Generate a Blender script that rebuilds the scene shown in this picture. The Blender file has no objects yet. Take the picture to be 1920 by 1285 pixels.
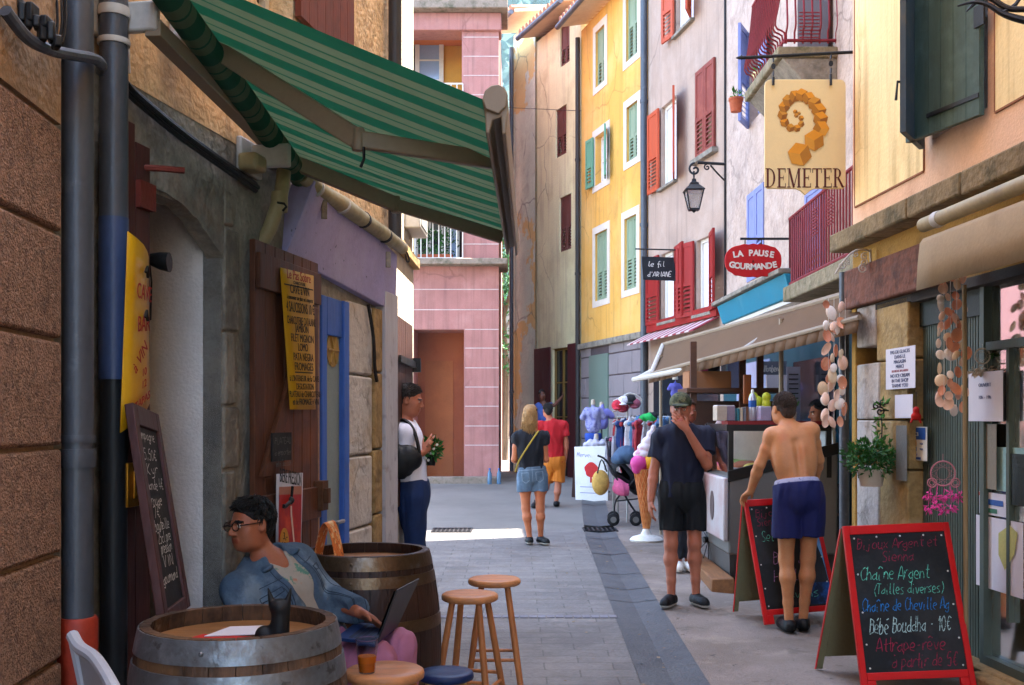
import bpy, bmesh, math, random
import numpy as np
from mathutils import Vector, Matrix
R = math.radians
rnd = random.Random(7)
SC = bpy.context.scene
C = SC.collection
# ---------------------------------------------------------------- camera
FPX, HOR, CAMZ = 2000.0, 785.0, 1.58          # focal length in photo pixels, horizon row, eye height
cd = bpy.data.cameras.new('camera'); cam = bpy.data.objects.new('camera', cd); C.objects.link(cam)
cam.location = (0, 0, CAMZ); cam.rotation_euler = (R(90), 0, 0)
cd.sensor_width = 36; cd.lens = 36 * FPX / 1920; cd.shift_y = (HOR - 642.5) / 1920
cd.clip_start = .05; cd.clip_end = 3000
SC.camera = cam
# ---------------------------------------------------------------- sky, sun, exposure
SUN_EL = R(68); SUN_H = Vector((.94, .34, 0)).normalized()      # towards the sun
w = bpy.data.worlds.new('World'); SC.world = w; w.use_nodes = True
nt = w.node_tree; sky = nt.nodes.new('ShaderNodeTexSky'); sky.sky_type = 'NISHITA'; sky.sun_disc = False
sky.sun_elevation = SUN_EL; sky.sun_rotation = math.atan2(SUN_H.x, SUN_H.y)
sky.air_density = 1.0; sky.dust_density = 1.2
bg = nt.nodes['Background']; bg.inputs[1].default_value = .15; nt.links.new(sky.outputs[0], bg.inputs[0])
sd = bpy.data.lights.new('sun', 'SUN'); sun = bpy.data.objects.new('sun', sd); C.objects.link(sun)
sd.energy = 4.2; sd.angle = R(.5); sd.color = (1, .94, .84)
sv = Vector((SUN_H.x * math.cos(SUN_EL), SUN_H.y * math.cos(SUN_EL), math.sin(SUN_EL)))
sun.rotation_euler = sv.to_track_quat('Z', 'Y').to_euler(); sun.location = sv * 60
SC.view_settings.view_transform = 'Standard'; SC.view_settings.look = 'None'
SC.view_settings.exposure = 3.5; SC.view_settings.gamma = 1
SC.cycles.max_bounces = 9; SC.cycles.diffuse_bounces = 5; SC.cycles.transparent_max_bounces = 12
SC.cycles.use_denoising = True
# ---------------------------------------------------------------- helpers
def V(*a): return Vector(a)
def P(px, py, d):
    """point seen at a photo pixel, d metres in front of the camera"""
    return Vector(((px - 960) * d / FPX, d, CAMZ - (py - HOR) * d / FPX))
def sst(a, b, t):
    t = min(1, max(0, (t - a) / (b - a))); return t * t * (3 - 2 * t)
def gz(y):
    return .12 * sst(4, 12, y) + .2 * sst(15, 21, y) + .42 * sst(24, 48, y)
def G(px, d): return Vector(((px - 960) * d / FPX, d, gz(d)))
def lin(h, k=1.0):
    c = [int(h[i:i + 2], 16) / 255 for i in (0, 2, 4)]
    return tuple(k * (x / 12.92 if x <= .04045 else ((x + .055) / 1.055) ** 2.4) for x in c)

MATS = {}
def nd(nt, t, **kw):
    n = nt.nodes.new(t)
    for k, v in kw.items():
        if k in n.inputs: n.inputs[k].default_value = v
        else: setattr(n, k, v)
    return n
def pm(name, col, rough=.8, var=.18, sc=4., fine=45., bump=.15, bsc=60., metal=0., spec=.35, stain=None, stretch=None,
       streak=None, trans=0., sss=0., ior=1.45, coat=0., grain=None, detail=4, crack=None):
    """procedural material: two scales of tone variation, optional stains / vertical streaks / wood grain, bump"""
    if name in MATS: return MATS[name]
    if isinstance(col, str): col = lin(col)
    m = bpy.data.materials.new(name); m.use_nodes = True; t = m.node_tree; L = t.links.new
    b = t.nodes['Principled BSDF']
    b.inputs['Metallic'].default_value = metal; b.inputs['Specular IOR Level'].default_value = spec
    b.inputs['IOR'].default_value = ior; b.inputs['Transmission Weight'].default_value = trans
    b.inputs['Coat Weight'].default_value = coat
    if sss: b.inputs['Subsurface Weight'].default_value = sss; b.inputs['Subsurface Radius'].default_value = (.02, .008, .004)
    tc = nd(t, 'ShaderNodeTexCoord'); co = tc.outputs['Object']
    if stretch or grain:
        mp = nd(t, 'ShaderNodeMapping'); mp.inputs['Scale'].default_value = grain or stretch
        L(co, mp.inputs[0]); cg = mp.outputs[0]
    else: cg = co
    n1 = nd(t, 'ShaderNodeTexNoise', Scale=sc, Detail=detail, Roughness=.6); L(cg, n1.inputs['Vector'])
    n2 = nd(t, 'ShaderNodeTexNoise', Scale=fine, Detail=2); L(cg if grain else co, n2.inputs['Vector'])
    ad = nd(t, 'ShaderNodeMath', operation='ADD'); L(n1.outputs[0], ad.inputs[0])
    ml = nd(t, 'ShaderNodeMath', operation='MULTIPLY'); ml.inputs[1].default_value = .5
    L(n2.outputs[0], ml.inputs[0]); L(ml.outputs[0], ad.inputs[1])
    mr = nd(t, 'ShaderNodeMapRange'); mr.inputs['From Min'].default_value = .45; mr.inputs['From Max'].default_value = 1.05
    L(ad.outputs[0], mr.inputs[0])
    mx = nd(t, 'ShaderNodeMix', data_type='RGBA'); L(mr.outputs[0], mx.inputs[0])
    mx.inputs[6].default_value = (*[c * (1 - var) for c in col], 1); mx.inputs[7].default_value = (*[min(.95, c * (1 + var)) for c in col], 1)
    out = mx.outputs[2]
    def over(out, c2, scale, lo, hi, amt, st=None, det=5):
        if isinstance(c2, str): c2 = lin(c2)
        mp2 = nd(t, 'ShaderNodeMapping'); mp2.inputs['Scale'].default_value = st or (1, 1, 1)
        mp2.inputs['Location'].default_value = (len(name) * 1.7, scale, lo * 9); L(co, mp2.inputs[0])
        n = nd(t, 'ShaderNodeTexNoise', Scale=scale, Detail=det, Roughness=.62); L(mp2.outputs[0], n.inputs['Vector'])
        q = nd(t, 'ShaderNodeMapRange'); q.inputs['From Min'].default_value = lo; q.inputs['From Max'].default_value = hi
        q.inputs['To Max'].default_value = amt; L(n.outputs[0], q.inputs[0])
        x = nd(t, 'ShaderNodeMix', data_type='RGBA'); L(q.outputs[0], x.inputs[0]); L(out, x.inputs[6]); x.inputs[7].default_value = (*c2, 1)
        return x.outputs[2]
    for s in (stain or []): out = over(out, *s)
    if streak: out = over(out, streak[0], streak[1], .5, .75, streak[2], (6, 6, .35))
    if crack:                                            # (colour, scale, width): wandering cracks, only in patches
        nv = nd(t, 'ShaderNodeTexNoise', Scale=crack[1] * 2.2, Detail=3.); L(co, nv.inputs['Vector']); mv = nd(t, 'ShaderNodeMix', data_type='VECTOR'); mv.inputs[0].default_value = .25 / crack[1] ** .5; L(co, mv.inputs[4]); L(nv.outputs['Color'], mv.inputs[5])
        vo = nd(t, 'ShaderNodeTexVoronoi', feature='DISTANCE_TO_EDGE', Scale=crack[1]); L(mv.outputs[1], vo.inputs['Vector']); q = nd(t, 'ShaderNodeMapRange'); q.inputs['From Max'].default_value = crack[2]; q.inputs['To Min'].default_value = .6; q.inputs['To Max'].default_value = 0; L(vo.outputs['Distance'], q.inputs[0])
        np_ = nd(t, 'ShaderNodeTexNoise', Scale=crack[1] * .6, Detail=2.); L(co, np_.inputs['Vector']); q2 = nd(t, 'ShaderNodeMapRange'); q2.inputs['From Min'].default_value = .5; q2.inputs['From Max'].default_value = .6; L(np_.outputs[0], q2.inputs[0]); m2 = nd(t, 'ShaderNodeMath', operation='MULTIPLY'); L(q.outputs[0], m2.inputs[0]); L(q2.outputs[0], m2.inputs[1])
        x = nd(t, 'ShaderNodeMix', data_type='RGBA'); L(m2.outputs[0], x.inputs[0]); L(out, x.inputs[6]); x.inputs[7].default_value = (*lin(crack[0]), 1); out = x.outputs[2]
    L(out, b.inputs['Base Color'])
    rr = nd(t, 'ShaderNodeMapRange'); rr.inputs['To Min'].default_value = max(.02, rough - .12 * min(1, rough * 2)); rr.inputs['To Max'].default_value = min(1, rough + .1)
    L(n1.outputs[0], rr.inputs[0]); L(rr.outputs[0], b.inputs['Roughness'])
    if bump:
        n3 = nd(t, 'ShaderNodeTexNoise', Scale=bsc, Detail=3); L(cg if grain else co, n3.inputs['Vector'])
        bp = nd(t, 'ShaderNodeBump', Strength=bump, Distance=.02); L(n3.outputs[0], bp.inputs['Height']); L(bp.outputs[0], b.inputs['Normal'])
    MATS[name] = m; return m
def wood(name, col, axis='z', var=.3, rough=.55, bump=.12, **k):
    g = {'x': (.12, 1, 1), 'y': (1, .12, 1), 'z': (1, 1, .12)}[axis]
    return pm(name, col, rough=rough, var=var, sc=18, fine=70, bump=bump, bsc=50, grain=g, **k)

def translucent(m, f):
    """thin cloth that lets part of the light through"""
    t = m.node_tree; b = t.nodes['Principled BSDF']; tr = nd(t, 'ShaderNodeBsdfTranslucent'); ms = nd(t, 'ShaderNodeMixShader'); ms.inputs[0].default_value = f
    t.links.new(b.inputs['Base Color'].links[0].from_socket, tr.inputs[0]); t.links.new(b.outputs[0], ms.inputs[1]); t.links.new(tr.outputs[0], ms.inputs[2]); t.links.new(ms.outputs[0], t.nodes['Material Output'].inputs[0]); return m
ROOT = {}
def tag(o, label=None, cat=None, group=None, kind=None):
    for k, v in (('label', label), ('category', cat), ('group', group), ('kind', kind)):
        if v: o[k] = v
    return o
def thing(name, label, cat, loc, group=None):
    o = bpy.data.objects.new(name, None); C.objects.link(o); o.location = loc; o.empty_display_size = .1
    ROOT[o.name] = Matrix.Translation(-Vector(loc)); return tag(o, label, cat, group)

class Fr:
    """a plane in space: origin, right, up, normal"""
    def __init__(s, o, u, v=(0, 0, 1), n=None):
        s.o = Vector(o); s.u = Vector(u).normalized(); s.v = Vector(v).normalized(); s.n = Vector(n).normalized() if n else s.u.cross(s.v).normalized()
    def p(s, a, b, c=0): return s.o + s.u * a + s.v * b + s.n * c
    def at(s, a, b, c=0): return Fr(s.p(a, b, c), s.u, s.v, s.n)

class MB:
    def __init__(s): s.bm = bmesh.new(); s.mi = 0
    def vs(s, pts): return [s.bm.verts.new(p) for p in pts]
    def face(s, vv):
        try: f = s.bm.faces.new(vv); f.material_index = s.mi; return f
        except ValueError: return None
    def quad(s, *pts): return s.face(s.vs(pts))
    def hexa(s, p):            # 4 bottom + 4 top, counter-clockwise
        v = s.vs(p)
        for q in ((3, 2, 1, 0), (4, 5, 6, 7), (0, 1, 5, 4), (1, 2, 6, 5), (2, 3, 7, 6), (3, 0, 4, 7)): s.face([v[i] for i in q])
        return s
    def box(s, c, sz, rz=0):
        c = Vector(c); a, b, d = [x / 2 for x in sz]; M = Matrix.Rotation(rz, 3, 'Z')
        return s.hexa([c + M @ Vector(q) for q in ((-a, -b, -d), (a, -b, -d), (a, b, -d), (-a, b, -d), (-a, -b, d), (a, -b, d), (a, b, d), (-a, b, d))])
    def fbox(s, f, a0, a1, b0, b1, c0, c1):   # box in a frame
        return s.hexa([f.p(*q) for q in ((a0, b0, c1), (a1, b0, c1), (a1, b0, c0), (a0, b0, c0), (a0, b1, c1), (a1, b1, c1), (a1, b1, c0), (a0, b1, c0))])
    def ring(s, c, u, v, r, n): return s.vs([c + (u * math.cos(2 * math.pi * i / n) + v * math.sin(2 * math.pi * i / n)) * r for i in range(n)])
    def bridge(s, a, b):
        n = len(a)
        for i in range(n): s.face([a[i], a[(i + 1) % n], b[(i + 1) % n], b[i]])
    def tube(s, pts, r, n=8, cap=True, sm=0):
        pts = [Vector(p) for p in pts]
        if sm: pts = crom(pts, sm)
        rs = r if isinstance(r, (list, tuple)) else [r] * len(pts)
        if len(rs) != len(pts): rs = [rs[0] + (rs[-1] - rs[0]) * i / (len(pts) - 1) for i in range(len(pts))]
        d0 = (pts[1] - pts[0]).normalized(); u = d0.orthogonal().normalized(); prev = None; first = None
        for i, p in enumerate(pts):
            d = (pts[min(i + 1, len(pts) - 1)] - pts[max(i - 1, 0)]).normalized()
            u = (u - d * u.dot(d)).normalized(); v = d.cross(u)
            rg = s.ring(p, u, v, rs[i], n)
            if prev: s.bridge(prev, rg)
            else: first = rg
            prev = rg
        if cap: s.face(list(reversed(first))); s.face(prev)
        return s
    def lathe(s, prof, c, n=32, u=V(1, 0, 0), v=V(0, 1, 0), ax=V(0, 0, 1), close=True):
        c = Vector(c); prev = None; first = None
        for r, z in prof:
            rg = s.ring(c + ax * z, u, v, max(r, 1e-4), n)
            if prev: s.bridge(prev, rg)
            else: first = rg
            prev = rg
        if close: s.face(list(reversed(first))); s.face(prev)
        return s
    def prism(s, f, poly, c0, c1):
        a = s.vs([f.p(x, y, c0) for x, y in poly]); b = s.vs([f.p(x, y, c1) for x, y in poly])
        s.bridge(a, b); s.face(list(reversed(a))); s.face(b); return s
    def ball(s, c, r, sub=2):
        M = Matrix.Translation(Vector(c)) @ Matrix.Diagonal((*((r, r, r) if not isinstance(r, (tuple, list)) else r), 1))
        q = bmesh.ops.create_icosphere(s.bm, subdivisions=sub, radius=1, matrix=M)
        for v in q['verts']:
            for f in v.link_faces: f.material_index = s.mi
        return s
    def m(s, i): s.mi = i; return s
    def build(s, name, mats, parent=None, bevel=0, smooth=True, ang=35, origin=None, label=None, cat=None, group=None, kind=None, seg=2):
        me = bpy.data.meshes.new(name); s.bm.normal_update(); s.bm.to_mesh(me); s.bm.free()
        return link_mesh(me, name, mats, parent, bevel, smooth, ang, origin, label, cat, group, kind, seg)
def link_mesh(me, name, mats, parent=None, bevel=0, smooth=True, ang=35, origin=None, label=None, cat=None, group=None, kind=None, seg=2):
    o = bpy.data.objects.new(name, me); C.objects.link(o)
    for mt in (mats if isinstance(mats, (list, tuple)) else [mats]): me.materials.append(mt)
    if parent is not None: o.parent = parent; M = ROOT[parent.name]; me.transform(M); ROOT[o.name] = M
    elif origin is not None:
        o.location = origin; M = Matrix.Translation(-Vector(origin)); me.transform(M); ROOT[o.name] = M
    else: ROOT[o.name] = Matrix.Identity(4)
    if smooth:
        me.polygons.foreach_set('use_smooth', [True] * len(me.polygons)); me.set_sharp_from_angle(angle=R(ang))
    if bevel:
        bv = o.modifiers.new('bevel', 'BEVEL'); bv.width = bevel; bv.segments = seg; bv.limit_method = 'ANGLE'; bv.angle_limit = R(40)
    return tag(o, label, cat, group, kind)
def crom(pts, k=6, closed=False):
    out = []; n = len(pts)
    for i in range(n - 1):
        p0 = pts[max(i - 1, 0)]; p1 = pts[i]; p2 = pts[i + 1]; p3 = pts[min(i + 2, n - 1)]
        for j in range(k):
            t = j / k; out.append(.5 * ((2 * p1) + (p2 - p0) * t + (2 * p0 - 5 * p1 + 4 * p2 - p3) * t * t + (3 * p1 - p0 - 3 * p2 + p3) * t ** 3))
    out.append(pts[-1]); return out
def copy_thing(o, delta, label=None, rz=0):
    c = o.copy(); C.objects.link(c); c.location = Vector(o.location) + Vector(delta); c.rotation_euler.z += rz
    if label: c['label'] = label
    for ch in [q for q in C.objects if q.parent == o]:
        d = ch.copy(); C.objects.link(d); d.parent = c
        for g in [q for q in C.objects if q.parent == ch]:
            e = g.copy(); C.objects.link(e); e.parent = d
    return c
# ---------------------------------------------------------------- lettering
def text(fr, s, size, mt, parent, width=None, align='CENTER', name='lettering', shear=0, off=.0025, bold=0, squash=1.):
    """printed words laid flat on a frame (x right, y up), baseline at the frame's origin"""
    cu = bpy.data.curves.new(name, 'FONT'); cu.body = s; cu.size = size; cu.align_x = align; cu.shear = shear; cu.extrude = .0006; cu.offset = bold
    cu.resolution_u = 3
    o = bpy.data.objects.new(name, cu); me = bpy.data.meshes.new_from_object(o); bpy.data.objects.remove(o); bpy.data.curves.remove(cu)
    n = len(me.vertices); co = np.zeros(n * 3, np.float32); me.vertices.foreach_get('co', co); co = co.reshape(-1, 3)
    if width and n:
        wd = np.ptp(co[:, 0]); co[:, 0] *= min(1.3, width / wd) if wd else 1
    M = np.array([fr.u, fr.v, fr.n]); co[:, 1] *= squash
    co = co @ M + np.array(fr.o) + np.array(fr.n) * off
    me.vertices.foreach_set('co', co.astype(np.float32).ravel()); me.update()
    return link_mesh(me, name, mt, parent, smooth=False)
# single-stroke hand lettering: points on a 7 x 10 grid, baseline 2, x-height 6
ST = {
 'a': '55 35 14 13 32 53|56 53 62', 'b': '19 12 42 54 36 14', 'c': '55 36 14 13 32 52', 'd': '55 35 14 13 32 53|59 53 62', 'e': '14 44 55 36 15 13 32 52',
 'f': '59 49 37 30|15 55', 'g': '55 35 14 13 32 53|56 51 30 11', 'h': '19 12|14 36 54 52', 'i': '25 22 32|28 28', 'j': '35 31 20 01|38 38', 'k': '19 12|55 14 52', 'l': '29 23 32 42',
 'm': '06 02|04 26 34 32|34 56 64 62', 'n': '16 12|14 36 54 52', 'o': '36 15 13 32 53 55 36', 'p': '16 10|15 36 54 43 22 13', 'q': '55 35 13 32 53|56 50', 'r': '16 12|14 36 56',
 's': '56 36 15 34 53 42 12', 't': '39 33 42 52|16 56', 'u': '16 13 32 53|56 52 62', 'v': '16 32 56', 'w': '06 12 35 52 66', 'x': '16 52|56 12', 'y': '16 33 53|56 51 30 10', 'z': '16 56 12 52',
 'A': '02 39 62|14 54', 'B': '19 12|19 58 46 16 56 53 32 12', 'C': '68 49 17 14 32 63', 'D': '19 12|19 57 54 32 12', 'E': '59 19 12 52|15 45', 'F': '59 19 12|15 45', 'G': '68 39 15 22 52 65 45',
 'H': '19 12|59 52|15 55', 'I': '39 32', 'K': '19 12|59 15 52', 'L': '19 12 52', 'M': '12 19 35 59 52', 'N': '12 19 52 59', 'O': '39 16 13 32 63 66 39', 'P': '19 12|19 48 57 46 16', 'R': '19 12|19 48 57 45 15 52',
 'S': '58 39 17 35 54 42 12', 'T': '09 69|39 32', 'U': '19 13 32 53 59', 'V': '19 32 59', 'X': '19 52|59 12',
 '0': '39 17 14 32 54 57 39', '1': '17 39 32', '2': '18 39 57 12 52', '4': '39 14 54|46 42', '5': '59 29 16 46 54 42 12', '7': '19 59 32', '8': '36 18 39 58 36 14 32 54 36',
 '(': '49 26 24 41', ')': '29 46 44 21', '-': '25 45', ',': '33 21', "'": '29 27', '.': '32 33', '€': '68 49 26 24 42 63|16 46|14 44', '+': '35 31|13 53',
}
ACC = {'é': ('e', '38 59'), 'è': ('e', '59 38'), 'ê': ('e', '18 39 58'), 'î': ('i', '18 39 58'), 'à': ('a', '29 38'), 'ô': ('o', '18 39 58')}
def hand(fr, s, size, mt, parent, width=None, slant=.12, th=.06, name='handwriting', jit=.25, seed=3, align='LEFT', off=.003):
    """hand-drawn words: each pen stroke is a thin raised ribbon on the board"""
    rg = random.Random(seed); mb = MB(); strokes = []; x = 0.
    for ch in s:
        if ch == ' ': x += 4.2; continue
        keys = [ST.get(ch)] if ch in ST else ([ST[ACC[ch][0]], ACC[ch][1]] if ch in ACC else [])
        dy = rg.uniform(-.3, .3)
        for key in keys:
            for stt in key.split('|'):
                strokes.append([Vector((x + int(q[0]) + rg.uniform(-jit, jit), int(q[1]) - 2 + dy + rg.uniform(-jit, jit), 0)) for q in stt.split()])
        x += 6.0 if ch not in "il'.,tfr()1I" else 4.4
    k = size / 7.
    kx = k if not width else width / max(x, 1)
    sh = {'LEFT': 0, 'CENTER': -x * kx / 2, 'RIGHT': -x * kx}[align]
    for st in strokes:
        q = crom(st, 5) if len(st) > 2 else st
        q = [Vector((p.x * kx + p.y * k * slant + sh, p.y * k, 0)) for p in q]
        wv = th * size * rg.uniform(.8, 1.15)
        L = []; Rr = []
        for i, p in enumerate(q):
            d = q[min(i + 1, len(q) - 1)] - q[max(i - 1, 0)]
            d = d.normalized() if d.length > 1e-6 else Vector((1, 0, 0)); nn = Vector((-d.y, d.x, 0)) * wv * .5 * rg.uniform(.85, 1.1)
            L.append(mb.bm.verts.new(fr.p(*(p + nn)[:2], off))); Rr.append(mb.bm.verts.new(fr.p(*(p - nn)[:2], off)))
        for i in range(len(q) - 1): mb.face([Rr[i], Rr[i + 1], L[i + 1], L[i]])
    return mb.build(name, mt, parent, smooth=False)
# ---------------------------------------------------------------- figures: one continuous surface from blended tapered limbs
def A3(v): return np.array(v, np.float32)
def nrm(v): v = Vector(v); return v.normalized()
class Sdf:
    def __init__(s): s.pr = []
    def cap(s, a, b, ra, rb=None, k=.02, cut=None, sub=False, flat=None):
        rb = ra if rb is None else rb; s.pr.append(('c', A3(a), A3(b), ra, rb, k, cut, sub, flat)); return s
    def ell(s, c, r, k=.02, M=None, cut=None, sub=False):
        s.pr.append(('e', A3(c), np.array(M if M is not None else np.eye(3), np.float32), A3(r), None, k, cut, sub, None)); return s
    def poly(s, pts, rs, k=.02, cut=None):
        for i in range(len(pts) - 1): s.cap(pts[i], pts[i + 1], rs[i], rs[i + 1], k, cut)
        return s
    def mesh(s, res, planes=(), wr=0, wf=30, seed=0, wax=(1, 1, .5)):
        lo = np.full(3, 1e9); hi = -lo
        for p in s.pr:
            if p[7]: continue
            if p[0] == 'c': r = max(p[3], p[4]); lo = np.minimum(lo, np.minimum(p[1], p[2]) - r); hi = np.maximum(hi, np.maximum(p[1], p[2]) + r)
            else: r = p[3].max(); lo = np.minimum(lo, p[1] - r); hi = np.maximum(hi, p[1] + r)
        lo -= 3 * res + .01; hi += 3 * res + .01
        n = np.ceil((hi - lo) / res).astype(int) + 1
        ax = [(lo[i] + res * np.arange(n[i])).astype(np.float32) for i in range(3)]
        D = np.full(n, .08, np.float32)
        for p in s.pr:
            k = p[5]; mg = k + 2.5 * res + .004
            if p[0] == 'c': r = max(p[3], p[4]); l = np.minimum(p[1], p[2]) - r - mg; h = np.maximum(p[1], p[2]) + r + mg
            else: r = p[3].max(); l = p[1] - r - mg; h = p[1] + r + mg
            i0 = np.maximum(0, np.floor((l - lo) / res).astype(int)); i1 = np.minimum(n, np.ceil((h - lo) / res).astype(int) + 1)
            if (i1 <= i0).any(): continue
            X = np.stack(np.meshgrid(*[ax[i][i0[i]:i1[i]] for i in range(3)], indexing='ij'), -1)
            if p[0] == 'c':
                ab = p[2] - p[1]; q = X - p[1]; t = np.clip((q @ ab) / max(float(ab @ ab), 1e-9), 0, 1)
                e = q - t[..., None] * ab
                if p[8] is not None:
                    fn, fs = A3(p[8][0]), p[8][1]; e = e + (e @ fn)[..., None] * fn * (1 / fs - 1)
                d = np.sqrt((e * e).sum(-1)) - (p[3] + t * (p[4] - p[3]))
            else:
                q = (X - p[1]) @ p[2].T; k0 = np.sqrt(((q / p[3]) ** 2).sum(-1)); k1 = np.sqrt(((q / p[3] ** 2) ** 2).sum(-1)) + 1e-6
                d = k0 * (k0 - 1) / k1
            for c in (p[6] or []): d = np.maximum(d, (X - A3(c[0])) @ A3(c[1]))
            S = D[i0[0]:i1[0], i0[1]:i1[1], i0[2]:i1[2]]
            if p[7]:
                hh = np.maximum(k - np.abs(S + d), 0) / k; S[...] = np.maximum(S, -d) + hh * hh * k * .25
            else:
                hh = np.maximum(k - np.abs(S - d), 0) / k; S[...] = np.minimum(S, d) - hh * hh * k * .25
        if planes or wr:
            X = np.stack(np.meshgrid(*ax, indexing='ij'), -1)
            if wr:
                rg = np.random.RandomState(seed); W = np.zeros(n, np.float32); ph = np.zeros(n, np.float32)
                for j in range(5):
                    v = rg.normal(size=3) * np.array(wax) * wf * (.6 + .35 * j); W += np.sin(X @ v.astype(np.float32) + rg.rand() * 6 + ph) / (1 + .4 * j); ph = W * 1.3
                D += wr * W
            for c in planes: D = np.maximum(D, (X - A3(c[0])) @ A3(c[1]))
        return surfnet(D, lo, res)
def surfnet(D, lo, res):
    ins = D < 0; n = np.array(D.shape) - 1
    cnt = np.zeros(n, np.int8)
    for dx in (0, 1):
        for dy in (0, 1):
            for dz in (0, 1): cnt += ins[dx:n[0] + dx, dy:n[1] + dy, dz:n[2] + dz]
    act = (cnt > 0) & (cnt < 8); idx = np.full(n, -1, np.int32); ijk = np.argwhere(act); idx[act] = np.arange(len(ijk))
    acc = np.zeros((len(ijk), 3)); num = np.zeros(len(ijk)); g = lambda o: D[ijk[:, 0] + o[0], ijk[:, 1] + o[1], ijk[:, 2] + o[2]]
    for a in range(3):
        for o1 in (0, 1):
            for o2 in (0, 1):
                o = [0, 0, 0]; o[(a + 1) % 3] = o1; o[(a + 2) % 3] = o2; e = list(o); e[a] = 1
                d0, d1 = g(o), g(e); m = (d0 < 0) != (d1 < 0); t = np.where(m, d0 / np.where(m, d0 - d1, 1), 0)
                q = np.tile(np.array(o, float), (len(ijk), 1)); q[:, a] = t; acc[m] += q[m]; num[m] += 1
    v = (ijk + acc / np.maximum(num, 1)[:, None]) * res + lo
    F = []
    for a in range(3):
        b, c = (a + 1) % 3, (a + 2) % 3
        sl0 = [slice(None)] * 3; sl1 = [slice(None)] * 3; sl0[a] = slice(0, -1); sl1[a] = slice(1, None)
        E = ins[tuple(sl0)] != ins[tuple(sl1)]; q = np.argwhere(E); q = q[(q[:, b] > 0) & (q[:, c] > 0) & (q[:, b] < n[b]) & (q[:, c] < n[c])]
        s = ins[tuple(q.T)]
        def at(ob, oc):
            r = q.copy(); r[:, b] += ob; r[:, c] += oc; return idx[tuple(r.T)]
        f = np.stack([at(-1, -1), at(0, -1), at(0, 0), at(-1, 0)], 1); f[~s] = f[~s][:, ::-1]; F.append(f)
    F = np.concatenate(F); return v, F[(F >= 0).all(1)]
def sdf_obj(sd, name, mats, parent, res, planes=(), wr=0, wf=30, seed=0, paint=None, extra=None, wax=(1, 1, .5), **kw):
    v, f = sd.mesh(res, planes, wr, wf, seed, wax); me = bpy.data.meshes.new(name)
    me.vertices.add(len(v)); me.vertices.foreach_set('co', v.astype(np.float32).ravel())
    me.loops.add(f.size); me.loops.foreach_set('vertex_index', f.astype(np.int32).ravel())
    me.polygons.add(len(f)); me.polygons.foreach_set('loop_start', np.arange(0, f.size, 4, dtype=np.int32)); me.polygons.foreach_set('loop_total', np.full(len(f), 4, np.int32))
    me.update(calc_edges=True); me.validate()
    if paint: me.polygons.foreach_set('material_index', paint(v[f].mean(1)).astype(np.int32))
    if extra: extra.bm.from_mesh(me); extra.bm.to_mesh(me); extra.bm.free()
    return link_mesh(me, name, mats, parent, smooth=True, ang=180, **kw)

from mathutils.bvhtree import BVHTree
def seams(o, lines, dirv, r, mt, name='seam', parent=None):
    """stitched seams: each point is dropped onto the garment along a direction and a fine cord laid through the hits"""
    M = ROOT[o.name].inverted(); t = BVHTree.FromPolygons([M @ v.co for v in o.data.vertices], [tuple(p.vertices) for p in o.data.polygons])
    for ln in lines:
        pts = []; n = max(2, int(sum((b - a).length for a, b in zip(ln, ln[1:])) / .012))
        for a, b in zip(ln, ln[1:]):
            for i in range(n): h = t.ray_cast(a.lerp(b, i / n), dirv); pts += [h[0]] if h[0] else []
        if len(pts) > 2: MB().tube(pts, r, 4).build(name, mt, o)
def skin(name, h): return pm('skin_' + name, h, rough=.5, var=.16, sc=9, fine=140, bump=.12, bsc=300, spec=.4, stain=[(tuple(c * k for c, k in zip(lin(h), (1.02, .7, .62))), 11, .5, .7, .55), (tuple(c * .72 for c in lin(h)), 5, .54, .75, .4)])
DARK = pm('eye_dark', '15100d', rough=.15, var=0, bump=0)
EYEW = pm('eye_white', 'd8d2c8', rough=.25, var=0, bump=0)

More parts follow.
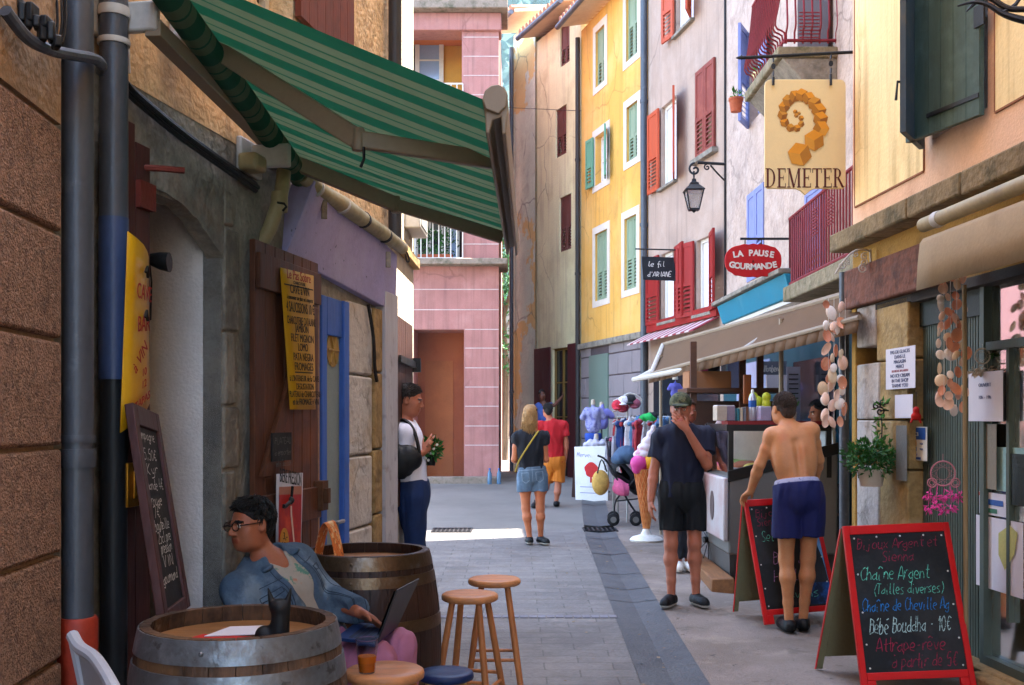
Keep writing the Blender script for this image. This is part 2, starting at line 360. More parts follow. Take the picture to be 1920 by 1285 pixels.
class Human:
    """joints in world space; every measure scaled by s (1 = 1.75 m tall)"""
    def __init__(h, name, label, root, J, face, up=(0, 0, 1), s=1., sk='b5764f', hair='2a1d15', group=None, cat='person', res=.0075, female=False, hands=None):
        h.hands = hands or {}
        h.J = {k: Vector(v) for k, v in J.items()}; h.s = s; h.res = res; h.root = thing(name, label, cat, root, group); h.fem = female
        h.hf = nrm(face); h.hu = Vector(up); h.hu = (h.hu - h.hf * h.hu.dot(h.hf)).normalized(); h.hr = h.hf.cross(h.hu).normalized()   # figure's right
        J = h.J; h.tu = (J['nk'] - J['pel']).normalized(); r = (J['shR'] - J['shL']); h.tr = (r - h.tu * r.dot(h.tu)).normalized(); h.tf = h.tu.cross(h.tr)
        r2 = J['hpR'] - J['hpL']; h.pr = (r2 - h.tu * r2.dot(h.tu)).normalized()
        h.M = np.array([h.tr, h.tf, h.tu], np.float32); h.H = np.array([h.hr, h.hf, h.hu], np.float32)
        h.P = np.array([h.pr, h.tu.cross(h.pr), h.tu], np.float32)
        h.skin = skin(sk, sk); h.hair = pm('hair_' + hair, hair, rough=.55, var=.45, sc=30, fine=120, bump=.7, bsc=90, spec=.4, stretch=(3, 3, .6))
        h.lip = pm('lip_' + sk, tuple(c * f for c, f in zip(lin(sk), (.85, .55, .55))), rough=.4, var=.05, bump=0)
    def hd(h, x, y, z): return h.J['hd'] + (h.hr * x + h.hf * y + h.hu * z) * h.s
    def sides(h): return ('L', 'R')
    def body(h, lean=1., shirtless=False, feet=False):
        S = Sdf(); J = h.J; s = h.s; f = .93 if h.fem else 1.
        E = lambda c, r, k=.04, M=h.M, **q: S.ell(c, [x * s for x in r], k * s, M, **q)
        Cp = lambda a, b, ra, rb=None, k=.02, **q: S.cap(a, b, ra * s, (rb if rb else ra) * s, k * s, **q)
        E(J['pel'], (.16, .115, .13), .05, h.P); w = J['pel'].lerp(J['nk'], .32)
        E(w, (.135 * f, .098, .16), .06); ch = J['pel'].lerp(J['nk'], .66); E(ch, (.165 * f, .115, .19), .06)
        E(J['pel'].lerp(J['nk'], .85) , (.14 * f, .085, .09), .05)
        for q in 'LR':
            sg = 1 if q == 'R' else -1
            sh, el, wr, hp, kn, an = [J[n + q] for n in ('sh', 'el', 'wr', 'hp', 'kn', 'an')]
            Cp(J['nk'] - h.tu * .02 * s, sh, .05, .052, .05); S.ell(sh, [.058 * f * s] * 3, .05 * s)
            mid = sh.lerp(el, .45); Cp(sh, mid, .05 * f, .047 * f, .03); Cp(mid, el, .046 * f, .038 * f, .02)
            fm = el.lerp(wr, .3); Cp(el, fm, .039 * f, .041 * f, .02); Cp(fm, wr, .041 * f, .027 * f, .015)
            if shirtless:
                E(sh.lerp(ch, .45) - h.tf * .062 * s - h.tu * .0 * s, (.06, .035, .085), .035)      # shoulder blade
                E(ch + h.tr * sg * .1 * s - h.tu * .05 * s - h.tf * .02 * s, (.06, .075, .14), .05)    # side of the back
                Cp(J['pel'] + h.tr * sg * .035 * s - h.tf * .075 * s, ch + h.tr * sg * .035 * s - h.tf * .085 * s, .03, .03, .03)
            km = hp.lerp(kn, .45); Cp(hp, km, .082, .07, .04); Cp(km, kn, .07, .052, .03)
            d = (an - kn).normalized(); back = h.tf if abs(d.z) > .5 else h.tu
            cm = kn.lerp(an, .3) - back * .014 * s; Cp(kn, cm, .05, .054, .03); Cp(cm, kn.lerp(an, .7), .053, .036, .03); Cp(kn.lerp(an, .7), an, .036, .033, .02)
            if feet:
                t = J['to' + q]; Cp(an - V(0, 0, .03 * s), t, .035, .025, .03)
            h.hand_prims(S, q)
        if shirtless: S.cap(J['pel'] - h.tf * .137 * s + h.tu * .06 * s, J['nk'] - h.tf * .115 * s - h.tu * .12 * s, .012 * s, .01 * s, .045 * s, sub=True)
        # neck and head
        nb = h.hd(0, -.022, -.06); Cp(J['nk'] - h.tu * .03 * s, nb, .058 * f, .05 * f, .04)
        HE = lambda c, r, k=.02, **q: S.ell(h.hd(*c), [x * s for x in r], k * s, h.H, **q)
        HE((0, -.012, .03), (.074, .095, .088)); HE((0, .02, -.03), (.064, .074, .086), .03); HE((0, .058, -.088), (.03, .028, .024), .035)
        for sg in (-1, 1):
            HE((sg * .042, .052, -.028), (.024, .025, .028), .025); HE((sg * .038, .025, -.072), (.024, .045, .03), .03)
            HE((sg * .031, .1, .004), (.019, .016, .011), .014, sub=True); HE((sg * .031, .077, .003), (.0135, .0125, .0125), .004)
            HE((sg * .076, -.008, -.006), (.009, .02, .031), .008); HE((sg * .081, .0, -.004), (.006, .01, .017), .006, sub=True)
            Cp(h.hd(sg * .016, .092, .02), h.hd(sg * .048, .082, .021), .008, .006, .012)
        Cp(h.hd(0, .09, .012), h.hd(0, .112, -.028), .0085, .012, .012)
        for sg in (-1, 1): HE((sg * .012, .1, -.034), (.009, .01, .008), .008)
        Cp(h.hd(-.018, .088, -.058), h.hd(.018, .088, -.058), .0075, .0075, .008); Cp(h.hd(-.014, .087, -.068), h.hd(.014, .087, -.068), .0085, .0085, .006)
        o = np.array(J['hd']); Hm = h.H / s
        def paint(c):
            q = (c - o) @ Hm.T; x, y, z = q.T; m = np.zeros(len(c))
            m[(abs(x) < .024) & (y > .075) & (z < -.052) & (z > -.075)] = 1
            m[(abs(abs(x) - .032) < .02) & (y > .07) & (abs(z - .0225 - .15 * (.03 - abs(x))) < .0055)] = 2
            e = (np.abs(x) - .031) ** 2 + (z - .003) ** 2; m[(e < .011 ** 2) & (y > .07) & (abs(z - .003) < .0062)] = 3; m[(e < .0055 ** 2) & (y > .07)] = 4
            return m
        h.o = sdf_obj(S, 'body', [h.skin, h.lip, h.hair, EYEW, DARK], h.root, h.res, paint=paint); return h.o
    def hand_prims(h, S, q):
        J = h.J; s = h.s; w = J['wr' + q]; d, n, curl = h.hands.get(q, (None, None, .5))
        d = nrm(d) if d is not None else (w - J['el' + q]).normalized()
        n = Vector(n) if n is not None else (-h.tr if q == 'R' else h.tr)
        n = (n - d * n.dot(d)).normalized(); a = d.cross(n).normalized() * (1 if q == 'R' else -1)      # a: towards the thumb
        M = np.array([a, n, d], np.float32)
        S.cap(w, w + d * .03 * s, .026 * s, .028 * s, .015 * s, flat=(n, .75)); S.ell(w + d * .055 * s, (.04 * s, .017 * s, .05 * s), .012 * s, M)
        k = .004 * s; cv = curl
        for i, (off, ln, dr) in enumerate(((.029, .071, 0), (.0095, .079, .003), (-.0105, .073, 0), (-.0295, .057, -.008))):
            b = w + d * (.092 + dr) * s + a * off * s
            sp = .12 * off / .03
            c1 = cv * (.75 + .12 * i); d1 = (d * math.cos(c1) + n * math.sin(c1) + a * sp).normalized(); c2 = c1 + cv * .9; d2 = (d * math.cos(c2) + n * math.sin(c2) + a * sp).normalized()
            m1 = b + d1 * ln * .55 * s; S.cap(b - d * .015 * s, m1, .0092 * s, .0085 * s, k); S.cap(m1, m1 + d2 * ln * .5 * s, .0085 * s, .0068 * s, k)
        tb = w + d * .03 * s + a * .03 * s; t1 = tb + (a * .6 + d * .72 + n * .25).normalized() * .038 * s; S.cap(tb, t1, .0135 * s, .0105 * s, .008 * s)
        S.cap(t1, t1 + (a * .25 + d * .8 + n * .45).normalized() * .03 * s, .0105 * s, .0082 * s, k)
    # ---- clothing grown from the same joints
    def top(h, name, mat, hem=-.02, sleeve=.55, inf=.016, neck=.068, loose=.0, wr=.006, seed=1, paint=None, sl_r=.066, vneck=0, extra=None, mats=None):
        S = Sdf(); J = h.J; s = h.s; f = .93 if h.fem else 1.
        E = lambda c, r, k=.06: S.ell(c, [(x + inf + loose) * s for x in r], k * s, h.M)
        hp = J['pel'] + h.tu * hem * s
        w = J['pel'].lerp(J['nk'], .32); ch = J['pel'].lerp(J['nk'], .66)
        S.ell(J['pel'] - h.tu * .06 * s, [(x + inf + loose) * s for x in (.155, .112, .22)], .06 * s, h.P)
        E(w, (.14 * f, .1, .18)); E(ch, (.165 * f, .115, .19)); E(J['pel'].lerp(J['nk'], .85), (.14 * f, .085, .09))
        if h.fem:
            for sg in (-1, 1): E(ch + h.tr * sg * .065 * s + h.tf * .085 * s + h.tu * .0, (.05, .04, .055), .04)
        for q in 'LR':
            sh, el, wrr = J['sh' + q], J['el' + q], J['wr' + q]
            S.cap(J['nk'] - h.tu * .025 * s, sh, (.048 + inf) * s, (.052 + inf) * s, .05 * s)
            if sleeve > .1: S.ell(sh, [(.06 * f + inf) * s] * 3, .04 * s)
            if sleeve <= 1:
                e = sh.lerp(el, sleeve); dd = (el - sh).normalized(); S.cap(sh, e + dd * .05 * s, (.05 + inf) * s, sl_r * s, .04 * s, cut=[(e, dd)])
            else:
                S.cap(sh, el, (.05 + inf) * s, (.046 + inf) * s, .04 * s); e = el.lerp(wrr, sleeve - 1); dd = (wrr - el).normalized(); S.cap(el, e + dd * .03, (.045 + inf) * s, (.034 + inf) * s, .03 * s, cut=[(e, dd)])
        if extra: extra(S)
        nb = J['nk']; up = (h.hd(0, -.022, -.06) - nb).normalized()
        S.cap(nb - up * .03 * s + h.tf * .01 * s, nb + up * .2 * s, neck * s, neck * 1.1 * s, .012 * s, sub=True)
        if vneck: S.cap(nb + h.tf * .06 * s, nb + h.tf * .13 * s - h.tu * vneck * s, .055 * s, .02 * s, .012 * s, sub=True)
        return sdf_obj(S, name, mats or mat, h.root, h.res, planes=[(hp, -h.tu)], wr=wr, wf=20, seed=seed, paint=paint)
    def bottoms(h, name, mat, top=.1, to=.6, inf=.02, r1=.1, r2=.085, wr=.006, seed=2, flare=0., paint=None, ankle=.045, mats=None):
        S = Sdf(); J = h.J; s = h.s
        S.ell(J['pel'], [(x + inf) * s for x in (.155, .115, .14)], .05 * s, h.P); S.ell(J['pel'] + h.tu * .06 * s, [(x + inf) * s for x in (.145, .105, .14)], .05 * s, h.P)
        for q in 'LR':
            hp, kn, an = J['hp' + q], J['kn' + q], J['an' + q]
            if to <= 1:
                e = hp.lerp(kn, to); dd = (kn - hp).normalized(); S.cap(hp, e + dd * .08 * s, r1 * s * .97, (r2 + flare) * s * .92, .014 * s, cut=[(e, dd)])
            else:
                S.cap(hp, kn, r1 * s, (.062 + inf * .6) * s, .035 * s); e = kn.lerp(an, to - 1); dd = (an - kn).normalized()
                cm = kn.lerp(an, .35); S.cap(kn, cm, (.06 + inf * .6) * s, (.056 + inf * .6) * s, .03 * s); S.cap(cm, e + dd * .03, (.056 + inf * .6) * s, ankle * s, .03 * s, cut=[(e, dd)])
        return sdf_obj(S, name, mats or mat, h.root, h.res, planes=[(J['pel'] + h.tu * top * s, h.tu)], wr=wr, wf=24, wax=(1, 1, .3), seed=seed, paint=paint)
    def shoes(h, mat, sole, high=0., name='shoe'):
        for q in 'LR':
            S = Sdf(); an, to = h.J['an' + q], h.J['to' + q]; s = h.s; g = min(an.z - .075 * s, to.z - .02 * s)
            d = V(to.x - an.x, to.y - an.y, 0); d = d.normalized() if d.length > 1e-3 else V(0, 1, 0)
            up = V(0, 0, 1); b = V(an.x, an.y, g + .042 * s)
            tilt = (to.z - g - .03 * s)
            S.cap(b - d * .035 * s + V(0, 0, max(0, an.z - g - .08 * s)), b + d * .14 * s, .043 * s, .04 * s, .03 * s, flat=(d.cross(up), .92)); S.cap(b + V(0, 0, .0), an + V(0, 0, high), .046 * s, .043 * s, .03 * s, cut=[(an + V(0, 0, .005 + high), V(0, 0, 1))])
            S.cap(b + d * .06 * s, b + d * .16 * s - V(0, 0, .008), .048 * s, .038 * s, .03 * s)
            zt = g + .026 * s
            sdf_obj(S, name, [mat, sole], h.root, h.res, planes=[(V(0, 0, g + .004), V(0, 0, -1))], paint=lambda c: (c[:, 2] < zt).astype(int))
    def hairdo(h, length='short', res=None):
        S = Sdf(); s = h.s; HE = lambda c, r, k=.012, **q: S.ell(h.hd(*c), [x * s for x in r], k * s, h.H, **q)
        HE((0, -.016, .034), (.0765, .099, .09)); HE((0, -.07, -.02), (.056, .04, .06), .03)
        fr_ = .06 if length == 'short' else .07
        cuts = [(h.hd(0, fr_, .05), h.hf * .7 - h.hu * .71), (h.hd(0, -.02, -.062), -h.hu * .95 + h.hf * .3)]
        for sg in (-1, 1): HE((sg * .1, .035, -.035), (.06, .062, .062), .01, sub=True)
        mb = MB(); rg = random.Random(len(h.o.name) + int(h.J['hd'].x * 99)); C0 = V(0, -.016, .034); n = {'short': 1000, 'crop': 900, 'long': 0}[length]; L0 = {'short': .05, 'crop': .02, 'long': .06}[length]
        while n:
            d = Vector((rg.gauss(0, 1), rg.gauss(0, 1), rg.gauss(0, 1))).normalized()
            if d.z < -.62 or (d.y > .25 and d.z < .25 + .5 * d.y) or (abs(d.x) > .55 and d.z < -.05 and d.y > -.35): continue
            n -= 1; p = C0 + Vector((d.x * .0765, d.y * .099, d.z * .09)); t = (p - Vector((.02, -.05, .13))); t = t - d * t.dot(d); t = t.normalized() if t.length > 1e-4 else V(0, 1, 0)
            if length == 'short' and d.y > .1 and d.z > .2: t = (t + V(.35, .5, .25)).normalized()
            l = L0 * rg.uniform(.6, 1.2); t = (t + V(rg.gauss(0, .14), rg.gauss(0, .14), rg.gauss(0, .14))).normalized(); q = [p - t * l * .3, p + t * l * .3 + d * .006, p + t * l * .75 + d * .001 * rg.uniform(-2, 4)]
            mb.tube([h.hd(*x) for x in q], [.0024 * s, .0036 * s, .0008 * s], 4)
        if length == 'long':
            for i in range(330):
                x = rg.uniform(-1, 1); yb = -.108 * math.sqrt(max(0, 1 - x * x * .9)) + rg.uniform(0, .02) + .05 * (i % 3 == 0) * abs(x); ln = rg.uniform(.2, .33); w_ = rg.uniform(-.02, .02); y0 = rg.uniform(-.03, .05)
                mb.tube([h.hd(x * .03, y0, .128), h.hd(x * .07, y0 * .3 + yb * .6, .098), h.hd(x * .087, yb, .03), h.hd(x * .098, yb - .012, .05 - ln * .5), h.hd(x * .1 + w_, yb - .003, .05 - ln * .8), h.hd(x * .085 + w_ * 2, yb, .05 - ln)], [.004 * s, .006 * s, .007 * s, .007 * s, .005 * s, .0015 * s], 4, sm=2)
            HE((0, -.07, -.08), (.08, .045, .1), .03); cuts[1] = (h.hd(0, 0, -.19), -h.hu)
        return sdf_obj(S, 'hair', h.hair, h.root, res or h.res * .8, planes=cuts, wr=.002, wf=70, seed=5, extra=mb)
# ================================================================ ground and far setting
m_slab = pm('street_slabs', '716c68', rough=.75, var=.32, sc=1.2, fine=30, bump=.4, bsc=40, stain=[('5f5b58', 1.1, .48, .66, .6), ('87827c', 6, .52, .7, .5), ('47443f', 13, .66, .7, .7), ('6a6157', 4, .58, .66, .5)])
def joints(m, scale, bw, rh, mort, dark, rot=0, off=.5):
    """add paving joints (brick pattern) to a material's colour and bump"""
    t = m.node_tree; L = t.links.new; b = t.nodes['Principled BSDF']; src = b.inputs['Base Color'].links[0].from_socket
    tc = nd(t, 'ShaderNodeTexCoord'); mp = nd(t, 'ShaderNodeMapping'); mp.inputs['Rotation'].default_value = (0, 0, rot)
    nz = nd(t, 'ShaderNodeTexNoise', Scale=3.); L(tc.outputs['Object'], nz.inputs['Vector'])
    mxv = nd(t, 'ShaderNodeMix', data_type='VECTOR'); mxv.inputs[0].default_value = .02; L(tc.outputs['Object'], mxv.inputs[4]); L(nz.outputs['Color'], mxv.inputs[5])
    L(mxv.outputs[1], mp.inputs[0])
    br = nd(t, 'ShaderNodeTexBrick', Scale=scale); br.inputs['Color1'].default_value = (1, 1, 1, 1); br.inputs['Color2'].default_value = (.8, .8, .82, 1); br.inputs['Mortar'].default_value = (dark, dark, dark, 1)
    br.inputs['Mortar Size'].default_value = mort; br.inputs['Brick Width'].default_value = bw; br.inputs['Row Height'].default_value = rh; br.offset = off
    br.inputs['Mortar Smooth'].default_value = .3; L(mp.outputs[0], br.inputs['Vector'])
    x = nd(t, 'ShaderNodeMix', data_type='RGBA', blend_type='MULTIPLY'); x.inputs[0].default_value = 1; L(src, x.inputs[6]); L(br.outputs[0], x.inputs[7]); L(x.outputs[2], b.inputs['Base Color'])
    bp = nd(t, 'ShaderNodeBump', Strength=.5, Distance=.008); bp.invert = True; L(br.outputs['Fac'], bp.inputs['Height'])
    pb = b.inputs['Normal'].links
    if pb: L(pb[0].from_socket, bp.inputs['Normal'])
    L(bp.outputs[0], b.inputs['Normal']); return m
joints(m_slab, 1, .42, .17, .006, .62)
m_pave = pm('pavement_tan', '80736a', rough=.85, var=.28, sc=1.5, fine=60, bump=.5, bsc=90, stain=[('6a5d52', .9, .48, .62, .65), ('97897a', 4, .54, .68, .5), ('4a433c', 12, .66, .7, .75), ('5c534b', 3, .6, .64, .5)])
m_gut = pm('gutter_stone', '4d4e50', rough=.6, var=.25, sc=2, fine=40, bump=.3, bsc=50, stain=[('33353b', 3, .45, .7, .5)])
m_asph = pm('asphalt', '75706a', rough=.85, var=.15, sc=1.2, fine=80, bump=.3, bsc=150, stain=[('5d5954', 1.0, .45, .7, .5)])
GX = [(1, .86), (3, .90), (6.2, .955), (9.8, 1.02), (13, 1.10), (17.7, 1.35), (20, 1.55), (24, 1.9)]
def gx(y):
    for (a, xa), (b, xb) in zip(GX, GX[1:]):
        if y <= b: return xa + (xb - xa) * (y - a) / (b - a)
    return GX[-1][1]
ys = [-4 + .4 * i for i in range(70)] + [24 + 2 * i for i in range(40)]
def sheet(name, x0, x1, z, mt, y0=-4, y1=110, kind='structure'):
    mb = MB(); prev = None; yy = [y for y in ys if y0 <= y <= y1]
    for y in yy:
        a, b = x0(y), x1(y); row = mb.vs([V(a + (b - a) * i / 6, y, gz(y) + z) for i in range(7)])
        if prev:
            for i in range(6): mb.face([prev[i], prev[i + 1], row[i + 1], row[i]])
        prev = row
    return mb.build(name, mt, kind=kind)
sheet('ground', lambda y: -60, lambda y: 60, -.03, m_asph)
sheet('street', lambda y: -9, lambda y: gx(y) - .2, 0, m_slab, y1=14.3)
sheet('street', lambda y: -9, lambda y: gx(y) - .2, -.001, m_asph, y0=14.0, y1=24.5)
sheet('pavement', lambda y: gx(y) + .2, lambda y: 6, 0, m_pave, y1=24.5)
mb = MB(); y = -3.
while y < 23.5:                                        # dished channel of long stone slabs
    ln = .55 + .35 * rnd.random(); y1 = y + ln - .012
    if not (13.75 < y < 14.25 or 13.75 < y1 < 14.25):
        dz = rnd.uniform(-.004, .004)
        for a, b, za, zb in ((-.2, 0, 0, -.022), (0, .2, -.022, 0)):
            mb.quad(V(gx(y) + a, y, gz(y) + za + .004 + dz), V(gx(y) + b, y, gz(y) + zb + .004 + dz), V(gx(y1) + b, y1, gz(y1) + zb + .004 + dz), V(gx(y1) + a, y1, gz(y1) + za + .004 + dz))
    y += ln
mb.build('gutter', m_gut, kind='structure', smooth=False)
m_iron = pm('cast_iron', '2b2b2e', rough=.55, metal=.6, var=.3, bump=.2)
def grate(name, x, y, sx, sy, nx, ny, label):
    mb = MB(); z = gz(y) + .001; c = V(x, y, z)
    for i in range(nx + 1): mb.box(c + V(-sx / 2 + sx * i / nx, 0, 0), (.022, sy, .024))
    for j in range(ny + 1): mb.box(c + V(0, -sy / 2 + sy * j / ny, 0), (sx + .022, .022, .02))
    mb.box(c - V(0, 0, .008), (sx, sy, .004))
    o = mb.build(name, m_iron, origin=(x, y, gz(y)), label=label, cat='drain grate')
grate('drain_grate', gx(14), 14.0, .42, .44, 7, 3, 'black slotted drain grate set across the stone gutter channel')
grate('drain_grate', -.78, 13.9, .5, .5, 9, 9, 'flat square iron drain cover in the street near the left house corner')
mb = MB()                                              # a row of setts across the street
for i in range(30): mb.box(V(-1.2 + .068 * i, 8.15 + .01 * rnd.random(), gz(8.15) + .003), (.06, .1, .006))
mb.build('paving_strip', pm('setts', '6f6d74', rough=.8, var=.3, sc=8, bump=.3), kind='structure', bevel=.004)
mb = MB(); rg = random.Random(77)                          # dead leaves and scraps trodden along the gutter and walls
for _ in range(150):
    y = rg.uniform(5, 15); x = gx(y) + rg.gauss(0, .5) if rg.random() < .6 else rg.uniform(-.6, 2.2); a = rg.random() * 6.3; l = rg.uniform(.006, .022); c = V(x, y, gz(y) + .007); u = V(math.cos(a), math.sin(a), rg.uniform(-.2, .2)) * l; w_ = V(-math.sin(a), math.cos(a), rg.uniform(0, .3)) * l * .6
    mb.quad(c - u, c - w_, c + u, c + w_)
mb.build('litter', pm('litter', '7d6a52', rough=.9, var=.6, sc=3, bump=0), kind='stuff', smooth=False)
# hillside with woods, far beyond the street
m_hill = pm('hill_ground', '2c4236', rough=.95, var=.3, sc=.05, fine=.4, bump=0)
m_wood = pm('hill_trees', '27423a', rough=.9, var=.45, sc=.08, fine=.6, bump=0, stain=[('35513c', .05, .5, .7, .5)])
mb = MB(); prev = None
for i in range(30):
    row = []
    for j in range(24):
        x = -150 + 14 * j; y = 120 + 14 * i; t = i / 29; row.append(mb.bm.verts.new((x, y, 1 + 260 * t ** 1.1 + 6 * math.sin(x * .05 + i) * t + 4 * math.sin(x * .13))))
    if prev:
        for j in range(23): mb.face([prev[j], prev[j + 1], row[j + 1], row[j]])
    prev = row
mb.build('hillside', m_hill, kind='structure')
mb = MB(); rg = random.Random(5)
for k in range(1500):
    y = 125 + 395 * rg.random(); x = -.12 * y + rg.uniform(-.04, .26) * y; t = (y - 120) / 406
    r = rg.uniform(2.2, 4.5); z = 1 + 260 * t ** 1.1 + 6 * math.sin(x * .05 + t * 29) * t + 4 * math.sin(x * .13)
    n0 = len(mb.bm.verts); mb.ball((x, y, z + r * .5), (r * rg.uniform(.7, 1), r * rg.uniform(.7, 1), r * rg.uniform(.9, 1.6)), 2)
    mb.bm.verts.ensure_lookup_table()
    for v in mb.bm.verts[n0:]: v.co += Vector((rg.gauss(0, 1), rg.gauss(0, 1), rg.gauss(0, 1))) * r * .13
mb.build('woodland', m_wood, kind='stuff', smooth=False)

# leafy plants: many small leaves round a set of branch ends
def leaves(mb, c, rad, n, size, rg, up=.2, shape=.45):
    for _ in range(n):
        d = Vector((rg.gauss(0, 1), rg.gauss(0, 1), rg.gauss(0, 1)))
        d = d.normalized() * rg.random() ** .4; p = Vector(c) + Vector((d.x * rad[0], d.y * rad[1], d.z * rad[2]))
        a = (d + Vector((rg.gauss(0, .5), rg.gauss(0, .5), rg.gauss(up, .5)))).normalized(); b = a.orthogonal().normalized(); b.rotate(Matrix.Rotation(rg.random() * 6.3, 3, a))
        l = size * rg.uniform(.6, 1.3); wv = l * shape; nn = a.cross(b)
        q = [p, p + a * l * .45 + b * wv * .5 + nn * l * .06, p + a * l, p + a * l * .45 - b * wv * .5 + nn * l * .06]
        v = mb.vs(q); mb.face([v[0], v[1], v[2]]); mb.face([v[0], v[2], v[3]])
m_leafd = pm('leaf_dark', '2c5a22', rough=.5, var=.5, sc=3, fine=20, bump=0, spec=.3)
m_leafm = pm('leaf_mid', '3d7428', rough=.5, var=.45, sc=5, fine=30, bump=0, spec=.3)
m_bark = pm('bark', '5b4a3a', rough=.9, var=.3, sc=6, bump=.5)
def tree(label, x, y, zc, rx, rz, mt, seed, ht):
    rg = random.Random(seed); z0 = gz(y); r = thing('street_tree', label, 'tree', (x, y, z0))
    mb = MB(); top = V(x, y, zc); mb.tube([V(x, y, z0 - .1), V(x + .1, y, z0 + ht * .4), top], [.2, .15, .06], 8, sm=3)
    for i in range(7):
        a = i * .9; mb.tube([V(x, y, z0 + ht * .45 + .2 * i), top + V(math.cos(a) * rx * .7, math.sin(a) * rx * .7, (i - 3) * rz * .2)], [.07, .02], 5)
    mb.build('trunk', m_bark, r)
    mb = MB()
    for i in range(46):
        a = rg.random() * 6.28; e = rg.uniform(-1, 1); q = rg.random() ** .5; c = V(x + math.cos(a) * rx * q * (1 - .4 * e * e), y + math.sin(a) * rx * q, zc + e * rz)
        leaves(mb, c, (.55, .55, .45), 90, .17, rg)
    mb.build('crown', mt, r, smooth=False)
tree('leafy dark green tree seen in the gap beside the pink corner building', -.3, 31, 5.3, 1.5, 2.4, m_leafd, 3, 6)
tree('bright green tree crown showing above the far street gap', -.6, 44, 9.5, 2.4, 3.2, m_leafm, 4, 9)

# ================================================================ facades
class Facade:
    def __init__(s, A, B, side):
        s.A = Vector((*A, 0)); s.B = Vector((*B, 0)); s.d = (s.B - s.A).normalized(); s.len = (s.B - s.A).length
        s.n = Vector((s.d.y, -s.d.x, 0)) if side == 'L' else Vector((-s.d.y, s.d.x, 0))
        s.fr = Fr(s.A, s.d, (0, 0, 1), s.n)
    def uv(s, px, py, out=0):
        r = Vector(((px - 960) / FPX, 1, (HOR - py) / FPX)); o = Vector((0, 0, CAMZ)); q = s.A + s.n * out
        t = (q - o).dot(s.n) / r.dot(s.n); p = o + r * t; return (p - s.A).dot(s.d), p.z
    def u(s, px, out=0): return s.uv(px, 700, out)[0]
    def rect(s, x0, x1, yt, yb, ref=None):      # picture columns, top and bottom rows read at column ref (default x0)
        u0, z1 = s.uv(x0 if ref is None else ref, yt); z0 = s.uv(x0 if ref is None else ref, yb)[1]
        a, b = sorted((s.u(x0), s.u(x1))); return a, b, z0, z1
    def p(s, u, z, o=0): return s.fr.p(u, z, o)
    def d_at(s, u): return (s.A + s.d * u).y
    def wall(s, mb, u0, u1, z0, z1, holes=(), depth=.22, out=0., cuts=()):
        us = sorted({u0, u1, *[min(max(h[i], u0), u1) for h in holes for i in (0, 1)], *[u0 + (u1 - u0) * i / 6 for i in range(7)]})
        zs = sorted({z0, z1, *[min(max(h[i], z0), z1) for h in holes for i in (2, 3)]})
        for a, b in zip(us, us[1:]):
            for c, d in zip(zs, zs[1:]):
                m = ((a + b) / 2, (c + d) / 2)
                if b - a < 1e-4 or any(h[0] < m[0] < h[1] and h[2] < m[1] < h[3] for h in holes): continue
                mb.quad(s.p(a, c, out), s.p(b, c, out), s.p(b, d, out), s.p(a, d, out))
        for a, b, c, d in [h[:4] for h in holes]:
            d = min(d, z1); c = max(c, z0)
            for q in (((a, c), (a, d)), ((b, d), (b, c)), ((a, d), (b, d)), ((b, c), (a, c))):
                (ua, za), (ub, zb) = q; mb.quad(s.p(ua, za, out), s.p(ub, zb, out), s.p(ub, zb, out - depth), s.p(ua, za, out - depth))
    def body(s, mb, u0, u1, z0, z1, back=5., inset=.3):
        mb.fbox(s.fr, u0, u1, z0, z1, -back, -inset)
        for u in (u0, u1): mb.quad(s.p(u, z0, -inset), s.p(u, z1, -inset), s.p(u, z1, 0), s.p(u, z0, 0))
        mb.quad(s.p(u0, z1, 0), s.p(u1, z1, 0), s.p(u1, z1, -inset), s.p(u0, z1, -inset))
m_glass = pm('window_glass', '20262c', rough=.06, var=.1, bump=0, spec=.7)
m_white = pm('white_paint', 'd9d4cb', rough=.6, var=.08, sc=6, bump=.08, stain=[('a89f92', 5, .55, .8, .4)])
m_curt = pm('curtain_white', 'd8d6dc', rough=.9, var=.08, sc=3, bump=.1, stretch=(14, 14, .5))
def window(fc, root, a, b, c, d, frame=m_white, fw=.05, bars=1, inset=.16, pane=m_glass, cross=1, sill=None, name='window'):
    mb = MB(); f = fc.fr; o0, o1 = -inset - .03, -inset + .03
    mb.fbox(f, a, a + fw, c, d, o0, o1); mb.fbox(f, b - fw, b, c, d, o0, o1); mb.fbox(f, a + fw, b - fw, c, c + fw, o0, o1); mb.fbox(f, a + fw, b - fw, d - fw, d, o0, o1)
    for i in range(bars): u = a + (b - a) * (i + 1) / (bars + 1); mb.fbox(f, u - .03, u + .03, c + fw, d - fw, o0 + .004, o1 - .004)
    for i in range(cross): z = c + (d - c) * (i + 1) / (cross + 1); mb.fbox(f, a + fw, b - fw, z - .013, z + .013, o0 + .01, o1 - .01)
    w = mb.build(name, frame, root)
    mb = MB(); mb.fbox(f, a, b, c, d, -inset - .012, -inset - .006); mb.build('pane', pane, w, smooth=False)
    if sill: mb = MB(); mb.fbox(f, a - .06, b + .06, c - .05, c, -.1, .07); mb.build('sill', sill, w, bevel=.006)
    return w
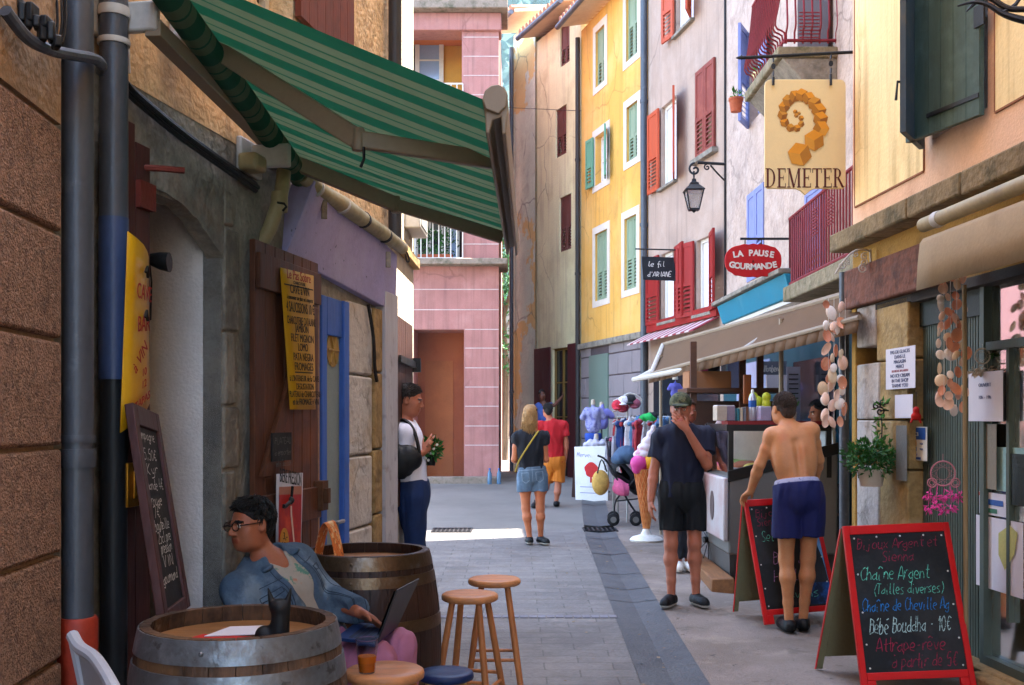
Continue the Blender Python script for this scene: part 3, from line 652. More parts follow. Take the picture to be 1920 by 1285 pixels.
def shutter(root, o, dirv, w, h, mt, style='half', th=.035, out=None, name='shutter', z_flip=1, battens=True):
    """one leaf: o = bottom hinge corner, dirv = horizontal direction of its width"""
    f = Fr(o, dirv, (0, 0, 1)); 
    if out is not None and f.n.dot(out) < 0: f.n = -f.n
    mb = MB(); st = min(.07, w * .18)
    if style == 'board':
        n = max(2, int(w / .11)); 
        for i in range(n): mb.fbox(f, w * i / n + .002, w * (i + 1) / n - .002, 0, h, 0, th)
        if battens:
            for z in (.12, h - .2): mb.fbox(f, .02, w - .02, z, z + .09, th, th + .022)
    else:
        mb.fbox(f, 0, st, 0, h, 0, th); mb.fbox(f, w - st, w, 0, h, 0, th)
        zs = [0, h * (.44 if style == 'half' else .47), h]
        for z in (0, zs[1] - st / 2, h - st): mb.fbox(f, st, w - st, z, z + st, .001, th - .001)
        if style == 'half': mb.fbox(f, st, w - st, zs[1] + st / 2, h - st, th * .3, th * .7); rng = [(st, zs[1] - st / 2)]
        else: rng = [(st, zs[1] - st / 2), (zs[1] + st / 2, h - st)]
        for za, zb in rng:
            n = max(3, int((zb - za) / .062))
            for i in range(n):
                z = za + (zb - za) * (i + .5) / n; k = .034
                mb.hexa([f.p(st, z - k * .7, th - .002), f.p(w - st, z - k * .7, th - .002), f.p(w - st, z - k * .7 + .008, th - .002), f.p(st, z - k * .7 + .008, th - .002),
                         f.p(st, z + k * .5, .003), f.p(w - st, z + k * .5, .003), f.p(w - st, z + k * .5 + .008, .003), f.p(st, z + k * .5 + .008, .003)])
    return mb.build(name, mt, root)
def pipe_v(name, label, cat, x, y, z0, z1, r, mt, collars=(), cm=None, group=None, root=None):
    rt = root or thing(name, label, cat, (x, y, z0), group)
    MB().tube([V(x, y, z0), V(x, y, (z0 + z1) / 2), V(x, y, z1)], r, 18).build('pipe', mt, rt)
    for z, h, k in collars:
        MB().lathe([(r, 0), (r * k, 0), (r * k * 1.03, h * .5), (r * k, h), (r, h)], (x, y, z), 20).build('collar', cm or mt, rt)
    return rt

# ================================================================ left: granite house in front
m_gran = pm('granite_roughcast', '96735f', rough=.95, var=.5, sc=30, fine=160, bump=1., bsc=120, stain=[('5b463c', 40, .5, .65, .7), ('b89b88', 55, .55, .7, .6), ('4c3f30', 1.3, .5, .75, .4)])
m_plasto = pm('old_plaster', 'a08468', rough=.95, var=.25, sc=3, fine=40, bump=.6, bsc=35, stain=[('6d5a4c', 2, .45, .7, .6), ('b98a58', 3, .5, .75, .5)])
mb = MB(); LG = Facade((-1.33, 2.0), (-1.425, 3.38), 'L'); rows = [1.49 - .337 * i for i in range(6)]
r = thing('roughcast_house', 'house of speckled brown roughcast blocks with dark joints at the left edge', 'house', LG.p(0, 0))
zs = [-.1] + [1.49 - .337 * i for i in range(4, -4, -1)]
for a, b in zip(zs, zs[1:]): mb.fbox(LG.fr, -3.2, LG.len, a + .006, b - .006, -.12, 0)
mb.build('block_course', m_gran, r, bevel=.012, seg=2)
mb = MB(); mb.fbox(LG.fr, -14, LG.len - .02, -.1, 10.5, -3., -.02); mb.build('wall', m_plasto, r)
mb = MB(); mb.fbox(LG.fr, -3.2, LG.len, zs[-1] + .01, 9.5, -.06, -.004); mb.build('upper_wall', m_plasto, r)
m_pipeg = pm('pipe_grey', '4a4e56', rough=.45, var=.2, sc=3, fine=30, bump=.08, metal=.25, spec=.5, stain=[('7d838c', 9, .6, .75, .4), ('6c5345', 2, .6, .8, .3)])
m_pipew = pm('pipe_white', 'b9b4ad', rough=.5, var=.15, bump=.05)
m_pred = pm('pipe_red', '93301f', rough=.5, var=.25, sc=6, bump=.1, stain=[('5a2018', 5, .5, .7, .5)])
rt = pipe_v('drainpipe', 'fat grey drainpipe with a red cast foot beside the roughcast wall', 'drainpipe', -1.425, 3.5, .93, 5., .05, m_pipeg, [(1.42, .06, 1.14), (1.5, .025, 1.1)])
MB().lathe([(.05, 0), (.05, .62), (.062, .64), (.064, .92), (.058, .93)], (-1.425, 3.5, 0), 20).build('cast_foot', m_pred, rt)
mb = MB(); mb.lathe([(.066, 0), (.066, .03)], (-1.425, 3.5, .68), 20); mb.box((-1.35, 3.48, .695), (.06, .02, .03)); mb.build('clamp', m_pipew, rt)
m_pblue = pm('pipe_blue', '34456a', rough=.45, var=.2, sc=2, bump=.06, spec=.5)
rt = pipe_v('drainpipe', 'second drainpipe, pale above a rubber collar and blue lower down', 'drainpipe', -1.43, 3.83, 2.3, 3.18, .05, m_pipeg, [(3.02, .035, 1.1), (2.92, .02, 1.12)], m_pipew)
MB().tube([V(-1.43, 3.83, 3.18), V(-1.43, 3.83, 5)], .049, 18).build('upper_pipe', m_pipew, rt)
MB().tube([V(-1.43, 3.83, 1.72), V(-1.43, 3.83, 2.3)], .052, 18).build('lower_pipe', m_pblue, rt)
MB().tube([V(-1.43, 3.83, 0), V(-1.43, 3.83, 1.72)], .047, 18).build('foot_pipe', pm('pipe_black', '1c1d20', rough=.5, bump=.05), rt)
m_blk = pm('black_plastic', '1b1b1d', rough=.5, var=.3, sc=8, bump=.1)
rt = thing('cable_junction', 'cluster of black cable clamps and conduit high on the roughcast wall', 'cable junction', P(70, 60, 3.2))
mb = MB()
for i in range(9): mb.box(P(34 + 9 * i, 8 + 6 * i + 12 * (i % 3), 3.05) + V(.0, 0, 0), (.022, .05, .035 + .02 * (i % 2)), .3 * (i % 3))
mb.build('clamps', m_blk, rt, bevel=.006)
MB().tube([P(10, 20, 2.9), P(50, 70, 3.0), P(90, 92, 3.1), P(130, 102, 3.3), P(175, 110, 3.46), P(190, 122, 3.5), P(188, 133, 3.6)], .018, 10, sm=5).build('conduit', m_pipeg, rt)
for k in range(4): MB().tube([P(95 + 9 * k, -30, 3.35), P(100 + 8 * k, 40, 3.32), P(96 + 7 * k, 80, 3.3)], .004, 5, sm=4).build('cable', m_blk, rt)

# ================================================================ left: the wine-bar house
L = Facade((-1.55, 3.6), (-.83, 7.4), 'L'); f = L.fr
m_rough = pm('rough_render', 'e0bc90', rough=.95, var=.3, sc=9, fine=70, bump=1., bsc=32, stain=[('7a5a40', 12, .48, .66, .6), ('cfae82', 16, .55, .72, .5)])
m_conc = pm('old_concrete', '8f887c', crack=('3a3834', 2.2, .02), rough=.9, var=.4, sc=5, fine=50, bump=.7, bsc=25, stain=[('55504a', 3, .45, .68, .7), ('ada393', 7, .55, .75, .5), ('8a6238', 2.5, .58, .78, .5)])
m_uplst = pm('ochre_plaster', 'd6ae80', crack=('6b5238', 1.6, .012), rough=.95, var=.25, sc=2.5, fine=40, bump=.5, bsc=30, stain=[('b87f3c', 1.6, .5, .7, .6), ('6b625a', 2.3, .48, .7, .6)], streak=('5a5148', 1.5, .5))
m_niche = pm('niche_plaster', 'ded5d0', rough=.95, var=.12, sc=4, fine=60, bump=.35, bsc=70, stain=[('ada29c', 2, .5, .75, .5)])
m_stone = pm('grey_stone', '857c70', rough=.9, var=.35, sc=6, fine=40, bump=.8, bsc=22, stain=[('45423c', 5, .45, .65, .6), ('968d7e', 9, .55, .7, .5)])
m_pale = pm('pale_stone', 'b3aaa2', crack=('5b554e', 4, .03), rough=.9, var=.2, sc=4, fine=40, bump=.6, bsc=20, stain=[('6f6861', 6, .52, .66, .6), ('b08d57', 2, .55, .75, .5)])
m_tanst = pm('tan_stone', '94774e', rough=.9, var=.35, sc=7, fine=40, bump=.8, bsc=25, stain=[('5b4527', 9, .5, .66, .6)])
bar = thing('corner_bar_house', 'weathered bar house with a cave opening, ochre plaster and a rough upper wall', 'house', L.p(0, 0))
uo0, uo1 = L.u(272), L.u(415); ZC = 2.86
ua, ub = L.u(480), L.u(500)
ud0, ud1 = L.u(598), L.u(645); zd = 2.28
win = L.rect(480, 548, -120, 22, 500)
cave = (uo0, uo1, -.1, 2.48)
mb = MB(); L.wall(mb, -.4, L.len, -.1, ZC, [cave, (ud0, ud1, -.1, zd)], depth=.09); mb.build('lower_wall', m_conc, bar)
mb = MB(); L.wall(mb, -.4, L.u(478), ZC, 10.4, [], out=.002); mb.build('ochre_wall', m_uplst, bar)
mb = MB(); L.wall(mb, L.u(478), L.len, ZC, 10.4, [(win[0], win[1], win[2], win[3])], out=.004); mb.build('rough_wall', m_rough, bar)
window(L, bar, *win, bars=1)
def fleaf(x0, x1, yt, yb, ref): a, b, c, d = L.rect(x0, x1, yt, yb, ref); return a, b, c, d
a, b, c, d = L.rect(546, 648, -130, 82, 600)
m_rshut = wood('shutter_redbrown', '6e3322', rough=.6, stain=[('46241b', 6, .5, .7, .5)])
shutter(bar, L.p(a, c, .02), L.d, b - a, d - c, m_rshut, 'board', out=L.n, battens=False)
mb = MB(); mb.fbox(f, -.4, uo0, -.1, 10.4, -4, -.3); mb.fbox(f, uo1 + .002, ud0, -.1, 10.4, -4, -.31); mb.fbox(f, ud1, L.len, -.1, 10.4, -4, -.3); mb.fbox(f, uo0, uo1, 2.9, 10.4, -4, -.3); mb.fbox(f, ud0, ud1, zd, 10.39, -4, -.305)
mb.quad(L.p(L.len, -.1, 0), L.p(L.len, -.1, -.3), L.p(L.len, 10.4, -.3), L.p(L.len, 10.4, 0)); mb.build('wall', m_rough, bar)
# the cave: deep white reveal, dark back
mb = MB(); D = 1.1
mb.quad(L.p(uo1, -.1, 0), L.p(uo1, 2.9, 0), L.p(uo1, 2.9, -D), L.p(uo1, -.1, -D)); mb.quad(L.p(uo0, 2.7, -.08), L.p(uo1, 2.7, -.08), L.p(uo1, 2.7, -D), L.p(uo0, 2.7, -D))
mb.build('plaster_reveal', m_niche, bar)
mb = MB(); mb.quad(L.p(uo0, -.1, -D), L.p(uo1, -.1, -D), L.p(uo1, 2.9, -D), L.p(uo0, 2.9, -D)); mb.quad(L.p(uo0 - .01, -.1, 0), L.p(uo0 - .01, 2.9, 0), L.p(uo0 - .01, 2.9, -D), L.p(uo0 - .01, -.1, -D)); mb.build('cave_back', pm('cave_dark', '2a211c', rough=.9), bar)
n = 16; bot = [(uo0 + (uo1 - uo0) * i / n, 2.5 - .3 * max(0, i / n - .25) ** 1.6 - .012 * rnd.random()) for i in range(n + 1)]      # arched lintel
mb = MB(); mb.prism(f, bot + [(uo1, 2.62), (uo0, 2.62)], -.07, .012); mb.build('arch_lintel', m_conc, bar)
mb = MB(); z = -.1; k = 0
while z < 2.5:
    h = .26 + .22 * rnd.random(); wv = .1 + .05 * (k % 2) + .02 * rnd.random(); mb.fbox(f, uo1 + .002, uo1 + wv, z, min(2.62, z + h - .012), -.2, .012 + .012 * rnd.random()); z += h; k += 1
mb.build('stone_jamb', m_stone, bar, bevel=.012)
# shop end: door, stone pillar, post
u5, u6, u7 = L.u(645), L.u(690), L.u(716)
mb = MB(); z = -.1
for h in (.62, .38, .45, .5, .45): mb.fbox(f, u5 + .01, u6, z + .006, z + h - .006, -.1, .03); z += h
mb.build('pillar_stone', m_pale, bar, bevel=.014)
mb = MB(); z = -.1
for h in (.5, .56, .42, .5, .42): mb.fbox(f, u6 + .004, u7, z + .005, z + h - .005, -.1, .045); z += h
mb.build('jamb_stone', m_tanst, bar, bevel=.012)
m_postw = wood('post_white', 'a8a4a8', rough=.7, var=.15, stain=[('6d655e', 7, .55, .7, .6)])
mb = MB(); mb.fbox(f, L.u(718, .05), L.u(741, .05), -.05, 2.42, -.02, .07); mb.build('post', m_postw, bar, bevel=.006)
m_blue = wood('door_blue', '3a5fae', rough=.5, var=.15, stain=[('24407c', 5, .5, .7, .4)])
mb = MB(); o0, o1 = -.12, .02
o0, o1 = -.03, .02; mb.fbox(f, ud0, ud0 + .08, -.05, zd, o0, o1); mb.fbox(f, ud1 - .09, ud1, -.05, zd, o0, o1 + .015); mb.fbox(f, ud0 + .08, ud1 - .09, zd - .22, zd, o0, o1)
dr = mb.build('door_frame', m_blue, bar, bevel=.006)
mb = MB(); mb.fbox(f, ud0 + .08, ud1 - .09, -.05, zd - .22, -.06, .002); mb.build('door', pm('door_grey', '7d867f', rough=.4, var=.15, sc=2, bump=.03), dr)
mb = MB(); mb.tube([L.p(ud0 + .13, .98, .0), L.p(ud0 + .13, .98, .06), L.p(ud0 + .24, .98, .06)], .012, 8); mb.build('handle', pm('steel', '9a9a9c', rough=.3, metal=1., var=.1, bump=0), dr)
mb = MB(); cc = L.p((ud0 + ud1) / 2, 1.98, .003); mb.lathe([(.1, 0), (.1, .004)], cc, 24, u=f.u, v=f.v, ax=f.n)
for i in range(6): mb.tube([cc + f.n * .006, cc + f.n * .006 + (f.u * math.cos(i * 1.05) + f.v * math.sin(i * 1.05)) * .09], .007, 5)
mb.build('door_emblem', pm('emblem_ochre', '9c7a3c', rough=.6), dr)
MB().tube([L.p(L.u(676), 2.3, .05), L.p(L.u(683), 2.1, .06), L.p(L.u(686), 1.9, .06), L.p(L.u(690), 1.82, .06)], .012, 6, sm=4).build('cable', m_blk, bar)
# open board shutters of the bar: things of the house
m_brn = wood('shutter_brown', '55301e', rough=.55, var=.35, stain=[('85481f', 2.2, .5, .7, .6), ('2c1a14', 5, .5, .7, .5)])
m_brn2 = wood('shutter_maroon', '4a2622', rough=.55, var=.3, stain=[('2d1714', 4, .5, .7, .5)])
s0, s1 = L.u(478, .06), L.u(597, .06)
mb = MB(); w_ = s1 - s0
for i in range(7): mb.fbox(f, s0 + w_ * i / 7 + .002, s0 + w_ * (i + 1) / 7 - .002, .12, 2.43 + .0 * i, .03, .06)
for z in (1.04, 2.2): mb.fbox(f, s0 + .01, s1 - .01, z, z + .17, .06, .082)
mb.hexa([f.p(s0 + .03, 1.3, .082), f.p(s0 + .15, 1.3, .082), f.p(s0 + .15, 1.3, .06), f.p(s0 + .03, 1.3, .06), f.p(s1 - .17, 2.18, .082), f.p(s1 - .05, 2.18, .082), f.p(s1 - .05, 2.18, .06), f.p(s1 - .17, 2.18, .06)])
sh = mb.build('shutter', m_brn, bar, bevel=.004)
mb = MB(); mb.fbox(f, s1 - .07, s1 + .02, 1.08, 1.24, .06, .11); mb.fbox(f, s1 - .05, s1 - .01, 1.12, 1.2, .11, .135); mb.build('latch', pm('rusty_iron', '5a3a26', rough=.7, metal=.4, var=.4), sh)
mb = MB(); mb.fbox(f, s1 + .003, s1 + .045, .1, 2.3, .0, .05); mb.build('shutter_edge', pm('worn_edge', '8d6f5b', rough=.8, var=.4, sc=6), bar)
q0, q1 = L.u(216, .08), L.u(272, .08)
mb = MB(); w_ = q1 - q0
mb.fbox(f, q0, q0 + .09, 0, 2.66, .02, .105); mb.fbox(f, q1 - .1, q1, 0, 2.6, .02, .1)
for i in range(3): mb.fbox(f, q0 + .09 + (w_ - .19) * i / 3, q0 + .09 + (w_ - .19) * (i + 1) / 3 - .003, 0, 2.63, .03, .06)
lsh = mb.build('shutter', m_brn2, bar, bevel=.005)
mb = MB(); mb.tube([L.p(q1 - .05, 2.52, .06), L.p(q1 + .0, 2.52, .16), L.p(q1 + .04, 2.52, .22)], .012, 6); mb.fbox(f, q1 - .1, q1 + .01, 2.36, 2.46, .1, .12); mb.build('hinge', pm('red_iron', '6b2c22', rough=.6, metal=.2), lsh)
m_brass = pm('brass', 'b3741f', rough=.4, metal=.7, var=.2)
mb = MB(); mb.fbox(f, q0 - .0, q0 + .09, 1.26, 1.42, .107, .13); mb.fbox(f, q0 + .03, q0 + .06, 1.29, 1.39, .13, .14); mb.build('lock_plate', m_brass, lsh, bevel=.004)
# cables strung along the wall
rt = thing('cable_bundle', 'thick bundle of black cables running along the bar wall under the awning', 'cable', L.p(.5, 2.85, .03))
for k in range(3): MB().tube([L.p(L.u(px, .04), L.uv(px, py, .04)[1] + .016 * k, .025 + .012 * (k % 2)) for px, py in ((222, 138), (250, 178), (300, 222), (345, 258), (400, 298), (440, 326), (485, 358))], .0115, 8, sm=6).build('cable', m_blk, rt)
MB().tube([L.p(L.u(248, .03), 3.1, .02), L.p(L.u(246, .03), 2.99, .02), L.p(L.u(243, .03), 2.88, .03)], .004, 5).build('white_wire', m_pipew, rt)
m_cream = pm('cream_pvc', '9c8c66', rough=.5, var=.2, sc=5, bump=.05, stain=[('6b5c40', 4, .5, .75, .5)])
rt = thing('drain_elbow', 'cream plastic pipe elbow tied under the awning bracket', 'drainpipe', L.p(L.u(500), 2.4, .1))
MB().tube([P(532, 322, 5.35), P(527, 365, 5.3), P(519, 390, 5.28), P(505, 430, 5.27), P(486, 462, 5.27)], .036, 14, sm=4).build('pipe', m_cream, rt)
MB().lathe([(.04, 0), (.042, .02), (.042, .08), (.04, .1)], P(524, 398, 5.29), 16).build('collar', m_cream, rt)
MB().tube([P(520, 380, 5.25), P(533, 382, 5.24), P(537, 388, 5.24), P(530, 396, 5.24)], .006, 5).build('cable_tie', m_blk, rt)
# signboard over the shop door
m_lav = pm('sign_lavender', '9d97c4', rough=.65, var=.15, sc=3, fine=30, bump=.1, stain=[('b5b0d0', 2, .5, .7, .4), ('3a3648', 22, .66, .72, .9)])
mb = MB(); c = [P(536, 478, 5.5), P(742, 586, 7.25), P(745, 478, 7.25), P(590, 338, 5.55)]; nn = V(-.12, .02, 0)
mb.hexa([c[0], c[1], c[1] + nn, c[0] + nn, c[3], c[2], c[2] + nn, c[3] + nn]); sg = mb.build('signboard', m_lav, origin=c[0], bevel=.006, label='blank lavender signboard with flaking paint above the blue shop door', cat='signboard')
m_tarp = pm('tarp_cream', '9f9474', rough=.75, var=.2, sc=5, bump=.3, bsc=20, stain=[('6f6749', 7, .5, .7, .6), ('b8b4a8', 3, .5, .7, .5)])
rt = thing('rolled_blind', 'rolled cream blind tied with cord along the top of the lavender signboard', 'blind', P(660, 400, 6.3))
pts = [P(566, 332, 5.5), P(590, 352, 5.65), P(612, 365, 5.8), P(640, 384, 6.0), P(680, 412, 6.4), P(720, 441, 6.85), P(755, 466, 7.2)]
MB().tube([p + V(0, 0, .004 * (i % 2)) for i, p in enumerate(pts)], [.03, .045, .04, .05, .047, .048, .04], 14).build('roll', m_tarp, rt)
for i, t in enumerate((1, 3, 4, 5)): mb = MB(); mb.lathe([(.053, -.01), (.053, .01)], pts[t], 16, u=V(1, 0, 0), v=V(0, .3, 1).normalized(), ax=V(0.2, 1, -.3).normalized()); mb.build('cord', m_blk if t > 3 else m_pipew, rt)
MB().tube([pts[-1], pts[-1] + V(.03, 0, -.03), pts[-1] + V(.045, 0, -.08), pts[-1] + V(.03, 0, -.09), pts[-1] + V(.02, 0, -.04)], .006, 6, sm=3).build('cord_loop', m_blk, rt)
for q_ in (P(608, 393, 5.75), P(728, 487, 6.9)): MB().box(q_, (.03, .02, .1), .3).build('bracket', m_stone, rt)
# downpipe at the house's far end and the whitewashed house after it
pipe_v('drainpipe', 'dark brown drainpipe down the far end of the rough upper wall', 'drainpipe', L.p(L.u(722), 0, .07).x, L.p(L.u(722), 0, .07).y, 2.75, 9, .045, pm('pipe_brown', '33302f', rough=.5, var=.2, bump=.05))
N = Facade((-.83, 7.42), (-.795, 8.6), 'L')
m_wash = pm('whitewash', 'c2b6a4', rough=.95, var=.12, sc=6, fine=50, bump=.6, bsc=45, stain=[('8f8474', 3, .52, .72, .5)])
nh = thing('whitewashed_house', 'narrow whitewashed house end with brown shutters behind the lavender sign', 'house', N.p(0, 0))
uw0 = .12
mb = MB(); N.wall(mb, 0, N.len, -.1, 10.2, [(.1, 1.02, .9, 2.32)], depth=.2); N.body(mb, 0, N.len, -.1, 10.2, 5, .21); mb.quad(N.p(N.len, -.1, 0), N.p(N.len, 10.2, 0), N.p(N.len, 10.2, -5), N.p(N.len, -.1, -5)); mb.build('wall', m_wash, nh)
m_dbrn = wood('shutter_darkbrown', '3b221c', rough=.6)
shutter(nh, N.p(.12, .95, -.02), N.d, .44, 1.36, m_dbrn, 'board', out=N.n, battens=False); shutter(nh, N.p(.57, .95, -.02), N.d, .44, 1.36, m_dbrn, 'board', out=N.n, battens=False)
mb = MB()
for z in (1.98, 1.2): mb = MB(); mb.fbox(N.fr, .15, 1.1, z, z + .05, .02, .04); mb.fbox(N.fr, 1.06, 1.12, z - .03, z + .08, .0, .07); mb.build('hinge', m_blk, nh)
mb = MB(); mb.fbox(N.fr, .0, N.len + .03, 2.78, 2.86, -.1, .05); mb.build('ledge', m_tanst, nh, bevel=.01)
rt = thing('meter_box', 'small pale metal box fixed to the whitewashed house corner', 'meter box', N.p(.8, 3.1, 0))
mb = MB(); mb.fbox(N.fr, .62, 1.12, 3.02, 3.2, 0, .12); mb.build('casing', m_pipew, rt, bevel=.01)
mb = MB(); mb.fbox(N.fr, .66, 1.08, 3.05, 3.17, .12, .126); mb.build('lid', pm('lid_grey', '8f8d88', rough=.6), rt)

# ================================================================ pink corner building across the little square
m_pink = pm('pink_render', 'ad776f', crack=('7d5450', .9, .012), rough=.9, var=.14, sc=2, fine=50, bump=.2, bsc=60, stain=[('8d5c58', .8, .48, .66, .5), ('c08f86', 2.2, .52, .68, .4)], streak=('6f504c', 1.6, .55))
m_terra = pm('terracotta_render', '8e4c33', rough=.9, var=.1, sc=2, bump=.2, stain=[('a9633f', .7, .5, .6, .4)])
m_ledge = pm('mossy_ledge', '8c7b6c', rough=.9, var=.25, sc=4, bump=.4, stain=[('4f4d38', 6, .5, .68, .8)])
m_orange = pm('orange_render', 'c9703a', rough=.9, var=.1, bump=.15)
m_ochre = pm('ochre_render', 'cf9a45', rough=.9, var=.1, bump=.15)
K = Facade((-.262, 21), (-8, 21), 'L'); K.n = V(0, -1, 0); K.d = V(-1, 0, 0); K.fr = Fr(V(-.262, 21, 0), (-1, 0, 0), (0, 0, 1), (0, -1, 0))
pk = thing('corner_block', 'pink rendered corner building with white joint lines and recessed balconies', 'building', (-.262, 21, gz(21)))
zk = lambda py: CAMZ - (py - HOR) * 21 / FPX
uk = lambda px: -.262 - (px - 960) * 21 / FPX
up = uk(868); uL = uk(690)
loW, loZ = (uk(866), uL, zk(488), zk(372)), (uk(866), uL, zk(172), zk(36))
dw = (uk(870), uk(776), gz(21) - .2, zk(618))
mb = MB(); K.wall(mb, 0, 7, 0, 10.4, [loW, (uk(866), uL, zk(188), zk(36)), dw], depth=.9)
K.fr = Fr(V(-.262, 21, 0), (-1, 0, 0), (0, 0, 1), (0, -1, 0)); mb.fbox(K.fr, 0, 7, 0, 10.4, -7, -1.45); mb.quad(K.p(0, 0, 0), K.p(0, 10.4, 0), K.p(0, 10.4, -2), K.p(0, 0, -2)); mb.build('wall', m_pink, pk)
mb = MB()
mb.fbox(K.fr, uk(870), uk(776), 0, zk(618), -.95, -.9); mb.build('blind_door', m_terra, pk)
mb = MB(); mb.fbox(K.fr, uk(845), uk(790), gz(21), zk(672), -.9, -.885); mb.build('door_panel', pm('door_clay', '9a5a36', rough=.8, var=.15, sc=2, bump=.1, stain=[('7a442a', 1.5, .5, .7, .5)]), pk)
for z in [zk(y) for y in (70, 106, 142, 178, 214, 250, 286, 322, 358, 385, 458)]:
    mb = MB(); mb.fbox(K.fr, 0, up - .01, z - .009, z + .009, 0, .006); mb.build('joint_line', pm('joint_pale', 'c2aca6', rough=.9, var=.25, sc=6, bump=.1), pk, smooth=False)
for y in (543, 581): mb = MB(); mb.fbox(K.fr, 0, 3, zk(y) - .009, zk(y) + .009, 0, .006); mb.build('joint_line', pm('joint_pale', 'c2aca6', rough=.9, var=.25, sc=6, bump=.1), pk, smooth=False)
for y in (618, 653, 690, 726, 762, 799, 835): mb = MB(); mb.fbox(K.fr, 0, uk(872), zk(y) - .009, zk(y) + .009, 0, .006); mb.build('joint_line', pm('joint_pale', 'c2aca6', rough=.9, var=.25, sc=6, bump=.1), pk, smooth=False)
for yt, yb, pr in ((488, 500, .3), (9, 26, .3)): mb = MB(); mb.fbox(K.fr, -.18, 3, zk(yb), zk(yt), -.9, pr); mb.build('ledge', m_ledge, pk, bevel=.02)
mb = MB(); mb.fbox(K.fr, -.05, 3, zk(26) - .35, zk(26), -.5, .08); mb.build('cornice', m_pink, pk, bevel=.02)
mb = MB(); mb.fbox(K.fr, uk(866), uL, zk(190), zk(36), -1.42, -1.4); mb.quad(K.p(uk(866) + .002, zk(190), 0), K.p(uk(866) + .002, zk(36), 0), K.p(uk(866) + .002, zk(36), -1.4), K.p(uk(866) + .002, zk(190), -1.4)); mb.build('loggia_wall', m_ochre, pk)
mb = MB(); mb.fbox(K.fr, uk(866), uL, zk(40), zk(36) + .01, -1.4, -.0); mb.build('loggia_ceiling', m_orange, pk)
K2 = Facade((-.262, 22.4), (-8, 22.4), 'L'); K2.n = V(0, -1, 0); K2.d = V(-1, 0, 0); K2.fr = Fr(V(-.262, 22.4, 0), (-1, 0, 0), (0, 0, 1), (0, -1, 0))
u2 = lambda px: -.262 - (px - 960) * 22.4 / FPX
z2 = lambda py: CAMZ - (py - HOR) * 22.4 / FPX
m_sky = pm('glass_bright', '8fa4c4', rough=.08, var=.1, sc=.6, bump=0, spec=.8)
window(K2, pk, u2(832), u2(779), z2(190), z2(78), inset=-.06, bars=0, cross=2, pane=m_sky, fw=.09)
mb = MB(); mb.fbox(K2.fr, u2(778), u2(764), z2(190), z2(72), .0, .06); mb.build('shutter', m_dbrn, pk)
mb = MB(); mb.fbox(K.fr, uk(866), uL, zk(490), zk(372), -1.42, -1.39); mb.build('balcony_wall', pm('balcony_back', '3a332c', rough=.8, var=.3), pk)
window(K2, pk, u2(862), u2(838), z2(488), z2(385), inset=-.06, bars=0, cross=0, pane=m_sky)
window(K2, pk, u2(832), u2(780), z2(488), z2(380), inset=-.06, bars=1, cross=1)
def railing(root, f, u0, u1, z0, z1, out, step, mt, r=.012, name='railing'):
    mb = MB(); n = max(2, int(abs(u1 - u0) / step))
    for i in range(n + 1): u = u0 + (u1 - u0) * i / n; mb.tube([f.p(u, z0, out), f.p(u, z1, out)], r, 6)
    for z in (z0, z1): mb.tube([f.p(u0, z, out), f.p(u1, z, out)], r * 1.4, 6)
    return mb.build(name, mt, root)
railing(pk, K.fr, uk(868), uL, zk(486), zk(416), .1, .115, m_white)
railing(pk, K.fr, uk(868), uL, zk(188), zk(158), .02, .115, m_white)
railing(pk, K.fr, uk(866), uL, zk(8), zk(-60), .1, .115, m_white)
mb = MB(); mb.fbox(K.fr, 0, 3.5, gz(21) - .1, gz(20.4) + .13, 0, .35); mb.build('kerb', m_ledge, pk, bevel=.02)
def pot_plant(name, label, cat, c, r, h, potm, n, size, rad, mt, seed, flowers=None, group=None, taper=.75, up=.3):
    rg = random.Random(seed); rt = thing(name, label, cat, c, group); c = Vector(c)
    MB().lathe([(r * taper, 0), (r, h * .82), (r * 1.08, h * .82), (r * 1.08, h), (r * .95, h), (r * .9, h * .9)], c, 20).build('pot', potm, rt)
    mb = MB(); leaves(mb, c + V(0, 0, h + rad[2] * .6), rad, n, size, rg, up); mb.build('foliage', mt, rt, smooth=False)
    if flowers:
        mb = MB()
        for _ in range(flowers[1]): mb.ball(c + V(rg.uniform(-1, 1) * rad[0], -abs(rg.uniform(.1, 1)) * rad[1], h + rad[2] * rg.uniform(.2, 1.5)), flowers[2], 1)
        mb.build('flower', flowers[0], rt)
    return rt
m_tpot = pm('terracotta_pot', 'a8583a', rough=.85, var=.2, sc=8, bump=.15)
m_redfl = pm('flower_red', 'c0201e', rough=.6, var=.3, bump=0)
rt = thing('planter_box', 'terracotta planter hung on the pink building railing, full of red geraniums', 'planter', K.p(uk(820), zk(416), .2))
mb = MB(); mb.fbox(K.fr, uk(842), uk(774), zk(418) - .0, zk(408), .12, .32); mb.build('trough', m_tpot, rt, bevel=.01)
rg = random.Random(8); mb = MB(); 
for px in (778, 786, 794, 802, 812, 826): leaves(mb, K.p(uk(px), zk(402), .2), (.12, .12, .14), 60, .09, rg)
mb.build('foliage', m_leafm, rt, smooth=False)
mb = MB()
for px, py in ((797, 404), (803, 402), (808, 406), (820, 407), (826, 405), (832, 409), (824, 411), (836, 411)): mb.ball(K.p(uk(px), zk(py), .27), .05, 1)
mb.build('flower', m_redfl, rt)
rt = thing('planter_box', 'long terracotta trough standing on the pink building balcony floor behind bars', 'planter', K.p(uk(810), zk(486), -.15))
mb = MB(); mb.fbox(K.fr, uk(848), uk(782), zk(487), zk(476), -.3, -.05); mb.build('trough', m_tpot, rt, bevel=.01)
mb = MB(); rg = random.Random(9)
for px in (790, 800, 812, 828, 842): leaves(mb, K.p(uk(px), zk(450), -.2), (.16, .12, .3), 60, .1, rg)
mb.build('foliage', m_leafd, rt, smooth=False)
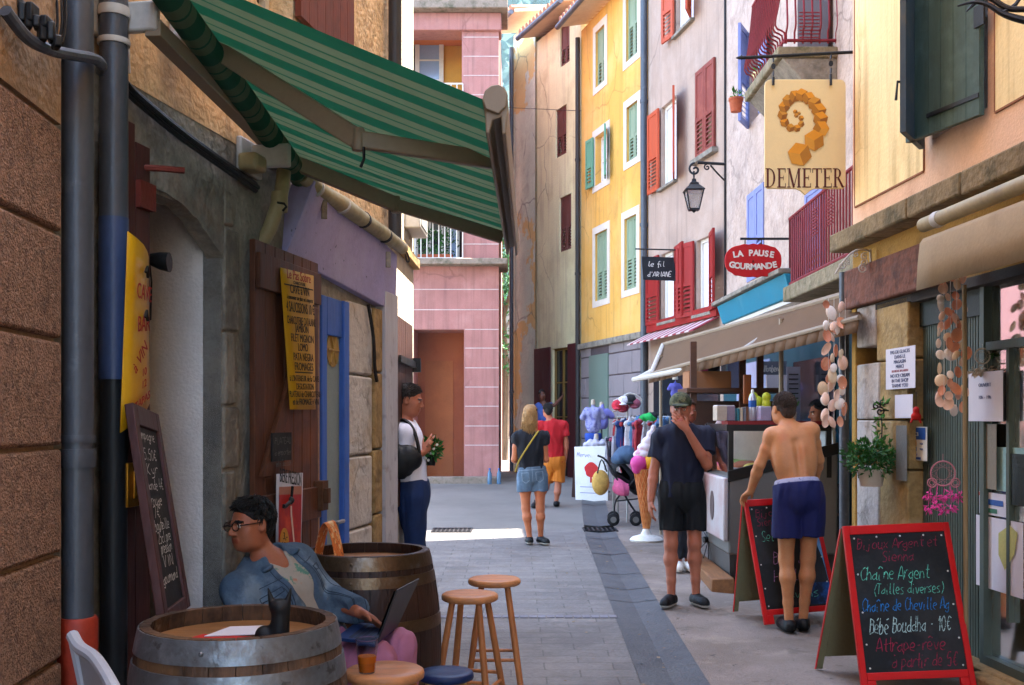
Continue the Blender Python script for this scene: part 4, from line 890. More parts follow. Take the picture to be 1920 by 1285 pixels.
m_pet = pm('bottle_blue', '7aa0c0', rough=.15, var=.1, bump=0, trans=.6)
for px, lab in ((919, 'clear water bottle standing at the foot of the pink building, left one'), (936, 'clear water bottle at the very corner of the pink building')):
    c = K.p(uk(px), 0, .45); c.z = gz(c.y); rt = thing('water_bottle', lab, 'bottle', c)
    MB().lathe([(.04, 0), (.043, .02), (.043, .2), (.018, .26), (.018, .28)], c, 14).build('bottle', m_pet, rt); MB().lathe([(.02, .28), (.02, .305)], c, 12).build('cap', pm('cap_blue', '2b5da8', rough=.4), rt)

# ================================================================ things seen far down the gap
fb = Facade((-1.8, 52), (6, 52), 'L'); fb.n = V(0, -1, 0); fb.fr = Fr(V(-1.8, 52, 0), (1, 0, 0), (0, 0, 1), (0, -1, 0)); fb.d = V(1, 0, 0); fb.A = V(-1.8, 52, 0)
zf = lambda py: CAMZ - (py - HOR) * 52 / FPX
uf = lambda px: 1.8 + (px - 960) * 52 / FPX
far = thing('distant_shop', 'distant cream shop with a pink awning and lettered sign beyond the square', 'shop', (0, 52, gz(48)))
mb = MB(); mb.fbox(fb.fr, 0, 7.8, .5, 7.4, -6, 0); mb.build('wall', pm('far_wall', '7d7266', rough=.9), far)
mb = MB(); mb.fbox(fb.fr, uf(930), uf(948), zf(690), zf(635), .0, .04); mb.build('window', m_dbrn, far)
mb = MB(); mb.hexa([fb.p(uf(900), zf(726), 1.), fb.p(uf(990), zf(726), 1.), fb.p(uf(990), zf(726), .02), fb.p(uf(900), zf(726), .02), fb.p(uf(900), zf(724), 1.), fb.p(uf(990), zf(724), 1.), fb.p(uf(990), zf(690), .02), fb.p(uf(900), zf(690), .02)]); mb.build('awning', pm('far_pink', 'd98a90', rough=.8), far)
mb = MB(); mb.fbox(fb.fr, uf(900), uf(990), zf(742), zf(727), .05, .12); fs = mb.build('fascia', pm('far_black', '1d1a1a', rough=.6), far)
text(Fr(fb.p(uf(931), zf(739), .125), (1, 0, 0), (0, 0, 1)), 'DES', .33, m_white, fs, align='LEFT', shear=.3, width=.58)
mb = MB(); mb.fbox(fb.fr, uf(900), uf(990), .6, zf(743), .0, .06); mb.build('shop_window', m_glass, far)
car = thing('parked_car', 'silver hatchback parked far down the road beside the pink building', 'car', (-.6, 47.5, gz(47.5)))
m_car = pm('car_silver', '9aa3ab', rough=.3, var=.05, bump=0, metal=.5, coat=.5)
cf = Fr(V(-2.6, 46.7, gz(47.5)), (1, 0, 0), (0, 0, 1), (0, -1, 0))
mb = MB(); prof = [(0, .3), (0, .75), (.25, .95), (.9, 1.0), (1.45, 1.42), (2.8, 1.45), (3.5, 1.0), (3.85, .9), (3.9, .3)]; mb.prism(cf, prof, -1.6, 0); mb.build('body', m_car, car, bevel=.06, seg=3)
mb = MB(); mb.prism(cf, [(1.05, 1.0), (1.52, 1.36), (2.1, 1.38), (2.1, 1.0)], -.01, .012); mb.prism(cf, [(2.18, 1.0), (2.18, 1.38), (2.74, 1.38), (3.3, 1.0)], -.01, .012); mb.build('side_window', m_glass, car)
for x in (.75, 3.1):
    c = cf.p(x, .3, -.08); wl = MB().lathe([(.3, -.1), (.31, -.05), (.31, .05), (.3, .1)], c, 24, u=V(1, 0, 0), v=V(0, 0, 1), ax=V(0, -1, 0)).build('wheel', m_blk, car); MB().lathe([(.19, .1), (.19, .115)], c, 20, u=V(1, 0, 0), v=V(0, 0, 1), ax=V(0, -1, 0)).build('rim', m_car, wl)
mb = MB(); mb.ball(cf.p(.02, .75, -.15), (.08, .15, .07), 2); mb.build('headlight', m_white, car)
# ================================================================ right: yellow shop house in front
m_yel = pm('yellow_plaster', 'eacf98', crack=('9a7a4a', 1.1, .008), rough=.9, var=.12, sc=1.6, fine=40, bump=.2, bsc=40, stain=[('e6cc98', 1.2, .5, .7, .6), ('b8904f', 1.6, .54, .72, .55)], streak=('9c7d50', 1.4, .6))
m_salm = pm('salmon_band', 'dcb292', rough=.9, var=.12, sc=2, bump=.25, stain=[('a86f50', 3, .52, .75, .4), ('dba883', 2, .5, .7, .4)])
m_slabst = pm('slab_stone', '7d6a4c', rough=.95, var=.3, sc=5, bump=.7, bsc=25, stain=[('46412a', 6, .5, .66, .7), ('a08a68', 9, .55, .7, .5)])
m_beam = pm('carved_beam', '6a4232', rough=.85, var=.4, sc=5, fine=30, bump=1., bsc=12, stain=[('3c2720', 7, .5, .65, .7)], stretch=(2, 1, 4))
m_ydark = pm('ochre_plaster_dark', 'a9803c', rough=.9, var=.2, sc=3, bump=.4, stain=[('5b4526', 3, .52, .7, .6)])
Y = Facade((2.90, 3.2), (2.62, 8.2), 'R'); f = Y.fr
yh = thing('yellow_shop_house', 'yellow plastered shop house with salmon bands, green shutters and a carved beam', 'house', Y.p(0, 0))
LN = Y.len; HT = 16.5  # HT: unseen upper height, raised to keep sun off the left houses
wd = Y.rect(1748, 1852, -120, 262, 1748)
wd = (wd[0], wd[1], wd[2] + .0, wd[3])
holes = [(wd[0], wd[1], wd[2], wd[3])]
mb = MB(); Y.wall(mb, -5, LN, 2.95, HT, holes); mb.build('upper_wall', m_salm, yh)
z0 = Y.uv(1600, 390)[1]
mb = MB(); ub = Y.u(1733); uc = Y.u(1868)               # yellow fields between the salmon bands
u_a = LN - .06
mb.fbox(f, ub, u_a, z0, HT - .5, 0, .006); mb.fbox(f, -5, uc, z0 + .12, HT - .5, 0, .006); mb.build('yellow_field', m_yel, yh)
mb = MB(); 
for a, b in ((ub, u_a), (-5, uc)): mb.fbox(f, a, b, z0 - .012 + (.12 if a < 0 else 0), z0 + (.12 if a < 0 else 0), .0, .012)
mb.fbox(f, ub - .008, ub, z0, HT - .5, 0, .01); mb.fbox(f, uc, uc + .008, z0 + .12, HT - .5, 0, .01); mb.fbox(f, u_a, u_a + .008, z0, HT - .5, 0, .01); mb.build('groove', pm('groove_brown', '8a5a3e', rough=.9), yh)
window(Y, yh, *wd, bars=1)
m_gsh = wood('shutter_green', '3f5148', rough=.6, var=.25, stain=[('5d7268', 5, .5, .7, .5), ('2c3832', 8, .55, .7, .5)])
m_gsh2 = wood('shutter_bluegrey', '3d4a52', rough=.6, var=.2, stain=[('7a6a4a', 3, .55, .75, .5)])
h = wd[3] - wd[2]; sl = .5 * (wd[1] - wd[0])
a1 = (Y.p(wd[1], 0) - Y.p(wd[0], 0)).normalized()
# leaves stand nearly closed, pushed a little out of the wall
shutter(yh, Y.p(wd[1] + .04, wd[2] - .05, .03), (-a1 + Y.n * .75).normalized(), .5, h, m_gsh2, 'board', out=Y.n, battens=False)
t2 = shutter(yh, Y.p(wd[0] - .02, wd[2] - .05, .03), (a1 + Y.n * .24).normalized(), .66, h, m_gsh, 'board', out=Y.n, battens=False)
mb = MB(); g = Fr(Y.p(wd[0] - .02, wd[2] - .05, .03), (a1 + Y.n * .24).normalized()); g.n = -g.n if g.n.dot(Y.n) < 0 else g.n
mb.fbox(g, 0, .45, .1, .125, .036, .044); mb.build('strap_hinge', m_blk, yh); mb = MB(); mb.fbox(g, -.05, .03, .5, .62, .036, .05); mb.build('shutter_bolt', m_blk, yh)
for z in (wd[2] + .1, wd[2] + 1.0): mb = MB(); mb.fbox(f, wd[1] + .0, wd[1] + .07, z, z + .1, .0, .04); mb.build('hinge', m_blk, yh)
MB().tube([Y.p(ub + .02, 3.78, 0), Y.p(ub + .02, 3.78, .17), Y.p(ub + .02, 3.66, .18)], .01, 6).build('wall_hook', m_blk, yh)
mb = MB(); zl = 2.86                                      # weathered stone string course
for i in range(14):
    u = -5 + (LN + 5.1) * i / 14; u1 = -5 + (LN + 5.1) * (i + 1) / 14 - .01; mb.fbox(f, u, u1, zl + rnd.uniform(-.004, .004), zl + .14, -.1, .16 + rnd.uniform(-.012, .012))
mb.build('string_course', m_slabst, yh, bevel=.015)
mb = MB(); mb.fbox(f, -5, LN, 2.42, zl, -.25, .0); mb.build('ochre_band', m_ydark, yh)
uB = Y.u(1740)
mb = MB(); mb.fbox(f, uB - .4, LN + .06, 2.42, 2.72, -.2, .05); mb.build('beam', m_beam, yh, bevel=.015)
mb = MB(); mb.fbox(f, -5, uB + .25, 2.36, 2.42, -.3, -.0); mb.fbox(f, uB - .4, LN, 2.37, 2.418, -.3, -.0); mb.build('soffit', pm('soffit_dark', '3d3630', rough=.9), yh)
mb = MB(); mb.fbox(f, -15, LN, 0, HT - .01, -5, -.5); mb.fbox(f, -15, -5.01, -.1, HT - .02, -.49, 0); mb.build('wall', m_yel, yh)
mb = MB(); mb.quad(Y.p(LN, 0, -.0), Y.p(LN, HT, 0), Y.p(LN, HT, -5), Y.p(LN, 0, -5)); mb.build('end_wall', m_yel, yh)
# ground floor: stone pillar, fluted green pilaster, shop window
uP0, uP1 = Y.u(1702, -.0), LN
mb = MB(); m2_ = MB(); z = -.05
for k, h_ in enumerate((.42, .36, .5, .34, .42, .5)): 
    zz = min(z + h_, 2.42); mb.fbox(f, uP0 + .0, uP0 + (uP1 - uP0) * (.48 + .06 * (k % 2)), z + .005, zz - .005, -.4, -.0); m2_.fbox(f, uP0 + (uP1 - uP0) * (.49 + .06 * (k % 2)), uP1 - .085, z + .005 + .12 * (k % 2), zz - .003, -.4, .004); z = zz
m_wst = pm('warm_stone', 'a08558', rough=.9, var=.25, sc=5, bump=.7, bsc=22, stain=[('6b5636', 6, .5, .68, .6), ('b9a688', 4, .55, .72, .5)]); mb.build('pillar_stone', m_wst, yh, bevel=.014); m2_.build('pillar_stone', m_pale, yh, bevel=.014)
MB().fbox(f, uP1 - .08, uP1, -.05, 2.42, -.4, .01).build('corner_strip', m_ydark, yh, bevel=.008)
m_flute = pm('fluted_green', '4d574e', rough=.55, var=.15, sc=3, bump=.05, stain=[('39423b', 2, .5, .75, .5)])
uF0, uF1 = Y.u(1818), uP0 - .004
mb = MB(); n = 26
for i in range(n):
    u = uF0 + (uF1 - uF0) * i / n; w_ = (uF1 - uF0) / n; mb.fbox(f, u, u + w_ * .6, .1, 2.37, -.16, -.1); mb.fbox(f, u + w_ * .6, u + w_, .1, 2.37, -.18, -.112)
mb.build('fluted_panel', m_flute, yh)
MB().fbox(f, uF0, uF1, 2.2, 2.36, -.14, -.08).build('panel_head', pm('dark_green', '1f2723', rough=.6), yh)
m_wlight = wood('pole_wood', '8a7350', rough=.6)
uW0, uW1 = Y.u(1990), uF0 - .003
mb = MB(); mb.fbox(f, uW0 - 2.3, uW0 - 2.24, .42, 2.36, -.16, -.08); mb.fbox(f, uF0 - .05, uF0 - .003, .1, 2.36, -.16, -.06); mb.fbox(f, uW0 - 2.24, uF0 - .05, .1, .18, -.16, -.06); mb.fbox(f, uW0 - 2.24, uF0 - .05, 1.98, 2.03, -.16, -.07)
mb.fbox(f, uF0 - .3, uF0 - .27, .42, 1.98, -.15, -.08)
ww = mb.build('shop_window', m_flute, yh)
m_shopgl = pm('shop_glass', 'e8efe8', rough=.03, var=0, bump=0, trans=1., ior=1.3)
mb = MB(); mb.fbox(f, uW0 - 2.24, uF0 - .05, .18, 2.36, -.118, -.112); mb.build('pane', m_shopgl, ww, smooth=False)
mb = MB(); mb.fbox(f, uW0 - 2.3, uF0, .1, .42, -.45, -.17); mb.build('display_floor', pm('cloth_stripe', 'a6a39a', rough=.8, var=.5, sc=2, stretch=(.3, .3, 1)), yh)
mb = MB(); mb.fbox(f, uW0 - 2.3, uF0 + .2, .1, 2.36, -.49, -.46); mb.build('display_back', pm('shop_dark', '3a4035', rough=.7, var=.5, sc=2, stain=[('6b6a48', 3, .5, .7, .6), ('1a1d1b', 4, .5, .7, .7)]), yh)
mb = MB(); 
for i in range(6): u = uW0 - 2.3 + .52 * i; mb.fbox(f, u, u + .51, -.02, .095 + .02 * (i % 2), -.3, .13 - .02 * (i % 3))
mb.fbox(f, uW0 - 2.3, LN, .096, .13, -.3, .0)
mb.build('doorstep', m_tanst, yh, bevel=.02)
# cream awning over the shop front, rolled up
m_cfab = translucent(pm('awning_cream', 'b9a07c', rough=.8, var=.1, sc=2, bump=.12, bsc=40, stain=[('8c7757', 3, .55, .78, .4)]), .3)
ya = thing('shop_awning', 'cream fabric awning furled over the yellow house shop window', 'awning', Y.p(0, 2.6, .3))
mb = MB(); uA = Y.u(1740, .3); nA = 14; ua0 = -2.5
pv = None
for i in range(nA * 2 + 1):
    a = ua0 + (uA - ua0) * i / nA / 2; vv = mb.vs([f.p(a, 2.68, .06), f.p(a, 2.63, .33), f.p(a, 2.6, .35), f.p(a, 2.47, .363 + .005 * math.sin(i * .9)), f.p(a, 2.33 + .004 * math.sin(i * 1.3), .37 + .01 * math.sin(i * .9))])
    if pv: [mb.face([pv[j], vv[j], vv[j + 1], pv[j + 1]]) for j in range(4)]
    pv = vv
o = mb.build('fabric', m_cfab, ya, ang=180); sm = o.modifiers.new('thickness', 'SOLIDIFY'); sm.thickness = .004
MB().tube([f.p(ua0, 2.72, .3), f.p(uA + .06, 2.72, .3)], .042, 16).build('roller', m_cream, ya); MB().lathe([(.046, -.03), (.048, .03)], f.p(uA - .14, 2.72, .3), 14, u=V(0, 0, 1), v=f.n, ax=f.u).build('bracket', m_pipew, ya)
# scrolled ironwork: white bracket at the beam, black scroll at the window, black sign arm at the very top
def spiral(o, u, v, r, turns, a0=0, n=22, grow=1.):
    return [o + (u * math.cos(a0 + 6.283 * turns * i / n) + v * math.sin(a0 + 6.283 * turns * i / n)) * r * (1 - .85 * i / n) for i in range(n + 1)]
m_wiron = pm('iron_white', 'b7aa9c', rough=.5, var=.1, bump=0)
rt = thing('scroll_bracket', 'small pale iron bracket with scrolls fixed on the carved beam', 'bracket', P(1630, 480, 7.8)); mb = MB()
q = lambda x, y, d=7.75: P(x, y, d)
mb.tube([q(1632, 468), q(1634, 515)], .008, 6); mb.tube([q(1566, 514), q(1580, 492), q(1600, 472), q(1618, 468), q(1632, 472)], .007, 6, sm=4)
U_, W_ = V(1, 0, 0), V(0, 0, 1)
for x, y, r_, t in ((1605, 477, .026, 1.4), (1621, 481, .028, 1.5), (1620, 492, .028, -1.5), (1618, 504, .036, 1.6), (1590, 493, .022, 1.4), (1578, 498, .03, -1.3)): mb.tube(spiral(q(x, y), U_, W_, r_, t, 1.), .005, 5)
mb.build('scroll', m_wiron, rt)
rt = thing('iron_arm', 'black wrought iron sign arm like a twisted branch at the top right corner', 'bracket', P(1900, 20, 5.0)); mb = MB()
mb.tube([P(1795, 12, 5.1), P(1822, 5, 5.1), P(1850, 8, 5.05), P(1885, 28, 5.), P(1930, 40, 4.95), P(1990, 46, 4.9)], [.004, .012, .018, .02, .02, .022], 8, sm=4)
mb.tube([P(1834, -12, 5.1), P(1860, -2, 5.05), P(1890, 16, 5.), P(1930, 18, 4.95), P(1990, 22, 4.9)], .014, 8, sm=4); mb.tube([P(1812, 22, 5.1), P(1826, 8, 5.1), P(1840, -14, 5.1)], [.003, .01, .012], 6); mb.tube([P(1880, 24, 5.), P(1905, 8, 5.), P(1920, -20, 5.)], .01, 6, sm=3)
mb.build('arm', m_blk, rt)
rt = thing('plant_hook', 'black iron plant bracket with curled ends on the stone pillar', 'bracket', P(1650, 770, 7.55)); mb = MB()
for x, y, r_, t, a in ((1643, 762, .03, 1.3, 0), (1650, 772, .034, -1.4, 2), (1655, 756, .022, 1.2, 1)): mb.tube(spiral(P(x, y, 7.5), U_, W_, r_, t, a), .006, 5)
mb.tube([P(1652, 770, 7.5), P(1676, 770, 7.55)], .006, 5); mb.tube([P(1655, 760, 7.5), P(1676, 752, 7.55)], .005, 5); mb.tube([P(1652, 776, 7.5), P(1654, 800, 7.5), P(1652, 850, 7.5)], .005, 5)
mb.build('scroll', m_blk, rt)

# ================================================================ right: pinkish rough house with lilac shutters
m_rpink = pm('rough_pink_plaster', 'b59e90', crack=('6d5c54', 1.5, .02), rough=.95, var=.22, sc=3, fine=40, bump=1., bsc=14, stain=[('8f7a70', 5, .52, .66, .6), ('c4b0a4', 3, .5, .7, .5)], stretch=(1, 1, 1.0))
m_lil = wood('shutter_lilac', '7c84b4', rough=.6, var=.12, stain=[('5c6396', 5, .55, .75, .4)])
B2 = Facade((3.25, 8.6), (3.1, 15.5), 'R')
lh = thing('lilac_shutter_house', 'rough pink plastered house with lilac shutters and red iron balconies', 'house', B2.p(0, 0))
w2 = B2.rect(1404, 1429, 66, 236, 1404); w2b = B2.rect(1402, 1433, 368, 530, 1402); w2c = B2.rect(1522, 1552, 300, 520, 1522); dr2 = B2.rect(1530, 1562, -90, 92, 1530)
mb = MB(); uLo = 10.15 - 8.6
uS = 5.62; B2.wall(mb, uLo, uS, -.1, 12.6, [w2, w2b]); B2.body(mb, uLo, uS, -.1, 12.6); B2.wall(mb, uS, B2.len, -.1, 8., []); B2.body(mb, uS + .001, B2.len, -.1, 8.); mb.build('wall', m_rpink, lh)  # unseen roof drops past uS to let the sun band onto the street
mb = MB(); mb.prism(B2.fr, [(-.4, -.1), (uLo - .001, -.1), (uLo - .001, 12.6), (.36, 12.6), (.35, 16.5), (-.4, 16.5)], -5, 0); mb.build('wing_wall', m_rpink, lh)  # added wing out of view, its stepped top shaped to block the sun
window(B2, lh, *w2, bars=1, pane=m_curt)
window(B2, lh, *w2b, bars=1)
hh = w2[3] - w2[2]
shutter(lh, B2.p(w2[1] + .02, w2[2] - .04, .02), (-B2.d * .88 + B2.n * .47).normalized(), .45, hh + .06, m_lil, 'half', out=-B2.d)
shutter(lh, B2.p(w2[0] - .02, w2[2] - .04, .02), (-B2.d + B2.n * .12).normalized(), .5, hh + .06, m_lil, 'half', out=B2.n)
hb = w2b[3] - w2b[2]
shutter(lh, B2.p(w2b[1], w2b[2], -.02), -B2.d, (w2b[1] - w2b[0]) / 2, hb, m_lil, 'half', out=B2.n); shutter(lh, B2.p(w2b[0], w2b[2], -.02), B2.d, (w2b[1] - w2b[0]) / 2 - .01, hb, m_lil, 'half', out=B2.n)
uc_, zc_ = B2.uv(1548, 330); shutter(lh, B2.p(uc_ - .05, zc_ - 1.2, .02), B2.d, .6, 1.15, m_lil, 'half', out=B2.n)
# the red balconies
m_rrail = pm('railing_red', '7a1f28', rough=.45, var=.2, bump=.02)
m_mossy = pm('mossy_stone', '7f7159', rough=.95, var=.3, sc=5, bump=.7, bsc=25, stain=[('4a4c2c', 7, .5, .66, .8), ('9a8d76', 9, .55, .7, .5)])
fa, fbb = V(2.80, 8.35, 2.86), V(3.02, 11.6, 2.95)
dd = (fbb - fa).normalized(); bf = Fr(fa, dd, (0, 0, 1)); bl = (fbb - fa).length; bn = bf.n if bf.n.x < 0 else -bf.n
mb = MB(); mb.hexa([fa + V(-.05, -.25, -.1), fbb + V(-.06, .06, -.1), fbb + V(.4, .06, -.1), fa + V(.6, -.25, -.1), fa + V(-.05, -.25, .06), fbb + V(-.06, .06, .06), fbb + V(.4, .06, .06), fa + V(.6, -.25, .06)]); mb.build('balcony_slab', m_mossy, lh, bevel=.015)
def bars(name, pts, z0, z1, step, mt, r=.011, bow=0, nrm_=None):
    mb = MB()
    for a, b in zip(pts, pts[1:]):
        n = max(2, int((b - a).length / step))
        for i in range(n + 1):
            p = a.lerp(b, i / n); q0, q1 = p + V(0, 0, z0), p + V(0, 0, z1)
            if bow: mb.tube([q0, q0 + V(0, 0, (z1 - z0) * .12), q0 + V(0, 0, (z1 - z0) * .2) + nrm_ * bow, q0 + V(0, 0, (z1 - z0) * .5) + nrm_ * bow * .5, q1], r, 5, sm=3)
            else: mb.tube([q0, q1], r, 5)
        for z in (z0 + .03, z1): mb.tube([a + V(0, 0, z), b + V(0, 0, z)], r * 1.6, 6)
    return mb
mb = bars('', [fa + V(0, -.1, 0), fbb, fbb + V(.3, .02, 0)], .06, .80, .105, m_rrail)
for k in range(2):                                       # two basket-weave panels
    u = bl * (.38 + .2 * k)
    for i in range(9): mb.tube([bf.p(u, .45 + .03 * i), bf.p(u + .22, .45 + .03 * i)], .008, 4)
mb.build('balcony_railing', m_rrail, lh)
y1_, y2_ = 10.5, 12.0; zb = CAMZ + (HOR - 97) * 10.5 / FPX; xo = (1458 - 960) * 10.5 / FPX; xi = 3.21
mb = MB(); mb.box(((xo + xi) / 2, (y1_ + y2_) / 2, zb), (xi - xo, y2_ - y1_, .11)); mb.build('balcony_slab', m_mossy, lh, bevel=.015)
mb = MB(); mb.hexa([V(xo + .34, y1_ + .02, zb - .36), V(xi, y1_ + .02, zb - .36), V(xi, y2_ - .02, zb - .36), V(xo + .34, y2_ - .02, zb - .36), V(xo + .05, y1_ + .02, zb - .056), V(xi, y1_ + .02, zb - .056), V(xi, y2_ - .02, zb - .056), V(xo + .05, y2_ - .02, zb - .056)]); mb.build('balcony_corbel', m_stone, lh, bevel=.01)
mb = bars('', [V(xi, y1_ + .06, zb), V(xo + .1, y1_ + .06, zb)], .1, 1.0, .075, m_rrail, .01, .05, V(0, -1, 0)); mb2 = bars('', [V(xo + .08, y1_ + .06, zb), V(xo + .08, y2_ - .06, zb)], .1, 1.0, .09, m_rrail, .01, .09, V(-1, 0, 0))
for i in range(8): mb.tube([V(xo + .22, y1_ + .03, zb + .15 + .035 * i), V(xo + .42, y1_ + .03, zb + .15 + .035 * i)], .007, 4)
mb.build('balcony_railing', m_rrail, lh); mb2.build('balcony_railing', m_rrail, lh)
mb = MB(); mb.hexa([B2.p(dr2[0], zb, .01), B2.p(dr2[1] + .5, zb, .01), B2.p(dr2[1] + .5, zb, .05), B2.p(dr2[0], zb, .05), B2.p(dr2[0], zb + 2.2, .01), B2.p(dr2[1] + .5, zb + 2.2, .01), B2.p(dr2[1] + .5, zb + 2.2, .05), B2.p(dr2[0], zb + 2.2, .05)]); mb.build('balcony_door', m_dbrn, lh)
# teal shop fascia and teal shop front behind the stall
m_teal = pm('teal_paint', '1f7d97', rough=.5, var=.12, sc=2, bump=.05, stain=[('6fa6b0', 2.5, .58, .75, .4)])
m_teald = pm('teal_dark', '0f4650', rough=.5, var=.15, sc=2, bump=.05)
f2 = B2.fr; ut0, ut1 = B2.u(1490, .12), B2.u(1360, .12)
zt1, zt0 = B2.uv(1490, 520, .12)[1], B2.uv(1494, 555, .12)[1]
rt = thing('fascia_board', 'plain teal shop fascia board on the rough pink house above the stall', 'fascia', B2.p(ut0, zt0))
mb = MB(); mb.hexa([B2.p(ut0, zt0, .16), B2.p(ut1, zt0, .16), B2.p(ut1, zt0, .0), B2.p(ut0, zt0, .0), B2.p(ut0, zt1 + .04, .24), B2.p(ut1, zt1 + .04, .24), B2.p(ut1, zt1 + .04, .0), B2.p(ut0, zt1 + .04, .0)]); mb.build('board', m_teal, rt, bevel=.01)
mb = MB(); mb.fbox(f2, ut0, ut1 + .1, zt1 + .045, zt1 + .1, 0, .3); mb.build('cap_board', m_stone, rt, bevel=.01)
mb = MB(); mb.fbox(f2, ut0, ut1, zt0 - .05, zt0 - .004, 0, .13); mb.build('light_strip', m_white, rt)
mb = MB(); mb.fbox(f2, .2, B2.len - .1, 0, 2.5, .0, .05); sf = mb.build('shop_front', m_teald, lh)
mb = MB(); mb.fbox(f2, 4.2, 5.9, .6, 2.3, .051, .07); mb.build('pane', m_sky, sf); mb = MB(); mb.fbox(f2, 1.8, 3.2, .3, 2.2, .051, .07); mb.build('pane', m_glass, sf)
pipe_v('drainpipe', 'grey drainpipe between the shell strings and the stone pillar corner', 'drainpipe', (1583 - 960) * 8.55 / FPX, 8.55, 0, 2.75, .04, m_pipeg, [(1.95, .05, 1.15)])
# flower pots at the lilac window
for i, (px, py, lab, mt, r_, hh_) in enumerate(((1380, 196, 'terracotta pot clamped at the outer edge of the open lilac shutter', m_tpot, .085, .17), (1424, 146, 'cream flower pot on the lilac window sill, the upper one', pm('pot_cream', 'c9bd8a', rough=.6, var=.1), .085, .15), (1420, 175, 'red flower pot hanging below the cream one at the lilac window', pm('pot_red', 'b4382a', rough=.6, var=.15), .085, .15))):
    c = P(px, py + 14, 12.9 if i else 13.2); pot_plant('flower_pot', lab, 'flower pot', c, r_, hh_, mt, 30, .07, (.05, .05, .05), m_leafm, 20 + i, group=None)
mb = MB(); mb.tube([B2.p(B2.u(1356), 0, .02) if False else V(3.08, 15.42, z) for z in (2.6, 5, 9)], .016, 6); mb.build('wall_cable', m_blk, origin=V(3.08, 15.42, 2.6), label='black cable running down the seam between the grey and rough pink houses', cat='cable')

# ================================================================ right: grey pink house with red shutters
def house(name, label, A, B, mt, z1, wall_holes, gmt=None):
    fc = Facade(A, B, 'R'); r = thing(name, label, 'house', fc.p(0, 0)); return fc, r
B3, gh = house('red_shutter_house', 'grey pink plastered house with bright red and orange shutters', (3.1, 15.5), (2.42, 19), None, 0, None)
m_gpink = pm('grey_pink_plaster', 'a99080', crack=('6d5c54', .7, .012), rough=.95, var=.12, sc=1.2, fine=40, bump=.25, bsc=50, stain=[('937f73', .8, .48, .68, .55), ('b8a294', 2, .5, .66, .5)], streak=('7b6a62', 1.2, .6))
m_oran = wood('shutter_orange', 'b04a2c', rough=.6, var=.2)
m_redb = wood('shutter_brick', '7f3a30', rough=.65, var=.25, stain=[('a05a48', 4, .5, .7, .5)])
m_redd = wood('shutter_red', '8c1f1c', rough=.55, var=.25)
wA = B3.rect(1268, 1300, -60, 68, 1268); wB = B3.rect(1240, 1268, 203, 355, 1240); wC = B3.rect(1308, 1343, 138, 300, 1308); wD = B3.rect(1240, 1270, 478, 606, 1240); wE = B3.rect(1306, 1336, 452, 592, 1306)
mb = MB(); B3.wall(mb, 0, B3.len, -.1, 12.4, [wA, wB, wD, wE]); B3.body(mb, 0, B3.len, -.1, 12.4); mb.build('wall', m_gpink, gh)
for wv in (wA, wB, wD, wE): window(B3, gh, *wv, bars=0, pane=m_curt, cross=0, sill=m_stone, inset=.1)
def open_pair(fc, root, wv, mt, ang_far, ang_near, style='half', lw=None):
    """leaves hinged on each jamb; angle from the closed position (180 = flat on the wall)"""
    h_ = wv[3] - wv[2]; w_ = lw or (wv[1] - wv[0]) / 2 + .02
    if ang_far is not None: a = R(ang_far); shutter(root, fc.p(wv[1] + .01, wv[2], .03), (-fc.d * math.cos(a) + fc.n * math.sin(a)).normalized(), w_, h_, mt, style, out=(fc.d * 0 + fc.n) if ang_far > 120 else -fc.d)
    if ang_near is not None: a = R(ang_near); shutter(root, fc.p(wv[0] - .01, wv[2], .03), (fc.d * math.cos(a) + fc.n * math.sin(a)).normalized(), w_, h_, mt, style, out=fc.n if ang_near > 120 else -fc.d)
open_pair(B3, gh, wA, m_oran, 172, 150)
open_pair(B3, gh, wB, m_oran, 178, 160, lw=.52)
open_pair(B3, gh, wD, m_redd, 178, 172, lw=.6); open_pair(B3, gh, wE, m_redd, 168, 165, lw=.5)
hC = wC[3] - wC[2]; wc2 = (wC[1] - wC[0]) / 2
shutter(gh, B3.p(wC[0], wC[2], .01), B3.d, wc2, hC, m_redb, 'half', out=B3.n); shutter(gh, B3.p(wC[1], wC[2], .01), -B3.d, wc2 - .01, hC, m_redb, 'half', out=B3.n)
mb = MB(); mb.fbox(B3.fr, wC[0] - .08, wC[1] + .08, wC[2] - .08, wC[2] - .005, 0, .1); mb.build('sill', m_stone, gh)
# small red shop canopy and shop front
m_rstr = pm('canopy_red', '8e4046', rough=.75, var=.25, sc=1, bump=.1, stain=[('c9a4a0', 14, .5, .55, .8)])
uc0, uc1 = B3.u(1350), B3.u(1218); zt = B3.uv(1350, 596)[1]
rt = thing('tiled_canopy', 'small red and white striped canopy over the shop of the grey pink house', 'canopy', B3.p(uc0, zt))
mb = MB(); nS = 18
for i in range(nS):
    a, b = uc0 + (uc1 - uc0) * i / nS, uc0 + (uc1 - uc0) * (i + 1) / nS; mb.m(i % 2); mb.hexa([B3.p(a, zt - .2, .42), B3.p(b, zt - .2, .42), B3.p(b, zt, .02), B3.p(a, zt, .02), B3.p(a, zt - .18, .42), B3.p(b, zt - .18, .42), B3.p(b, zt + .02, .02), B3.p(a, zt + .02, .02)])
mb.build('fabric', [pm('canopy_a', '8e3a42', rough=.75), pm('canopy_b', 'c7b3b0', rough=.75)], rt)
mb = MB(); mb.fbox(B3.fr, uc0, uc1, zt + .03, zt + .2, 0, .06); mb.build('fascia', m_redd, rt)
mb = MB(); mb.fbox(B3.fr, .2, B3.len - .4, .1, 2.5, .0, .03); mb.build('shop_window', m_glass, gh)
